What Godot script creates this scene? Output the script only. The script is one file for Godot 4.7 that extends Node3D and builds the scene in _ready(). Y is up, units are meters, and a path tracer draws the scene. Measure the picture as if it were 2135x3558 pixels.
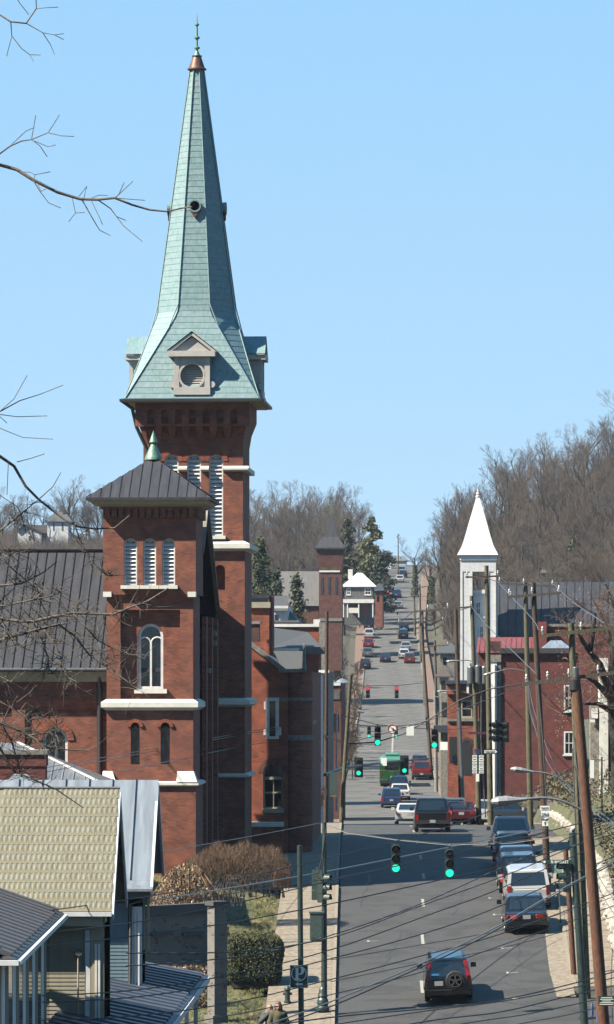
extends Node3D
# A street climbing past a brick church with a copper spire, seen through a long lens from a hillside.
const K := 15000.0
const EYE := 20.0
const YAW := -0.0524
const AL := 0.42
var taken := {}
var M := {}
var T := {}
var rng := RandomNumberGenerator.new()

class MB:
	var v := PackedVector3Array()
	var n := PackedVector3Array()
	var c := PackedColorArray()
	var ctr := Vector3.ZERO
	func tri(a, b, d):
		var nn = (b - a).cross(d - a).normalized()
		v.append(a); v.append(d); v.append(b)
		n.append(nn); n.append(nn); n.append(nn)
	func quad(a, b, d, e):
		tri(a, b, d); tri(a, d, e)
	func otri(a, b, d):
		if (b - a).cross(d - a).dot((a + b + d) / 3.0 - ctr) < 0: tri(a, d, b)
		else: tri(a, b, d)
	func oquad(a, b, d, e):
		otri(a, b, d); otri(a, d, e)
	func ntri(a, b, d, na, nb, nd):
		v.append(a); v.append(d); v.append(b)
		n.append(na); n.append(nd); n.append(nb)
	func box(p, s, b := Basis.IDENTITY):
		var x = b.x * s.x / 2; var y = b.y * s.y / 2; var z = b.z * s.z / 2
		quad(p - x - y + z, p + x - y + z, p + x + y + z, p - x + y + z)
		quad(p + x - y - z, p - x - y - z, p - x + y - z, p + x + y - z)
		quad(p + x - y + z, p + x - y - z, p + x + y - z, p + x + y + z)
		quad(p - x - y - z, p - x - y + z, p - x + y + z, p - x + y - z)
		quad(p - x + y + z, p + x + y + z, p + x + y - z, p - x + y - z)
		quad(p - x - y - z, p + x - y - z, p + x - y + z, p - x - y + z)
	func span(a, b):
		box((a + b) / 2.0, (b - a).abs())
	func bar(a, b, w, h := -1.0, up := Vector3.UP):
		var d = (b - a).normalized()
		var s = d.cross(up)
		if s.length() < 0.01: s = d.cross(Vector3.RIGHT)
		s = s.normalized()
		box((a + b) / 2.0, Vector3(w, h if h > 0 else w, a.distance_to(b)), Basis(s, s.cross(d).normalized(), -d))
	func tube(pts, radii, sides := 6, caps := false):
		var rings = []
		var up = Vector3.UP
		for i in pts.size():
			var d = (pts[min(i + 1, pts.size() - 1)] - pts[max(i - 1, 0)]).normalized()
			if absf(d.dot(up)) > 0.95: up = Vector3.RIGHT if absf(d.x) < 0.9 else Vector3.FORWARD
			var s = d.cross(up).normalized()
			var t = s.cross(d)
			up = t
			var r = radii[i] if radii is Array else radii
			var ring = []
			for k in sides:
				var an = TAU * k / sides
				ring.append([pts[i] + (s * cos(an) + t * sin(an)) * r, s * cos(an) + t * sin(an)])
			rings.append(ring)
		for i in pts.size() - 1:
			for k in sides:
				var a = rings[i][k]; var b = rings[i][(k + 1) % sides]
				var d = rings[i + 1][(k + 1) % sides]; var e = rings[i + 1][k]
				ntri(a[0], d[0], b[0], a[1], d[1], b[1])
				ntri(a[0], e[0], d[0], a[1], e[1], d[1])
		if caps:
			ctr = (pts[0] + pts[-1]) / 2.0
			for w in [0, -1]:
				for k in sides - 2:
					otri(rings[w][0][0], rings[w][k + 1][0], rings[w][k + 2][0])
	func spike(a, b, r, sides := 3):
		var d = (b - a).normalized()
		var s = d.cross(Vector3.UP if absf(d.y) < 0.9 else Vector3.RIGHT).normalized()
		var t = s.cross(d)
		for k in sides:
			var n0 = s * cos(TAU * k / sides) + t * sin(TAU * k / sides)
			var n1 = s * cos(TAU * (k + 1) / sides) + t * sin(TAU * (k + 1) / sides)
			ntri(a + n0 * r, b, a + n1 * r, n0, (n0 + n1).normalized(), n1)
	func loft(levels, caps := true):
		# levels: [y, x0, x1, zfront, zback]
		var rings = []
		for l in levels:
			rings.append([Vector3(l[1], l[0], l[3]), Vector3(l[2], l[0], l[3]), Vector3(l[2], l[0], l[4]), Vector3(l[1], l[0], l[4])])
		for i in rings.size() - 1:
			for k in 4:
				quad(rings[i][k], rings[i][(k + 1) % 4], rings[i + 1][(k + 1) % 4], rings[i + 1][k])
		if caps:
			quad(rings[0][3], rings[0][2], rings[0][1], rings[0][0])
			quad(rings[-1][0], rings[-1][1], rings[-1][2], rings[-1][3])
	func ring_loft(rings, caps := true):
		# rings of equal count, counter-clockwise seen from the end they grow towards
		for i in rings.size() - 1:
			var m = rings[i].size()
			for k in m:
				quad(rings[i][k], rings[i][(k + 1) % m], rings[i + 1][(k + 1) % m], rings[i + 1][k])
		if caps:
			for w in [0, -1]:
				var r = rings[w]
				var q = Vector3.ZERO
				for p in r: q += p / r.size()
				for k in r.size():
					if w == 0: tri(q, r[(k + 1) % r.size()], r[k])
					else: tri(q, r[k], r[(k + 1) % r.size()])
	func lathe(p, prof, sides := 12, b := Basis.IDENTITY):
		# prof: [r, y] upwards
		for i in prof.size() - 1:
			var r0 = prof[i][0]; var y0 = prof[i][1]; var r1 = prof[i + 1][0]; var y1 = prof[i + 1][1]
			var sl = Vector2(y1 - y0, r0 - r1).normalized()
			for k in sides:
				var a0 = TAU * k / sides; var a1 = TAU * (k + 1) / sides
				var e0 = Vector3(sin(a0), 0, cos(a0)); var e1 = Vector3(sin(a1), 0, cos(a1))
				var m0 = b * (e0 * sl.x + Vector3.UP * sl.y); var m1 = b * (e1 * sl.x + Vector3.UP * sl.y)
				var A = p + b * (e0 * r0 + Vector3.UP * y0); var B = p + b * (e1 * r0 + Vector3.UP * y0)
				var C = p + b * (e1 * r1 + Vector3.UP * y1); var D = p + b * (e0 * r1 + Vector3.UP * y1)
				if r0 > 0.0001: ntri(A, B, C, m0, m1, m1)
				if r1 > 0.0001: ntri(A, C, D, m0, m1, m0)
	func prism(poly, z0, z1, hide_back := false):
		# poly in x,y; z0 front, z1 behind (z1 < z0)
		var q = PackedVector2Array(poly)
		if Geometry2D.is_polygon_clockwise(q): q.reverse()
		var ix = Geometry2D.triangulate_polygon(q)
		for i in range(0, ix.size(), 3):
			var a = q[ix[i]]; var b = q[ix[i + 1]]; var d = q[ix[i + 2]]
			if (b - a).cross(d - a) < 0:
				var h = b; b = d; d = h
			tri(Vector3(a.x, a.y, z0), Vector3(b.x, b.y, z0), Vector3(d.x, d.y, z0))
			if not hide_back: tri(Vector3(a.x, a.y, z1), Vector3(d.x, d.y, z1), Vector3(b.x, b.y, z1))
		for i in q.size():
			var a = q[i]; var b = q[(i + 1) % q.size()]
			quad(Vector3(a.x, a.y, z1), Vector3(b.x, b.y, z1), Vector3(b.x, b.y, z0), Vector3(a.x, a.y, z0))
	func moved(xf):
		for i in v.size():
			v[i] = xf * v[i]
			n[i] = (xf.basis * n[i]).normalized()
		return self
	func mesh():
		var ar = []
		ar.resize(Mesh.ARRAY_MAX)
		ar[Mesh.ARRAY_VERTEX] = v
		ar[Mesh.ARRAY_NORMAL] = n
		if c.size() == v.size() and c.size() > 0: ar[Mesh.ARRAY_COLOR] = c
		var m = ArrayMesh.new()
		m.add_surface_from_arrays(Mesh.PRIMITIVE_TRIANGLES, ar)
		return m
	func paint(col):
		while c.size() < v.size(): c.append(col)

class Fr:
	# a building's own frame: x to the side, y up from its ground, z towards the street below; p() meets the plane z = -dz
	var n: Node3D
	func p(px, py, dz):
		var inv = n.transform.affine_inverse()
		var o = inv * Vector3(0, 20.0, 0)
		var r = inv.basis * Vector3((px - 1067.5) / 15000.0, -(py - 2350.0) / 15000.0, -1)
		return o + r * ((-dz - o.z) / r.z)
	func xy(px, py, dz):
		var q = p(px, py, dz)
		return Vector2(q.x, q.y)

func P(px, py, d): return Vector3((px - 1067.5) * d / K, EYE - (py - 2350.0) * d / K, -d)

func numbered(called):
	if not taken.has(called):
		taken[called] = 0
		return called
	taken[called] += 1
	return "%s_%03d" % [called, taken[called]]

func tag(o, label, category, group = ""):
	o.set_meta("label", label)
	o.set_meta("category", category)
	if group != "": o.set_meta("group", group)
	return o

func thing(called, label, category, at = Vector3.ZERO, turn = 0.0, group = ""):
	var o = Node3D.new()
	o.name = numbered(called)
	add_child(o)
	o.position = at
	o.rotation.y = turn
	return tag(o, label, category, group)

func put(called, mb, m, parent):
	var o = MeshInstance3D.new()
	o.mesh = mb.mesh() if mb is MB else mb
	o.material_override = M[m] if m is String else m
	o.name = called if parent != self else numbered(called)
	parent.add_child(o, true)
	return o

func struct(called, mb, m, parent = self):
	var o = put(called, mb, m, parent)
	o.set_meta("kind", "structure")
	return o

func one(called, mb, m, label, category, group = ""):
	return tag(put(called, mb, m, self), label, category, group)

func bx(called, parent, a, b, m):
	var s = MB.new()
	s.span(a, b)
	return put(called, s, m, parent)

func frame_at(called, label, category, px, py, d, turn = YAW, group = ""):
	var f = Fr.new()
	f.n = thing(called, label, category, P(px, py, d), turn, group)
	return f

func rect(f, called, x0, y0, x1, y1, dz, thick, m, parent = null):
	# a slab whose near face fills the given sight lines at depth dz and whose body lies behind it
	var a = f.p(x0, y0, dz); var b = f.p(x1, y1, dz)
	b.z -= thick
	return bx(called, parent if parent else f.n, a, b, m)

func arch(x0, x1, y0, y1, seg = 10):
	# opening with a round head, counter-clockwise
	var r = (x1 - x0) / 2.0
	var q = [Vector2(x0, y0), Vector2(x1, y0)]
	for i in seg + 1:
		var a = PI * i / seg
		q.append(Vector2((x0 + x1) / 2.0 + r * cos(a), y1 - r + r * sin(a)))
	return q

func wall_holes(mb, x0, y0, x1, y1, holes, z0, z1):
	var cuts = [x0]
	for h in holes:
		var lo = 1e9; var hi = -1e9
		for p in h: lo = minf(lo, p.x); hi = maxf(hi, p.x)
		cuts.append((lo + hi) / 2.0)
	cuts.append(x1)
	cuts.sort()
	for i in cuts.size() - 1:
		if cuts[i + 1] - cuts[i] < 0.001: continue
		var parts = [PackedVector2Array([Vector2(cuts[i], y0), Vector2(cuts[i + 1], y0), Vector2(cuts[i + 1], y1), Vector2(cuts[i], y1)])]
		for h in holes:
			var nxt = []
			for p in parts:
				for r in Geometry2D.clip_polygons(p, PackedVector2Array(h)): nxt.append(r)
			parts = nxt
		for p in parts: mb.prism(p, z0, z1)

func lin(r, g, b): return Color(r, g, b).linear_to_srgb()

func mat(key, r, g, b, rough = 0.85, tex = "", scale = 1.0, metal = 0.0, bump = 0.0, spec = 0.5):
	var m = StandardMaterial3D.new()
	m.resource_name = key
	m.albedo_color = lin(r * AL, g * AL, b * AL)
	m.roughness = rough
	m.metallic = metal
	m.metallic_specular = spec
	if tex != "":
		m.albedo_texture = T[tex]
		m.uv1_triplanar = true
		m.uv1_triplanar_sharpness = 8.0
		m.uv1_scale = Vector3.ONE / scale
		if bump != 0.0:
			m.heightmap_enabled = true
			m.heightmap_texture = T[tex]
			m.heightmap_scale = bump
	M[key] = m
	return m

func noise_tex(key, size, seed_, freq, oct, lo, hi, stretch = 1, tint = Color(0, 0, 0, 0), tf = 0.02):
	# grey patches; tint adds a second slow colour
	var f = FastNoiseLite.new()
	f.seed = seed_; f.frequency = freq; f.fractal_octaves = oct
	f.noise_type = FastNoiseLite.TYPE_SIMPLEX
	var im = f.get_seamless_image(size, size)
	f.seed = seed_ + 71; f.frequency = tf; f.fractal_octaves = 2
	var im2 = f.get_seamless_image(size, size)
	var o = Image.create(size, size, false, Image.FORMAT_RGB8)
	for y in size:
		for x in size:
			var g = im.get_pixel(x, (y / stretch) if stretch > 1 else y).r
			var w = lerpf(lo, hi, g)
			var c = Color(w, w, w)
			if tint.a > 0:
				var k = smoothstep(0.45, 0.75, im2.get_pixel(x, y).r) * tint.a
				c = c.lerp(Color(tint.r * w, tint.g * w, tint.b * w), k)
			o.set_pixel(x, y, c)
	T[key] = ImageTexture.create_from_image(o)

func brick_tex(key, size, rows, cols, mortar, lo, hi, seed_):
	var o = Image.create(size, size, false, Image.FORMAT_RGB8)
	o.fill(mortar)
	var r = RandomNumberGenerator.new()
	r.seed = seed_
	var f = FastNoiseLite.new()
	f.seed = seed_; f.frequency = 0.008; f.fractal_octaves = 4
	var im = f.get_seamless_image(size, size)
	var rh = float(size) / rows; var cw = float(size) / cols
	for j in rows:
		for i in cols + 1:
			var x0 = int((i - (0.5 if j % 2 else 0.0)) * cw); var x1 = int((i + 1 - (0.5 if j % 2 else 0.0)) * cw) - 1
			var y0 = int(j * rh); var y1 = int((j + 1) * rh) - 2
			var st = im.get_pixel(clampi((x0 + x1) / 2, 0, size - 1), y0).r
			var w = clampf(r.randf_range(0.0, 1.0) * 0.5 + (st - 0.5) * 1.0 + 0.25, 0, 1)
			var c = lo.lerp(hi, w)
			if r.randf() < 0.025: c = c.darkened(0.25)
			o.fill_rect(Rect2i(maxi(x0, 0), y0, mini(x1, size) - maxi(x0, 0), y1 - y0 + 1), c)
	T[key] = ImageTexture.create_from_image(o)

func glow(key, r, g, b, e):
	var m = StandardMaterial3D.new()
	m.resource_name = key
	m.albedo_color = lin(r * 0.5, g * 0.5, b * 0.5)
	m.roughness = 0.3
	m.emission_enabled = true
	m.emission = lin(r, g, b)
	m.emission_energy_multiplier = e
	M[key] = m

func lettering(parent, words, at, h, m, basis = Basis.IDENTITY, wide = 1.0, font = "Droid Sans", bold = true):
	var f = SystemFont.new()
	f.font_names = PackedStringArray([font])
	f.font_weight = 700 if bold else 400
	var t = TextMesh.new()
	t.font = f
	t.text = words
	t.font_size = 32
	t.pixel_size = h / 24.0
	t.depth = 0.006
	t.curve_step = 4.0
	var o = MeshInstance3D.new()
	o.mesh = t
	o.material_override = M[m]
	o.name = "lettering"
	parent.add_child(o, true)
	o.transform = Transform3D(basis.scaled_local(Vector3(wide, 1, 1)), at)
	return o
const RD := [0, 30, 60, 90, 120, 140, 158, 167, 179.2, 191.4, 203.6, 215.8, 228, 240, 252, 272, 300, 340, 375, 395, 420, 440, 520, 600, 700, 770, 850, 950, 1050, 1150, 1400, 2500]
const RH := [-1.9, -6, -12, -15.5, -15.6, -14.2, -12.72, -11.98, -10.87, -10.02, -9.41, -9.03, -8.76, -8.62, -8.75, -9.35, -10.4, -11.5, -11.45, -11.2, -10.75, -10.4, -8.2, -4, 2.1, 8.0, 14, 20.9, 27, 29, 31, 35]
const CD := [0, 100, 167, 250, 420, 520, 600, 700, 770, 850, 950, 1050, 2500]
const CX := [4.2, 4.8, 5.5, 6.4, 8.1, 10.1, 12.0, 13.9, 15.0, 17.4, 20.6, 24, 60]

func interp(ts, vs, d):
	var i = 0
	while i < ts.size() - 2 and ts[i + 1] < d: i += 1
	var a = maxi(i - 1, 0); var e = mini(i + 2, ts.size() - 1)
	var w = clampf((d - ts[i]) / float(ts[i + 1] - ts[i]), 0, 1)
	return cubic_interpolate_in_time(vs[i], vs[i + 1], vs[a], vs[e], w, ts[i + 1] - ts[i], ts[a] - ts[i] if a < i else -1.0, ts[e] - ts[i])

func road_h(d): return EYE + interp(RD, RH, d)
func road_x(d): return interp(CD, CX, d)

func fall(s, d): return clampf(s, -9, 9) * 0.035 * (1.0 - smoothstep(190, 240, d))
func kerb_r(d): return 4.0 + clampf(d - 170.0, 0.0, 62.0) * 0.028

func ground_h(s, d):
	var h = road_h(d) + fall(s, d)
	if s < -8:
		h += smoothstep(550, 950, d) * minf((-s - 8) * 0.05, 5.0)
		h += smoothstep(-10, -28, s) * smoothstep(380, 470, d) * (1.0 - smoothstep(600, 760, d)) * 7.0
		h += smoothstep(-7.4, -15, s) * smoothstep(165, 188, d) * (1 - smoothstep(222, 250, d)) * 1.2
		h -= smoothstep(-14, -40, s) * (1 - smoothstep(120, 175, d)) * 1.0
	if s > 8:
		h += smoothstep(330, 700, d) * minf((s - 8) * 0.5, 25.0)
		h += (1 - smoothstep(262, 300, d)) * smoothstep(150, 170, d) * (1.35 + minf(maxf(s - 9.0, 0) * 0.4, 4.5))
	return h

func on_road(s, d, up = 0.0):
	return Vector3(road_x(d) + s, ground_h(s, d) + up, -d)

func depth_of(px, py):
	# where the sight line through a point of the street meets its surface
	var best = 160.0; var e = 1e9
	var d = 120.0
	while d < 1100:
		var q = P(px, py, d)
		var k = absf(q.y - road_h(d)) * K / d
		if k < e: e = k; best = d
		d += 0.5
	return best

func depth_on(px, py):
	# first place where the sight line meets the hillside
	var d = 330.0
	while d < 1200.0:
		var q = P(px, py, d)
		if q.y < ground_h(q.x - road_x(d), d): return d
		d += 2.0
	return 1000.0

func ribbon(mb, s0, s1, up0, up1, d0, d1, step):
	var k = maxi(1, int(ceil((d1 - d0) / step)))
	for i in k:
		var a = d0 + (d1 - d0) * i / k; var b = d0 + (d1 - d0) * (i + 1) / k
		var f0 = s0.call(a) if s0 is Callable else s0; var f1 = s0.call(b) if s0 is Callable else s0
		var g0 = s1.call(a) if s1 is Callable else s1; var g1 = s1.call(b) if s1 is Callable else s1
		var A = Vector3(road_x(a) + f0, road_h(a) + fall(f0, a) + up0, -a); var B = Vector3(road_x(a) + g0, road_h(a) + fall(g0, a) + up1, -a)
		var C = Vector3(road_x(b) + g1, road_h(b) + fall(g1, b) + up1, -b); var D = Vector3(road_x(b) + f1, road_h(b) + fall(f1, b) + up0, -b)
		if absf(g0 - f0) < 0.001:
			mb.quad(B, C, D, A) if up1 < up0 else mb.quad(A, B, C, D)
		else:
			mb.quad(A, B, C, D)

func slab(mb, s0, s1, up, d0, d1, step = 6.0):
	# a raised strip beside the street with its kerb faces
	ribbon(mb, s0, s1, up, up, d0, d1, step)
	ribbon(mb, s0, s0, up, -0.35, d0, d1, step)
	ribbon(mb, s1, s1, up, -0.35, d0, d1, step)
	for e in [d0, d1]:
		var x = road_x(e); var y = road_h(e)
		var e0 = s0.call(e) if s0 is Callable else s0; var e1 = s1.call(e) if s1 is Callable else s1
		mb.quad(Vector3(x + e0, y - 0.35, -e), Vector3(x + e1, y - 0.35, -e), Vector3(x + e1, y + up + fall(e1, e), -e), Vector3(x + e0, y + up + fall(e0, e), -e))

func make_textures():
	noise_tex("patch", 256, 3, 0.02, 4, 0.72, 1.0)
	noise_tex("soft", 256, 4, 0.02, 3, 0.90, 1.0)
	noise_tex("fine", 256, 5, 0.12, 3, 0.70, 1.0)
	noise_tex("speck", 256, 6, 0.35, 2, 0.45, 1.0)
	noise_tex("asphalt", 512, 8, 0.10, 5, 0.62, 1.0, 1, Color(0.72, 0.71, 0.70, 0.8), 0.008)
	noise_tex("concrete", 512, 9, 0.03, 5, 0.78, 1.0, 1, Color(0.86, 0.76, 0.64, 0.6), 0.03)
	noise_tex("grass", 512, 10, 0.07, 5, 0.45, 1.0, 1, Color(0.62, 0.82, 0.45, 0.9), 0.01)
	noise_tex("copper", 512, 12, 0.05, 4, 0.82, 1.0, 4, Color(0.86, 0.95, 0.90, 0.8), 0.015)
	noise_tex("bark", 256, 14, 0.08, 4, 0.5, 1.0, 5)
	noise_tex("litter", 256, 15, 0.15, 4, 0.5, 1.0, 1, Color(1.0, 0.8, 0.6, 0.6), 0.03)
	noise_tex("rusty", 256, 16, 0.05, 4, 0.82, 1.0, 3, Color(0.98, 0.88, 0.72, 0.7), 0.02)
	noise_tex("streak", 256, 17, 0.05, 4, 0.75, 1.0, 6)
	brick_tex("brick", 1024, 96, 32, Color(0.80, 0.74, 0.72), Color(0.66, 0.62, 0.66), Color(1.0, 0.97, 0.92), 21)
	brick_tex("painted", 512, 40, 14, Color(0.8, 0.8, 0.8), Color(0.90, 0.90, 0.90), Color(1, 1, 1), 23)
	# flaked paint: brown brick shows in a few places
	var im = T.painted.get_image()
	var r = RandomNumberGenerator.new()
	r.seed = 4
	for i in 26:
		var x = r.randi_range(0, 480); var y = r.randi_range(0, 39) * 12
		for k in r.randi_range(1, 3):
			im.fill_rect(Rect2i(x + r.randi_range(-6, 10), (y + k * 13) % 500, r.randi_range(8, 30), 9), Color(0.66, 0.5, 0.42))
	T.painted = ImageTexture.create_from_image(im)

func make_materials():
	mat("brick", 0.34, 0.115, 0.068, 0.9, "brick", 7.2)
	mat("brick_orange", 0.42, 0.115, 0.055, 0.9, "brick", 7.2)
	mat("brick_dull", 0.184, 0.068, 0.051, 0.9, "brick", 7.2)
	mat("brick_red", 0.204, 0.041, 0.034, 0.88, "brick", 7.2)
	mat("brick_dark", 0.109, 0.041, 0.034, 0.9, "brick", 7.2)
	mat("stone", 0.95, 0.94, 0.88, 0.85, "soft", 3.0)
	mat("stone_grey", 0.34, 0.326, 0.299, 0.9, "patch", 2.0)
	mat("cream", 0.449, 0.408, 0.299, 0.7, "soft", 3.0)
	mat("white_paint", 0.95, 0.95, 0.95, 0.6, "soft", 4.0)
	mat("louvre", 0.95, 0.96, 0.98, 0.65, "soft", 2.0)
	mat("dormer_paint", 0.62, 0.6, 0.585, 0.75, "soft", 6.0)
	mat("copper", 0.235, 0.385, 0.45, 0.6, "copper", 4.0)
	mat("copper_pale", 0.25, 0.4, 0.465, 0.6, "copper", 5.0)
	mat("copper_deep", 0.22, 0.37, 0.43, 0.6, "copper", 3.3)
	mat("copper_raw", 0.204, 0.088, 0.054, 0.55, "patch", 1.0, 0.3)
	mat("copper_finial", 0.15, 0.34, 0.258, 0.5, "patch", 1.0)
	mat("roof_dark", 0.064, 0.069, 0.088, 0.62, "streak", 6.0, 0.0, 0.0, 0.3)
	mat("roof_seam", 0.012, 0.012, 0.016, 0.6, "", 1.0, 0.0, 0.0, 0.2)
	mat("roof_black", 0.035, 0.035, 0.042, 0.6)
	mat("roof_navy", 0.035, 0.047, 0.082, 0.55)
	mat("roof_silver", 0.62, 0.68, 0.75, 0.34, "streak", 5.0, 0.55)
	mat("roof_silver_dull", 0.306, 0.326, 0.36, 0.5, "streak", 4.0, 0.4)
	mat("roof_slate", 0.116, 0.129, 0.143, 0.7, "speck", 3.0)
	mat("roof_grey", 0.136, 0.139, 0.15, 0.7, "streak", 5.0)
	mat("roof_red", 0.286, 0.054, 0.041, 0.55, "streak", 4.0)
	mat("roof_white", 0.95, 0.97, 1.0, 0.5, "soft", 4.0, 0.2)
	mat("tin_a", 0.235, 0.243, 0.19, 0.65, "rusty", 1.9)
	mat("tin_b", 0.245, 0.252, 0.198, 0.65, "rusty", 1.3)
	mat("tin_c", 0.225, 0.232, 0.182, 0.65, "rusty", 2.3)
	mat("roof_rib_lit_black", 0.07, 0.07, 0.085, 0.55)  # same roof metal made paler, so light and dark stripes sit in the colour
	mat("roof_rib_lit_navy", 0.062, 0.083, 0.13, 0.5)  # paler than the porch sheet: the lit stripes are put into the colour
	mat("siding_cream", 0.34, 0.32, 0.245, 0.75, "soft", 2.0)
	mat("siding_blue", 0.116, 0.204, 0.272, 0.7, "soft", 2.0)
	mat("siding_olive", 0.16, 0.165, 0.12, 0.8, "soft", 2.0)
	mat("siding_white", 0.84, 0.87, 0.92, 0.65, "soft", 2.5)
	mat("painted_brick", 0.21, 0.20, 0.19, 0.9, "painted", 3.2)
	mat("asphalt", 0.056, 0.057, 0.061, 0.85, "asphalt", 9.0)
	mat("tar", 0.03, 0.03, 0.032, 0.6)
	mat("asphalt_old", 0.165, 0.163, 0.16, 0.9, "asphalt", 13.0)
	mat("asphalt_patch", 0.17, 0.167, 0.16, 0.9, "asphalt", 7.0)
	mat("concrete", 0.325, 0.285, 0.23, 0.9, "concrete", 6.0)
	mat("kerb_stone", 0.36, 0.32, 0.26, 0.9, "concrete", 3.0)
	mat("whitewash", 0.52, 0.50, 0.46, 0.9, "patch", 1.0)
	mat("brick_pave", 0.25, 0.155, 0.11, 0.9, "fine", 2.0)
	mat("road_paint", 0.662, 0.662, 0.644, 0.8, "speck", 1.1)
	mat("glass", 0.012, 0.014, 0.018, 0.06, "", 1.0, 0.0, 0.0, 0.6)
	mat("glass_grey", 0.034, 0.037, 0.041, 0.1, "", 1.0, 0.0, 0.0, 0.6)
	mat("curtain", 0.306, 0.306, 0.286, 0.7)
	mat("black_rubber", 0.012, 0.012, 0.013, 0.85)
	mat("black_trim", 0.016, 0.017, 0.019, 0.5)
	mat("chrome", 0.408, 0.408, 0.422, 0.25, "", 1.0, 0.9)
	mat("galvanised", 0.286, 0.299, 0.313, 0.4, "patch", 0.6, 0.6)
	mat("lamp_grey", 0.34, 0.34, 0.354, 0.4, "patch", 0.6, 0.3)
	mat("signal_green", 0.02, 0.058, 0.051, 0.45, "patch", 0.7)
	mat("signal_black", 0.008, 0.014, 0.012, 0.5)
	mat("pole_steel", 0.034, 0.071, 0.068, 0.45, "patch", 1.2, 0.1)
	mat("wood_green", 0.163, 0.156, 0.082, 0.9, "bark", 1.6)
	mat("wood_brown", 0.109, 0.051, 0.027, 0.9, "bark", 1.6)
	mat("wood_rust", 0.204, 0.068, 0.024, 0.85, "bark", 1.4)
	mat("wood_grey", 0.163, 0.136, 0.105, 0.9, "bark", 1.5)
	mat("wire", 0.022, 0.022, 0.026, 0.55)
	mat("wire_bright", 0.374, 0.374, 0.374, 0.35, "", 1.0, 0.5)
	mat("sign_green", 0.008, 0.051, 0.034, 0.5)
	mat("sign_white", 1.1, 1.12, 1.1, 0.5)
	mat("sign_black", 0.008, 0.008, 0.01, 0.5)
	mat("sign_blue", 0.014, 0.041, 0.15, 0.5)
	mat("sign_red", 0.34, 0.02, 0.02, 0.5)
	mat("roof_brown", 0.13, 0.085, 0.06, 0.8, "speck", 3.0)
	mat("fence_tan", 0.30, 0.235, 0.15, 0.9, "bark", 1.5)
	mat("sign_grey", 0.06, 0.06, 0.065, 0.5)
	mat("sign_brown", 0.10, 0.02, 0.03, 0.5)
	mat("sign_pale", 0.26, 0.42, 0.36, 0.5)
	mat("cabinet", 0.075, 0.13, 0.12, 0.5, "patch", 1.0)
	mat("flag_blue", 0.05, 0.09, 0.25, 0.8)
	mat("sign_yellow", 0.476, 0.272, 0.02, 0.5)
	mat("twig", 0.116, 0.092, 0.071, 0.95)
	mat("twig_warm", 0.136, 0.099, 0.071, 0.95)
	mat("twig_grey", 0.109, 0.095, 0.085, 0.95)
	mat("bark", 0.088, 0.071, 0.058, 0.95, "bark", 1.5)
	mat("bark_pale", 0.204, 0.177, 0.153, 0.9, "bark", 0.5)
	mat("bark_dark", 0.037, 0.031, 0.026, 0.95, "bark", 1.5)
	for a in [["needles", 0.06, 0.08, 0.024], ["needles_gold", 0.105, 0.105, 0.032], ["needles_dark", 0.028, 0.05, 0.026], ["box_leaf", 0.05, 0.075, 0.022], ["box_tip", 0.115, 0.105, 0.03], ["dry_leaf", 0.36, 0.25, 0.15], ["dry_leaf_pale", 0.50, 0.40, 0.27], ["dry_leaf_brown", 0.20, 0.12, 0.07], ["ivy_leaf", 0.06, 0.075, 0.03], ["hedge_twig", 0.125, 0.07, 0.042], ["hedge_tip", 0.17, 0.105, 0.055], ["bud_red", 0.14, 0.075, 0.05], ["grass_green", 0.10, 0.13, 0.035], ["grass_tan", 0.30, 0.27, 0.12]]:
		var m = mat(a[0], a[1], a[2], a[3], 0.85)
		m.backlight_enabled = true
		m.backlight = lin(a[1] * 0.14, a[2] * 0.14, a[3] * 0.14)
	glow("lit_green", 0.02, 0.9, 0.55, 0.30)
	glow("lit_red", 1.0, 0.03, 0.05, 0.30)
	mat("lens_amber", 0.082, 0.041, 0.007, 0.3)
	mat("lens_red", 0.109, 0.008, 0.007, 0.25)
	mat("tail_red", 0.286, 0.008, 0.008, 0.2)
	mat("tail_bright", 0.544, 0.034, 0.02, 0.2)
	mat("plate", 0.408, 0.422, 0.435, 0.5)
	var g = StandardMaterial3D.new()
	g.albedo_texture = T.grass
	g.vertex_color_use_as_albedo = true
	g.uv1_triplanar = true
	g.uv1_scale = Vector3.ONE / 7.0
	g.roughness = 0.95
	M.terrain = g

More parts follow.
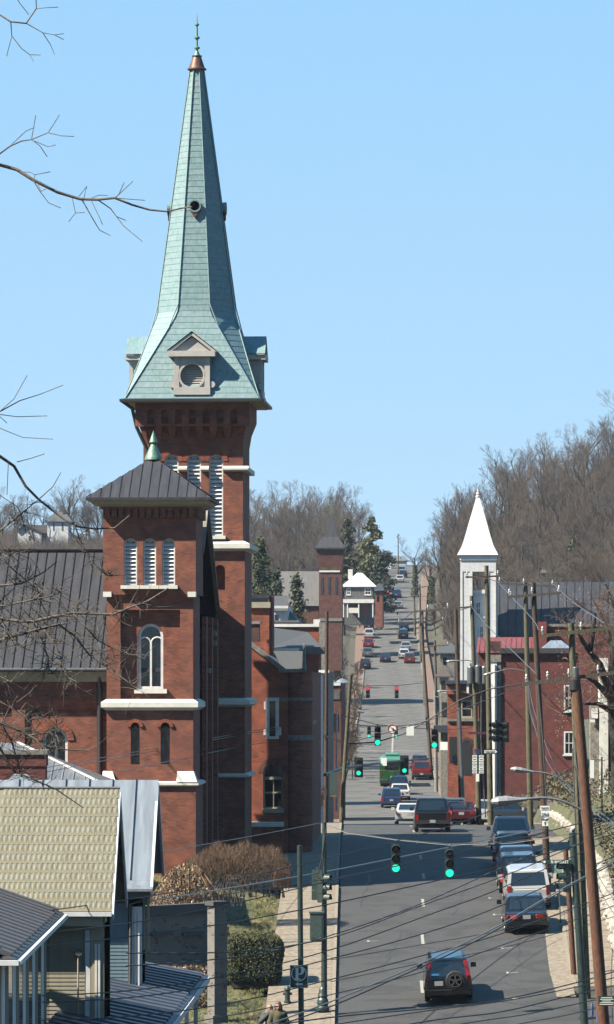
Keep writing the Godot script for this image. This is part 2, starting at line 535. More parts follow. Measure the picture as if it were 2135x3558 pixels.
func make_setting():
	# ground: one sheet from the camera's hillside to behind the far hills
	var dl = []
	var d = -40.0
	while d < 320: dl.append(d); d += 6.0
	while d < 1200: dl.append(d); d += 16.0
	for e in [1260, 1400, 1700, 2000]: dl.append(float(e))
	var sl = [-600, -350, -220, -160, -120, -95, -75, -60, -48, -38, -30, -24, -19, -15, -12, -9.6, -8.1, -7.2, 0, 7.2, 8.1, 9.5, 10.5, 12, 15, 19, 24, 30, 38, 48, 60, 75, 95, 120, 160, 220, 350, 600]
	var mb = MB.new()
	var wob = FastNoiseLite.new()
	wob.seed = 2; wob.frequency = 0.02
	var rows = []
	for e in dl:
		var row = []
		for s in sl:
			var h = ground_h(s, maxf(e, 0.0)) + (1.5 if e < 0 else 0.0)
			if s > -7.5 and s < 7.5: h -= 0.34
			elif absf(s) > 20: h += wob.get_noise_2d(s, e) * clampf((absf(s) - 20) * 0.03, 0, 1.5) * (0.4 if e < 350 else 1.0)
			row.append(Vector3(road_x(maxf(e, 0.0)) + s, h, -e))
		rows.append(row)
	for i in dl.size() - 1:
		for j in sl.size() - 1:
			mb.quad(rows[i][j], rows[i][j + 1], rows[i + 1][j + 1], rows[i + 1][j])
			var far = smoothstep(330, 560, dl[i])
			var lawn = Color(0.093, 0.086, 0.037)
			var litter = Color(0.055, 0.044, 0.034)
			if dl[i] > 250 and dl[i] < 420: lawn = Color(0.08, 0.068, 0.047)
			mb.paint(lawn.lerp(litter, far))
	struct("ground", mb, "terrain")
	# the near street
	mb = MB.new()
	ribbon(mb, -4.35, 0.0, 0.0, 0.0, 90, 262, 3.0)
	ribbon(mb, 0.0, kerb_r, 0.0, 0.0, 90, 262, 3.0)
	ribbon(mb, 4.0, 40.0, 0.004, 0.004, 120, 163.2, 6.0)
	ribbon(mb, 5.6, 26.0, 0.008, 0.008, 233, 251, 3.0)
	struct("road", mb, "asphalt")
	mb = MB.new()
	ribbon(mb, -4.6, 4.6, -0.004, -0.004, 262, 1060, 8.0)
	for k in 4:
		ribbon(mb, -14.5 - k * 10.0, -4.5 - k * 10.0, -0.01, -0.01, 368, 383, 5.0)
		ribbon(mb, 4.5 + k * 10.0, 14.5 + k * 10.0, -0.01, -0.01, 368, 383, 5.0)
		ribbon(mb, -14.5 - k * 10.0, -4.5 - k * 10.0, -0.01, -0.01, 520, 533, 5.0)
		ribbon(mb, -14.5 - k * 10.0, -4.5 - k * 10.0, 0.3, 0.3, 800, 812, 5.0)
	struct("far_road", mb, "asphalt_old")
	mb = MB.new()
	ribbon(mb, -4.4, -0.4, 0.006, 0.006, 263, 300, 4.0)
	struct("road_patch", mb, "asphalt_patch")
	# gutters, pavements and kerbs
	mb = MB.new()
	ribbon(mb, kerb_r, func(d): return kerb_r(d) + 0.72, 0.006, 0.006, 163.4, 232.0, 3.0)
	struct("gutter_pavement", mb, "concrete")
	var pl = [["pavement", -7.0, -4.55, 150.0, 199.0], ["pavement", -9.0, -4.55, 200.0, 262.0], ["pavement", func(d): return kerb_r(d) + 0.88, func(d): return kerb_r(d) + 2.75, 165.0, 231.5], ["pavement", 6.6, 9.0, 252.5, 262.0]]
	for q in pl:
		# laid as separate concrete slabs with open joints
		var base = MB.new()
		slab(base, q[1], q[2], 0.10, q[3], q[4])
		var st = struct(q[0], base, "stone_grey")
		var e = q[3]
		while e < q[4] - 0.5:
			var e1 = minf(e + 1.52, q[4])
			var sm = MB.new()
			slab(sm, q[1], q[2], 0.125 + rng.randf_range(-0.004, 0.004), e + 0.02, e1 - 0.02, 2.0)
			put("paving_slab", sm, "concrete", st)
			e += 1.55
		for side in [[(func(d): return kerb_r(d) + 0.72), (func(d): return kerb_r(d) + 0.875)]] if q[1] is Callable else ([[q[2] + 0.006, q[2] + 0.16]] if q[1] < 0 else [[q[1] - 0.16, q[1] - 0.006]]):
			var km = MB.new()
			slab(km, side[0], side[1], 0.14, q[3], q[4], 3.0)
			put("kerb", km, "kerb_stone", st)
	for q in [["brick_pavement", -6.2, -4.75, 262.5, 366.0], ["brick_pavement", -6.2, -4.75, 385.0, 518.0], ["brick_pavement", -6.2, -4.75, 535.0, 798.0], ["brick_pavement", -6.0, -4.75, 814.0, 1050.0], ["brick_pavement", 4.75, 6.1, 262.5, 366.0], ["brick_pavement", 4.75, 6.1, 385.0, 1050.0]]:
		mb = MB.new()
		slab(mb, q[1], q[2], 0.13, q[3], q[4], 8.0)
		var st = struct("pavement", mb, "brick_pave")
		mb = MB.new()
		if q[1] < 0: slab(mb, q[2] + 0.004, q[2] + 0.2, 0.135, q[3], q[4], 8.0)
		else: slab(mb, q[1] - 0.2, q[1] - 0.004, 0.135, q[3], q[4], 8.0)
		put("kerb", mb, "concrete", st)
	# painted markings
	for k in 9:
		var a = 153.3 + k * 12.2 if k < 5 else 165.5 + (k - 1) * 12.2
		if a > 255: continue
		mb = MB.new()
		var s = lerpf(-1.15, -0.35, clampf((a - 160) / 45.0, 0, 1))
		ribbon(mb, s - 0.065, s + 0.065, 0.008, 0.008, a, a + 3.0, 1.5)
		struct("lane_dash", mb, "road_paint")
	for q in [[2.35, 163.4], [2.35, 169.6], [2.35, 175.8], [-3.1, 179.0], [2.35, 186.0], [2.35, 192.2]]:
		mb = MB.new()
		ribbon(mb, q[0], q[0] + 0.42, 0.008, 0.008, q[1], q[1] + 0.09, 1.0)
		ribbon(mb, q[0] - 0.04, q[0] + 0.06, 0.012, 0.012, q[1] - 0.2, q[1] + 0.3, 1.0)
		struct("parking_mark", mb, "road_paint")
	for q in [[384.0, -4.4, 1.6, 0.5], [399.0, -4.4, 4.0, 0.2], [505.0, -4.4, 4.0, 0.7], [511.0, -4.0, 4.0, 0.3], [364.5, -4.4, 4.4, 0.3], [281.0, -3.6, -1.2, 0.35]]:
		mb = MB.new()
		ribbon(mb, q[1], q[2], 0.014, 0.014, q[0], q[0] + q[3], 1.0)
		struct("stop_line", mb, "road_paint")
	for a in [266.0, 271.0, 277.0, 284.0, 291.0]:
		mb = MB.new()
		ribbon(mb, -0.75, -0.45, 0.014, 0.014, a, a + 1.2, 1.0)
		struct("lane_dash", mb, "road_paint")
	# sealed cracks in the near surface
	for q in [[1.9, 168.0, 3.4, 164.0], [-2.6, 171.0, -1.6, 182.0], [0.6, 186.0, 1.5, 199.0], [-3.4, 190.0, -2.9, 205.0], [2.9, 172.0, 3.3, 184.0]]:
		mb = MB.new()
		for k in 10:
			var p = [lerpf(q[0], q[2], k / 10.0) + 0.09 * sin(k * 2.3 + q[1]), lerpf(q[1], q[3], k / 10.0)]; var p2 = [lerpf(q[0], q[2], (k + 1) / 10.0) + 0.09 * sin((k + 1) * 2.3 + q[1]), lerpf(q[1], q[3], (k + 1) / 10.0)]
			var A = on_road(p[0], p[1], 0.006); var B = on_road(p2[0], p2[1], 0.006)
			mb.quad(A - Vector3(0.022, 0, 0), A + Vector3(0.022, 0, 0), B + Vector3(0.022, 0, 0), B - Vector3(0.022, 0, 0))
		struct("sealed_crack", mb, "tar")
	mb = MB.new()
	ribbon(mb, 0.1, 0.3, 0.006, 0.006, 420, 560, 5.0)
	struct("centre_line", mb, "road_paint")
func louvre_window(f, parent, x0, x1, ytop, ybot, dz, slats, deep = 0.32):
	# timber frame, slats and sill inside an arched opening
	var a = f.xy(x0, ybot, dz); var b = f.xy(x1, ytop, dz)
	var w = b.x - a.x
	var win = put("louvred_window", _arch_ring(a.x, b.x, a.y, b.y, 0.07, -dz - 0.12, -dz - 0.22), "white_paint", parent)
	var back = MB.new()
	back.prism(arch(a.x + 0.04, b.x - 0.04, a.y, b.y - 0.04), -dz - deep + 0.02, -dz - deep - 0.01)
	put("backing", back, "roof_seam", win)
	var st = (b.y - a.y) / slats
	for i in slats:
		var y = a.y + (i + 0.5) * st
		var hw = w / 2.0 - 0.075
		var r = w / 2.0 - 0.06
		var over = y - (b.y - w / 2.0)
		if over > 0: hw = minf(hw, sqrt(maxf(r * r - over * over, 0.01)))
		var mb = MB.new()
		mb.box(Vector3((a.x + b.x) / 2, y, -dz - 0.2), Vector3(hw * 2, 0.022, st * 1.2), Basis(Vector3.RIGHT, deg_to_rad(48)))
		put("slat", mb, "louvre", win)
	var sm = MB.new()
	sm.box(Vector3((a.x + b.x) / 2, a.y - 0.08, -dz + 0.0), Vector3(w + 0.26, 0.16, 0.42))
	put("sill", sm, "stone", win)
	return arch(a.x, b.x, a.y, b.y)

func _arch_ring(x0, x1, y0, y1, t, z0, z1):
	var mb = MB.new()
	var o = arch(x0, x1, y0, y1, 12); var i = arch(x0 + t, x1 - t, y0 + t, y1 - t, 12)
	var n = o.size()
	for k in n:
		var a = o[k]; var b = o[(k + 1) % n]; var c = i[(k + 1) % n]; var d = i[k]
		mb.quad(Vector3(a.x, a.y, z0), Vector3(b.x, b.y, z0), Vector3(c.x, c.y, z0), Vector3(d.x, d.y, z0))
		mb.quad(Vector3(d.x, d.y, z0), Vector3(c.x, c.y, z0), Vector3(c.x, c.y, z1), Vector3(d.x, d.y, z1))
		mb.quad(Vector3(b.x, b.y, z0), Vector3(a.x, a.y, z0), Vector3(a.x, a.y, z1), Vector3(b.x, b.y, z1))
	return mb

func hood(parent, x0, x1, ytop, z, m, bricks = 11, h = 0.24, proud = 0.06):
	# voussoirs round an arched head
	var r = (x1 - x0) / 2.0
	var c = Vector2((x0 + x1) / 2.0, ytop - r)
	for k in bricks:
		var a0 = PI * (k + 0.06) / bricks; var a1 = PI * (k + 0.94) / bricks
		var q = []
		for e in [[a0, r], [a0, r + h], [a1, r + h], [a1, r]]: q.append(c + Vector2(cos(e[0]), sin(e[0])) * e[1])
		var mb = MB.new()
		mb.prism(q, z + proud, z - 0.05)
		put("brick", mb, m, parent)

func belt(parent, x0, x1, z0, z1, y0, y1, out, m = "stone"):
	# moulded stone band round a tower: sloped top, chamfered underside
	var h = y1 - y0
	var mb = MB.new()
	mb.loft([[y0, x0 - 0.03, x1 + 0.03, z0 + 0.03, z1 - 0.03], [y0 + h * 0.28, x0 - out, x1 + out, z0 + out, z1 - out], [y0 + h * 0.72, x0 - out, x1 + out, z0 + out, z1 - out], [y1, x0 - 0.01, x1 + 0.01, z0 + 0.01, z1 - 0.01]])
	return put("stone_band", mb, m, parent)

func make_church():
	var f = frame_at("church", "red brick church with tall pale green copper spire and a smaller front tower", "church", 672, 2997, 197.0)
	var C = f.n
	# ---- small front tower
	var T1 = Node3D.new(); T1.name = "front_tower"; C.add_child(T1)
	var D1 = 3.95
	var lo = f.xy(371, 2950, 0); var hi = f.xy(672, 2060, 0)
	var xl = lo.x; var xr = hi.x
	var ul = f.xy(359, 2066, -0.16); var ur = f.xy(681, 1762, -0.16)
	# upper stage with three louvred openings
	var holes = []
	for c in [[431, 477], [498, 543], [564, 609]]:
		holes.append(louvre_window(f, C, c[0], c[1], 1870, 2034, -0.16, 12))
	var mb = MB.new()
	wall_holes(mb, ul.x, ul.y, ur.x, ur.y, holes, 0.16, -0.3)
	mb.span(Vector3(ul.x, ul.y, -0.3), Vector3(ur.x, ur.y, -D1 - 0.16))
	# middle stage: recessed panel round the tall window
	var panel = [f.xy(419, 2430, 0), f.xy(626, 2430, 0), f.xy(626, 2119, 0), f.xy(419, 2119, 0)]
	var beltlo = f.xy(371, 2466, 0).y; var belthi = f.xy(371, 2430, 0).y
	wall_holes(mb, xl, belthi - 0.2, xr, hi.y, [panel], 0.0, -0.34)
	var wa = f.xy(481, 2394, 0.34); var wb = f.xy(568, 2167, 0.34)
	wall_holes(mb, xl + 0.2, belthi - 0.1, xr - 0.2, hi.y - 0.1, [arch(wa.x, wb.x, wa.y, wb.y, 14)], -0.32, -0.62)
	# lower stage with two slits
	var slits = []
	for c in [[455, 486], [559, 591]]:
		var a = f.xy(c[0], 2656, 0); var b = f.xy(c[1], 2510, 0)
		slits.append(arch(a.x, b.x, a.y, b.y))
	var low = f.xy(371, 2716, 0).y
	wall_holes(mb, xl, low, xr, beltlo + 0.15, slits, 0.0, -0.45)
	mb.span(Vector3(xl - 0.15, lo.y - 2.0, 0.15), Vector3(xr + 0.13, low, -D1 - 0.1))
	mb.span(Vector3(xl + 0.004, low, -0.62), Vector3(xr - 0.004, ul.y, -D1))
	put("tower_wall", mb, "brick", T1)
	# corner pilasters
	for s in [[xr - 0.9, xr + 0.10], [xl - 0.08, xl + 0.7]]:
		bx("pilaster", T1, Vector3(s[0], lo.y - 2.0, 0.1), Vector3(s[1], low - 0.25, -0.6), "brick")
	# tall twin light window
	var wn = put("twin_window", _arch_ring(wa.x, wb.x, wa.y, wb.y, 0.12, -0.4, -0.56), "white_paint", T1)
	mb = MB.new()
	mb.prism(arch(wa.x + 0.1, wb.x - 0.1, wa.y + 0.1, wb.y - 0.1), -0.52, -0.55)
	put("pane", mb, "glass", wn)
	mb = MB.new()
	var mx = (wa.x + wb.x) / 2
	mb.box(Vector3(mx, (wa.y + wb.y) / 2 - 0.4, -0.47), Vector3(0.09, wb.y - wa.y - 0.9, 0.07))
	for s in [-1, 1]:
		var pts = []
		for k in 9: pts.append(Vector3(mx + s * 0.29 + cos(PI * k / 8) * 0.29, wb.y - 0.92 + sin(PI * k / 8) * 0.3, -0.47))
		mb.tube(pts, 0.04, 5)
	put("mullion", mb, "white_paint", wn)
	bx("sill", wn, Vector3(wa.x - 0.18, wa.y - 0.2, -0.1), Vector3(wb.x + 0.18, wa.y, -0.5), "stone")
	hood(T1, wa.x, wb.x, wb.y, -0.34, "brick_orange", 17, 0.22, 0.03)
	for s in slits:
		var x0 = s[0].x; var x1 = s[1].x; var y0 = s[0].y; var y1 = s[0].y + 99
		for q in s: y1 = maxf(y1 if y1 < s[0].y + 90 else -99, q.y)
		hood(T1, x0, x1, y1, 0.0, "brick_orange", 7, 0.16, 0.07)
		var w = MB.new()
		w.span(Vector3(x0, y0, -0.3), Vector3(x0 + 0.15, y1 - 0.25, -0.4))
		w.span(Vector3(x1 - 0.15, y0, -0.3), Vector3(x1, y1 - 0.25, -0.4))
		w.span(Vector3(x0 + 0.15, y0, -0.3), Vector3(x1 - 0.15, y0 + 0.3, -0.4))
		w.span(Vector3(x0 + 0.15, y1 - 0.4, -0.3), Vector3(x1 - 0.15, y1 - 0.25, -0.4))
		var sw = put("slit_window", w, "stone_grey", T1)
		bx("pane", sw, Vector3(x0 + 0.1, y0 + 0.1, -0.37), Vector3(x1 - 0.1, y1 - 0.2, -0.39), "glass")
	# stone bands
	belt(T1, xl, xr, 0.0, -D1, f.xy(0, 2468, 0).y, f.xy(0, 2429, 0).y, 0.24)
	belt(T1, xl - 0.1, xr + 0.1, 0.12, -D1, f.xy(0, 2732, 0).y, f.xy(0, 2714, 0).y, 0.16)
	for s in [[359, 388], [653, 681]]:
		var a = f.p(s[0], 2074, -0.18); var b = f.p(s[1], 2056, -0.18)
		bx("corner_block", T1, a + Vector3(0, 0, 0.05), b - Vector3(0, 0, 0.5), "stone")
	bx("corbel_course", T1, Vector3(ul.x + 0.4, ul.y - 0.12, 0.10), Vector3(ur.x - 0.4, ul.y + 0.02, -0.3), "brick_orange")
	for s in [[xr - 0.75, xr + 0.2], [xl - 0.2, xl + 0.45]]:
		mb = MB.new()
		var y0 = f.xy(0, 2716, 0).y; var y1 = f.xy(0, 2679, 0).y
		mb.loft([[y0, s[0], s[1], 0.3, -0.7], [y1, s[0] + 0.03, s[1] - 0.18, 0.02, -0.5]])
		put("buttress_cap", mb, "stone", T1)
	# dentils and eaves
	var dt = f.xy(0, 1800, -0.2)
	for k in 13:
		var x = lerpf(ul.x + 0.2, ur.x - 0.2, k / 12.0)
		bx("dentil", T1, Vector3(x - 0.11, dt.y, 0.30), Vector3(x + 0.11, dt.y + 0.4, 0.16), "brick")
	for k in 12:
		var z = lerpf(0.0, -D1, k / 11.0)
		bx("dentil", T1, Vector3(ur.x, dt.y, z - 0.11), Vector3(ur.x + 0.14, dt.y + 0.4, z + 0.11), "brick")
	mb = MB.new()
	var ey = f.xy(0, 1762, -0.16).y; var et = f.xy(0, 1739, -0.16).y
	mb.loft([[dt.y + 0.4, ul.x - 0.12, ur.x + 0.12, 0.3, -D1 - 0.3], [ey + 0.05, ul.x - 0.14, ur.x + 0.14, 0.32, -D1 - 0.32]])
	put("cornice_brick", mb, "brick", T1)
	mb = MB.new()
	mb.loft([[ey, ul.x - 0.18, ur.x + 0.18, 0.36, -D1 - 0.36], [ey + 0.1, ul.x - 0.45, ur.x + 0.45, 0.62, -D1 - 0.62], [et, ul.x - 0.6, ur.x + 0.6, 0.78, -D1 - 0.78]])
	put("eaves", mb, "cream", T1)
	var rl = ul.x - 0.72; var rr = ur.x + 0.72; var rz = 0.9; var rb = -D1 - 0.9
	var ry = et + 0.06
	var ax = (rl + rr) / 2; var az = (rz + rb) / 2; var ay = f.xy(0, 1597, 2.4).y
	mb = MB.new()
	mb.loft([[et - 0.02, rl, rr, rz, rb], [ry + 0.04, rl, rr, rz, rb], [ay, ax - 0.14, ax + 0.14, az + 0.14, az - 0.14]])
	var r1 = put("roof", mb, "roof_dark", T1)
	for side in 4:
		for k in 13:
			var t = (k + 0.5) / 13.0 * 2 - 1
			var hw = (rr - rl) / 2.0
			var q = 1.0 - absf(t)
			var a = Vector3(t * hw, ry + 0.05, hw); var b = Vector3(t * hw, lerpf(ry + 0.05, ay, q), lerpf(hw, 0.14, q))
			var bs = Basis(Vector3.UP, side * PI / 2)
			mb = MB.new()
			mb.bar(Vector3(ax, 0, az) + bs * a, Vector3(ax, 0, az) + bs * b, 0.035, 0.05)
			put("roof_seam", mb, "roof_seam", r1)
	mb = MB.new()
	mb.lathe(Vector3(ax, ay, az), [[0.42, -0.05], [0.40, 0.05], [0.13, 0.66], [0.14, 0.68], [0.2, 0.74], [0.2, 0.78], [0.0, 1.32]], 8)
	put("finial", mb, "copper_finial", T1)
	# ---- nave, between the towers and away from the street
	var nl = f.p(-420, 2320, 1.0); var nr = f.p(372, 1915, 7.0)
	var eave = f.p(0, 2322, 0.5); var ridge = f.p(0, 1915, 7.0)
	var wx0 = nl.x; var wx1 = xr - 0.9
	mb = MB.new()
	var aw = f.xy(148, 2700, 1.2); var ab = f.xy(236, 2528, 1.2)
	var hls = [arch(aw.x, ab.x, aw.y, ab.y, 14)]
	for k in 2: hls.append(arch(aw.x - 3.7 * (k + 1), ab.x - 3.7 * (k + 1), aw.y, ab.y, 14))
	wall_holes(mb, wx0, lo.y - 2.0, xl + 0.3, eave.y - 0.2, hls, -1.2, -1.7)
	mb.span(Vector3(wx0, lo.y - 2.0, -1.75), Vector3(wx1, eave.y - 0.2, -13.1))
	var gab = [Vector2(-1.4, eave.y - 0.3), Vector2(-15.6, eave.y - 0.3), Vector2(-8.4, ridge.y - 0.3)]
	put("nave_wall", mb, "brick", C)
	for h in hls:
		var hx0 = h[0].x; var hx1 = h[1].x; var ht = h[0].y
		for q in h: ht = maxf(ht, q.y)
		hood(C, hx0, hx1, ht, -1.2, "brick_orange", 15, 0.3, 0.05)
		var w = put("nave_window", _arch_ring(hx0, hx1, h[0].y, ht, 0.14, -1.42, -1.55), "white_paint", C)
		mb = MB.new()
		mb.prism(arch(hx0 + 0.1, hx1 - 0.1, h[0].y, ht - 0.1), -1.58, -1.6)
		put("pane", mb, "glass", w)
		mb = MB.new()
		mb.box(Vector3((hx0 + hx1) / 2, (h[0].y + ht) / 2, -1.5), Vector3(0.08, ht - h[0].y, 0.06))
		put("mullion", mb, "white_paint", w)
	var c2 = f.xy(0, 2466, 1.1).y
	bx("string_course", C, Vector3(wx0, c2, -1.08), Vector3(xl - 0.2, c2 + 0.45, -1.3), "brick_orange")
	for k in 4: bx("pilaster", C, Vector3(aw.x - 1.4 - 3.7 * k, lo.y - 2, -1.06), Vector3(aw.x - 0.8 - 3.7 * k, c2, -1.3), "brick")
	mb = MB.new()
	mb.loft([[eave.y - 0.62, wx0, xl - 0.02, -0.95, -1.9], [eave.y - 0.05, wx0, xl - 0.02, -0.6, -1.9]])
	put("eaves", mb, "cream", C)
	mb = MB.new()
	var E = Vector3(0, eave.y, -0.5); var R = Vector3(0, ridge.y, -7.0); var B = Vector3(0, eave.y, -13.6)
	var X0 = Vector3(wx0 - 0.4, 0, 0); var X1 = Vector3(wx1 + 0.2, 0, 0); var th = Vector3(0, -0.16, 0)
	mb.quad(X0 + E, X1 + E, X1 + R, X0 + R)
	mb.quad(X0 + R, X1 + R, X1 + B, X0 + B)
	mb.quad(X0 + E + th, X1 + E + th, X1 + E, X0 + E)
	mb.quad(X1 + B + th, X0 + B + th, X0 + B, X1 + B)
	mb.quad(X0 + R + th, X1 + R + th, X1 + E + th, X0 + E + th)
	mb.quad(X0 + B + th, X1 + B + th, X1 + R + th, X0 + R + th)
	mb.tri(X0 + E + th, X0 + R, X0 + B + th)
	var nroof = put("nave_roof", mb, "roof_dark", C)
	var x = wx0
	while x < wx1:
		mb = MB.new()
		mb.bar(Vector3(x, eave.y + 0.015, -0.5), Vector3(x, ridge.y + 0.015, -7.0), 0.032, 0.05)
		put("roof_seam", mb, "roof_seam", nroof)
		x += 0.445
	mb = MB.new()
	mb.tube([Vector3(wx0 - 0.4, eave.y - 0.06, -0.42), Vector3(xl - 0.05, eave.y - 0.06, -0.42)], 0.09, 6)
	put("gutter", mb, "galvanised", nroof)
	bx("ridge_cap", nroof, Vector3(wx0 - 0.4, ridge.y - 0.02, -6.88), Vector3(wx1, ridge.y + 0.08, -7.12), "roof_seam")
	mb = MB.new()
	var dp = f.p(346, 2345, 0.9)
	mb.tube([dp, dp + Vector3(0, -0.6, -0.2), Vector3(dp.x, lo.y - 2, dp.z - 0.2)], 0.13, 6)
	put("downpipe", mb, "black_trim", C)
	# ---- street gable between the towers, with its coping
	var gx = f.p(749, 2115, 13.8).x
	var gy0 = f.p(0, 2115, 13.8).y; var gy1 = f.p(0, 1762, 7.0).y
	mb = MB.new()
	mb.prism([Vector2(-3.7, lo.y - 2), Vector2(-3.7, lerpf(gy1, gy0, 0.49)), Vector2(-7.0, gy1), Vector2(-14.2, gy0 - 0.2), Vector2(-14.2, lo.y - 2)], 0.0, -1.2)
	mb.moved(Transform3D(Basis(Vector3(0, 0, 1), Vector3.UP, Vector3(1, 0, 0)), Vector3(gx, 0, 0)))
	put("gable_wall", mb, "brick", C)
	mb = MB.new()
	mb.bar(Vector3(gx - 0.55, gy1 + 0.1, -6.95), Vector3(gx - 0.55, gy0 - 0.02, -14.1), 1.5, 0.22)
	mb.bar(Vector3(gx - 0.55, gy1 + 0.1, -7.05), Vector3(gx - 0.55, lerpf(gy1, gy0, 0.49) + 0.1, -3.8), 1.5, 0.22)
	put("coping", mb, "stone_grey", C)
	for q in [[2202, 10.5], [2235, 10.5], [2330, 6.8]]:
		var lx = gx + 0.06; var c = f.p(0, q[0], q[1])
		bx("corbel_block", C, Vector3(gx - 0.1, c.y - 0.12, c.z - 0.3), Vector3(gx + 0.3, c.y + 0.12, c.z + 0.3), "stone_grey")
	for k in 3: bx("pilaster", C, Vector3(gx - 0.1, lo.y - 2, -5.2 - k * 3.5), Vector3(gx + 0.22, gy0 - 0.5, -5.9 - k * 3.5), "brick")
	# ---- main tower
	var z = 14.25
	var T2 = Node3D.new(); T2.name = "bell_tower"; C.add_child(T2)
	var tl = f.xy(499, 1545, z).x; var tr = f.xy(845, 1545, z).x
	var td = tr - tl
	var zf = -z; var zb = -z - td
	holes = []
	for c in [[573, 621], [651, 699], [727, 776]]:
		holes.append(louvre_window(f, C, c[0], c[1], 1578, 1862, z, 20))
	mb = MB.new()
	var by1 = f.xy(0, 1915, z).y; var cb = f.xy(0, 1545, z).y
	wall_holes(mb, tl, by1 - 0.2, tr, cb + 0.1, holes, zf, zf - 0.45)
	mb.span(Vector3(tl + 0.004, by1, zf - 0.44), Vector3(tr - 0.004, cb, zb))
	var nich = [arch(f.xy(747, 2050, z).x, f.xy(783, 2050, z).x, f.xy(0, 2050, z).y, f.xy(0, 1964, z).y)]
	wall_holes(mb, tl - 0.08, lo.y - 2, tr + 0.1, by1 + 0.1, nich, zf + 0.1, zf - 0.35)
	mb.span(Vector3(tl - 0.08, lo.y - 2, zf - 0.34), Vector3(tr + 0.1, by1, zb - 0.1))
	put("tower_wall", mb, "brick", T2)
	for h in holes:
		var ht = h[0].y
		for q in h: ht = maxf(ht, q.y)
		hood(T2, h[0].x, h[1].x, ht, zf, "brick_orange", 15, 0.24, 0.03)
	# stone bands and buttress corners
	var s0 = f.xy(0, 1640, z).y; var s1 = f.xy(0, 1624, z).y
	var xs = [tl, holes[0][0].x, holes[0][1].x, holes[1][0].x, holes[1][1].x, holes[2][0].x, holes[2][1].x, tr]
	for k in 4:
		mb = MB.new()
		var e0 = xs[k * 2] - (0.2 if k == 0 else 0.0); var e1 = xs[k * 2 + 1] + (0.28 if k == 3 else 0.0)
		mb.loft([[s0, e0, e1, zf + 0.04, zf - 0.2], [s0 + 0.08, e0, e1, zf + 0.22, zf - 0.2], [s1 - 0.06, e0, e1, zf + 0.22, zf - 0.2], [s1 + 0.04, e0, e1, zf + 0.03, zf - 0.2]])
		put("stone_band", mb, "stone", T2)
	bx("stone_band", T2, Vector3(tr, s0, zf - 0.2), Vector3(tr + 0.26, s1, zb), "stone")
	belt(T2, tl - 0.05, tr + 0.05, zf + 0.05, zb, f.xy(0, 1917, z).y, f.xy(0, 1881, z).y, 0.3)
	belt(T2, tl - 0.08, tr + 0.1, zf + 0.1, zb, f.xy(0, 2456, z).y, f.xy(0, 2425, z).y, 0.26, "stone")
	belt(T2, tl - 0.08, tr + 0.1, zf + 0.1, zb, f.xy(0, 2702, z).y, f.xy(0, 2686, z).y, 0.2, "stone")
	# machicolated head of the tower
	var ct = f.xy(0, 1402, z).y; var c1 = f.xy(0, 1455, z).y
	var ov = tl - f.xy(475, 1405, z).x
	mb = MB.new()
	mb.loft([[cb, tl, tr, zf, zb], [lerpf(cb, c1, 0.5), tl - ov * 0.3, tr + ov * 0.3, zf + ov * 0.3, zb - ov * 0.3], [c1, tl - ov, tr + ov, zf + ov, zb - ov], [ct, tl - ov, tr + ov, zf + ov, zb - ov]])
	var hd = put("corbelled_head", mb, "brick", T2)
	var nh = []
	for k in 7:
		var cx = lerpf(tl, tr, (k + 0.6) / 7.2)
		nh.append(arch(cx - 0.17, cx + 0.17, c1 - 0.3, c1 + 0.42, 6))
	mb = MB.new()
	wall_holes(mb, tl - ov - 0.01, c1 - 0.42, tr + ov + 0.01, ct - 0.01, nh, zf + ov + 0.2, zf + ov - 0.02)
	put("arcaded_course", mb, "brick", hd)
	for k in 6:
		var cx2 = lerpf(tl, tr, (k + 1.1) / 7.2)
		mb = MB.new()
		mb.loft([[c1 - 0.95, cx2 - 0.13, cx2 + 0.13, zf + ov * 0.5, zf], [c1 - 0.42, cx2 - 0.2, cx2 + 0.2, zf + ov + 0.16, zf]])
		put("corbel", mb, "brick", hd)
	# eaves and gutter
	var ry2 = f.xy(0, 1388, z - 0.9).y
	mb = MB.new()
	mb.loft([[ct - 0.02, tl - ov - 0.05, tr + ov + 0.05, zf + ov + 0.05, zb - ov - 0.05], [ry2 - 0.16, tl - 0.84, tr + 0.84, zf + 0.84, zb - 0.84], [ry2 - 0.03, tl - 0.9, tr + 0.9, zf + 0.9, zb - 0.9]])
	put("eaves", mb, "cream", T2)
	mb = MB.new()
	var gq = [Vector3(tl - 1.0, ry2 - 0.06, zf + 1.0), Vector3(tr + 1.0, ry2 - 0.06, zf + 1.0), Vector3(tr + 1.0, ry2 - 0.06, zb - 1.0), Vector3(tl - 1.0, ry2 - 0.06, zb - 1.0)]
	for k in 4: mb.bar(gq[k], gq[(k + 1) % 4], 0.16, 0.13)
	put("gutter", mb, "black_trim", T2)
	mb = MB.new()
	mb.tube([Vector3(tl - 0.95, ry2 - 0.1, zf + 0.8), Vector3(tl - 0.5, ct - 0.3, zf + 0.5), Vector3(tl - 0.3, ct - 1.2, zf + 0.35), Vector3(tl + 0.2, cb - 0.3, zf + 0.12), Vector3(tl + 0.2, by1, zf + 0.12)], 0.09, 6)
	put("downpipe", mb, "black_trim", T2)
	# ---- spire
	var cx = (tl + tr) / 2; var cz = (zf + zb) / 2
	var half = td / 2
	var top = f.xy(0, 248, z + half).y; var brk = f.xy(0, 1089, z + half - 1.9).y
	var base_y = ry2
	var aB = half + 0.84; var aM = 1.91; var aT = 0.31
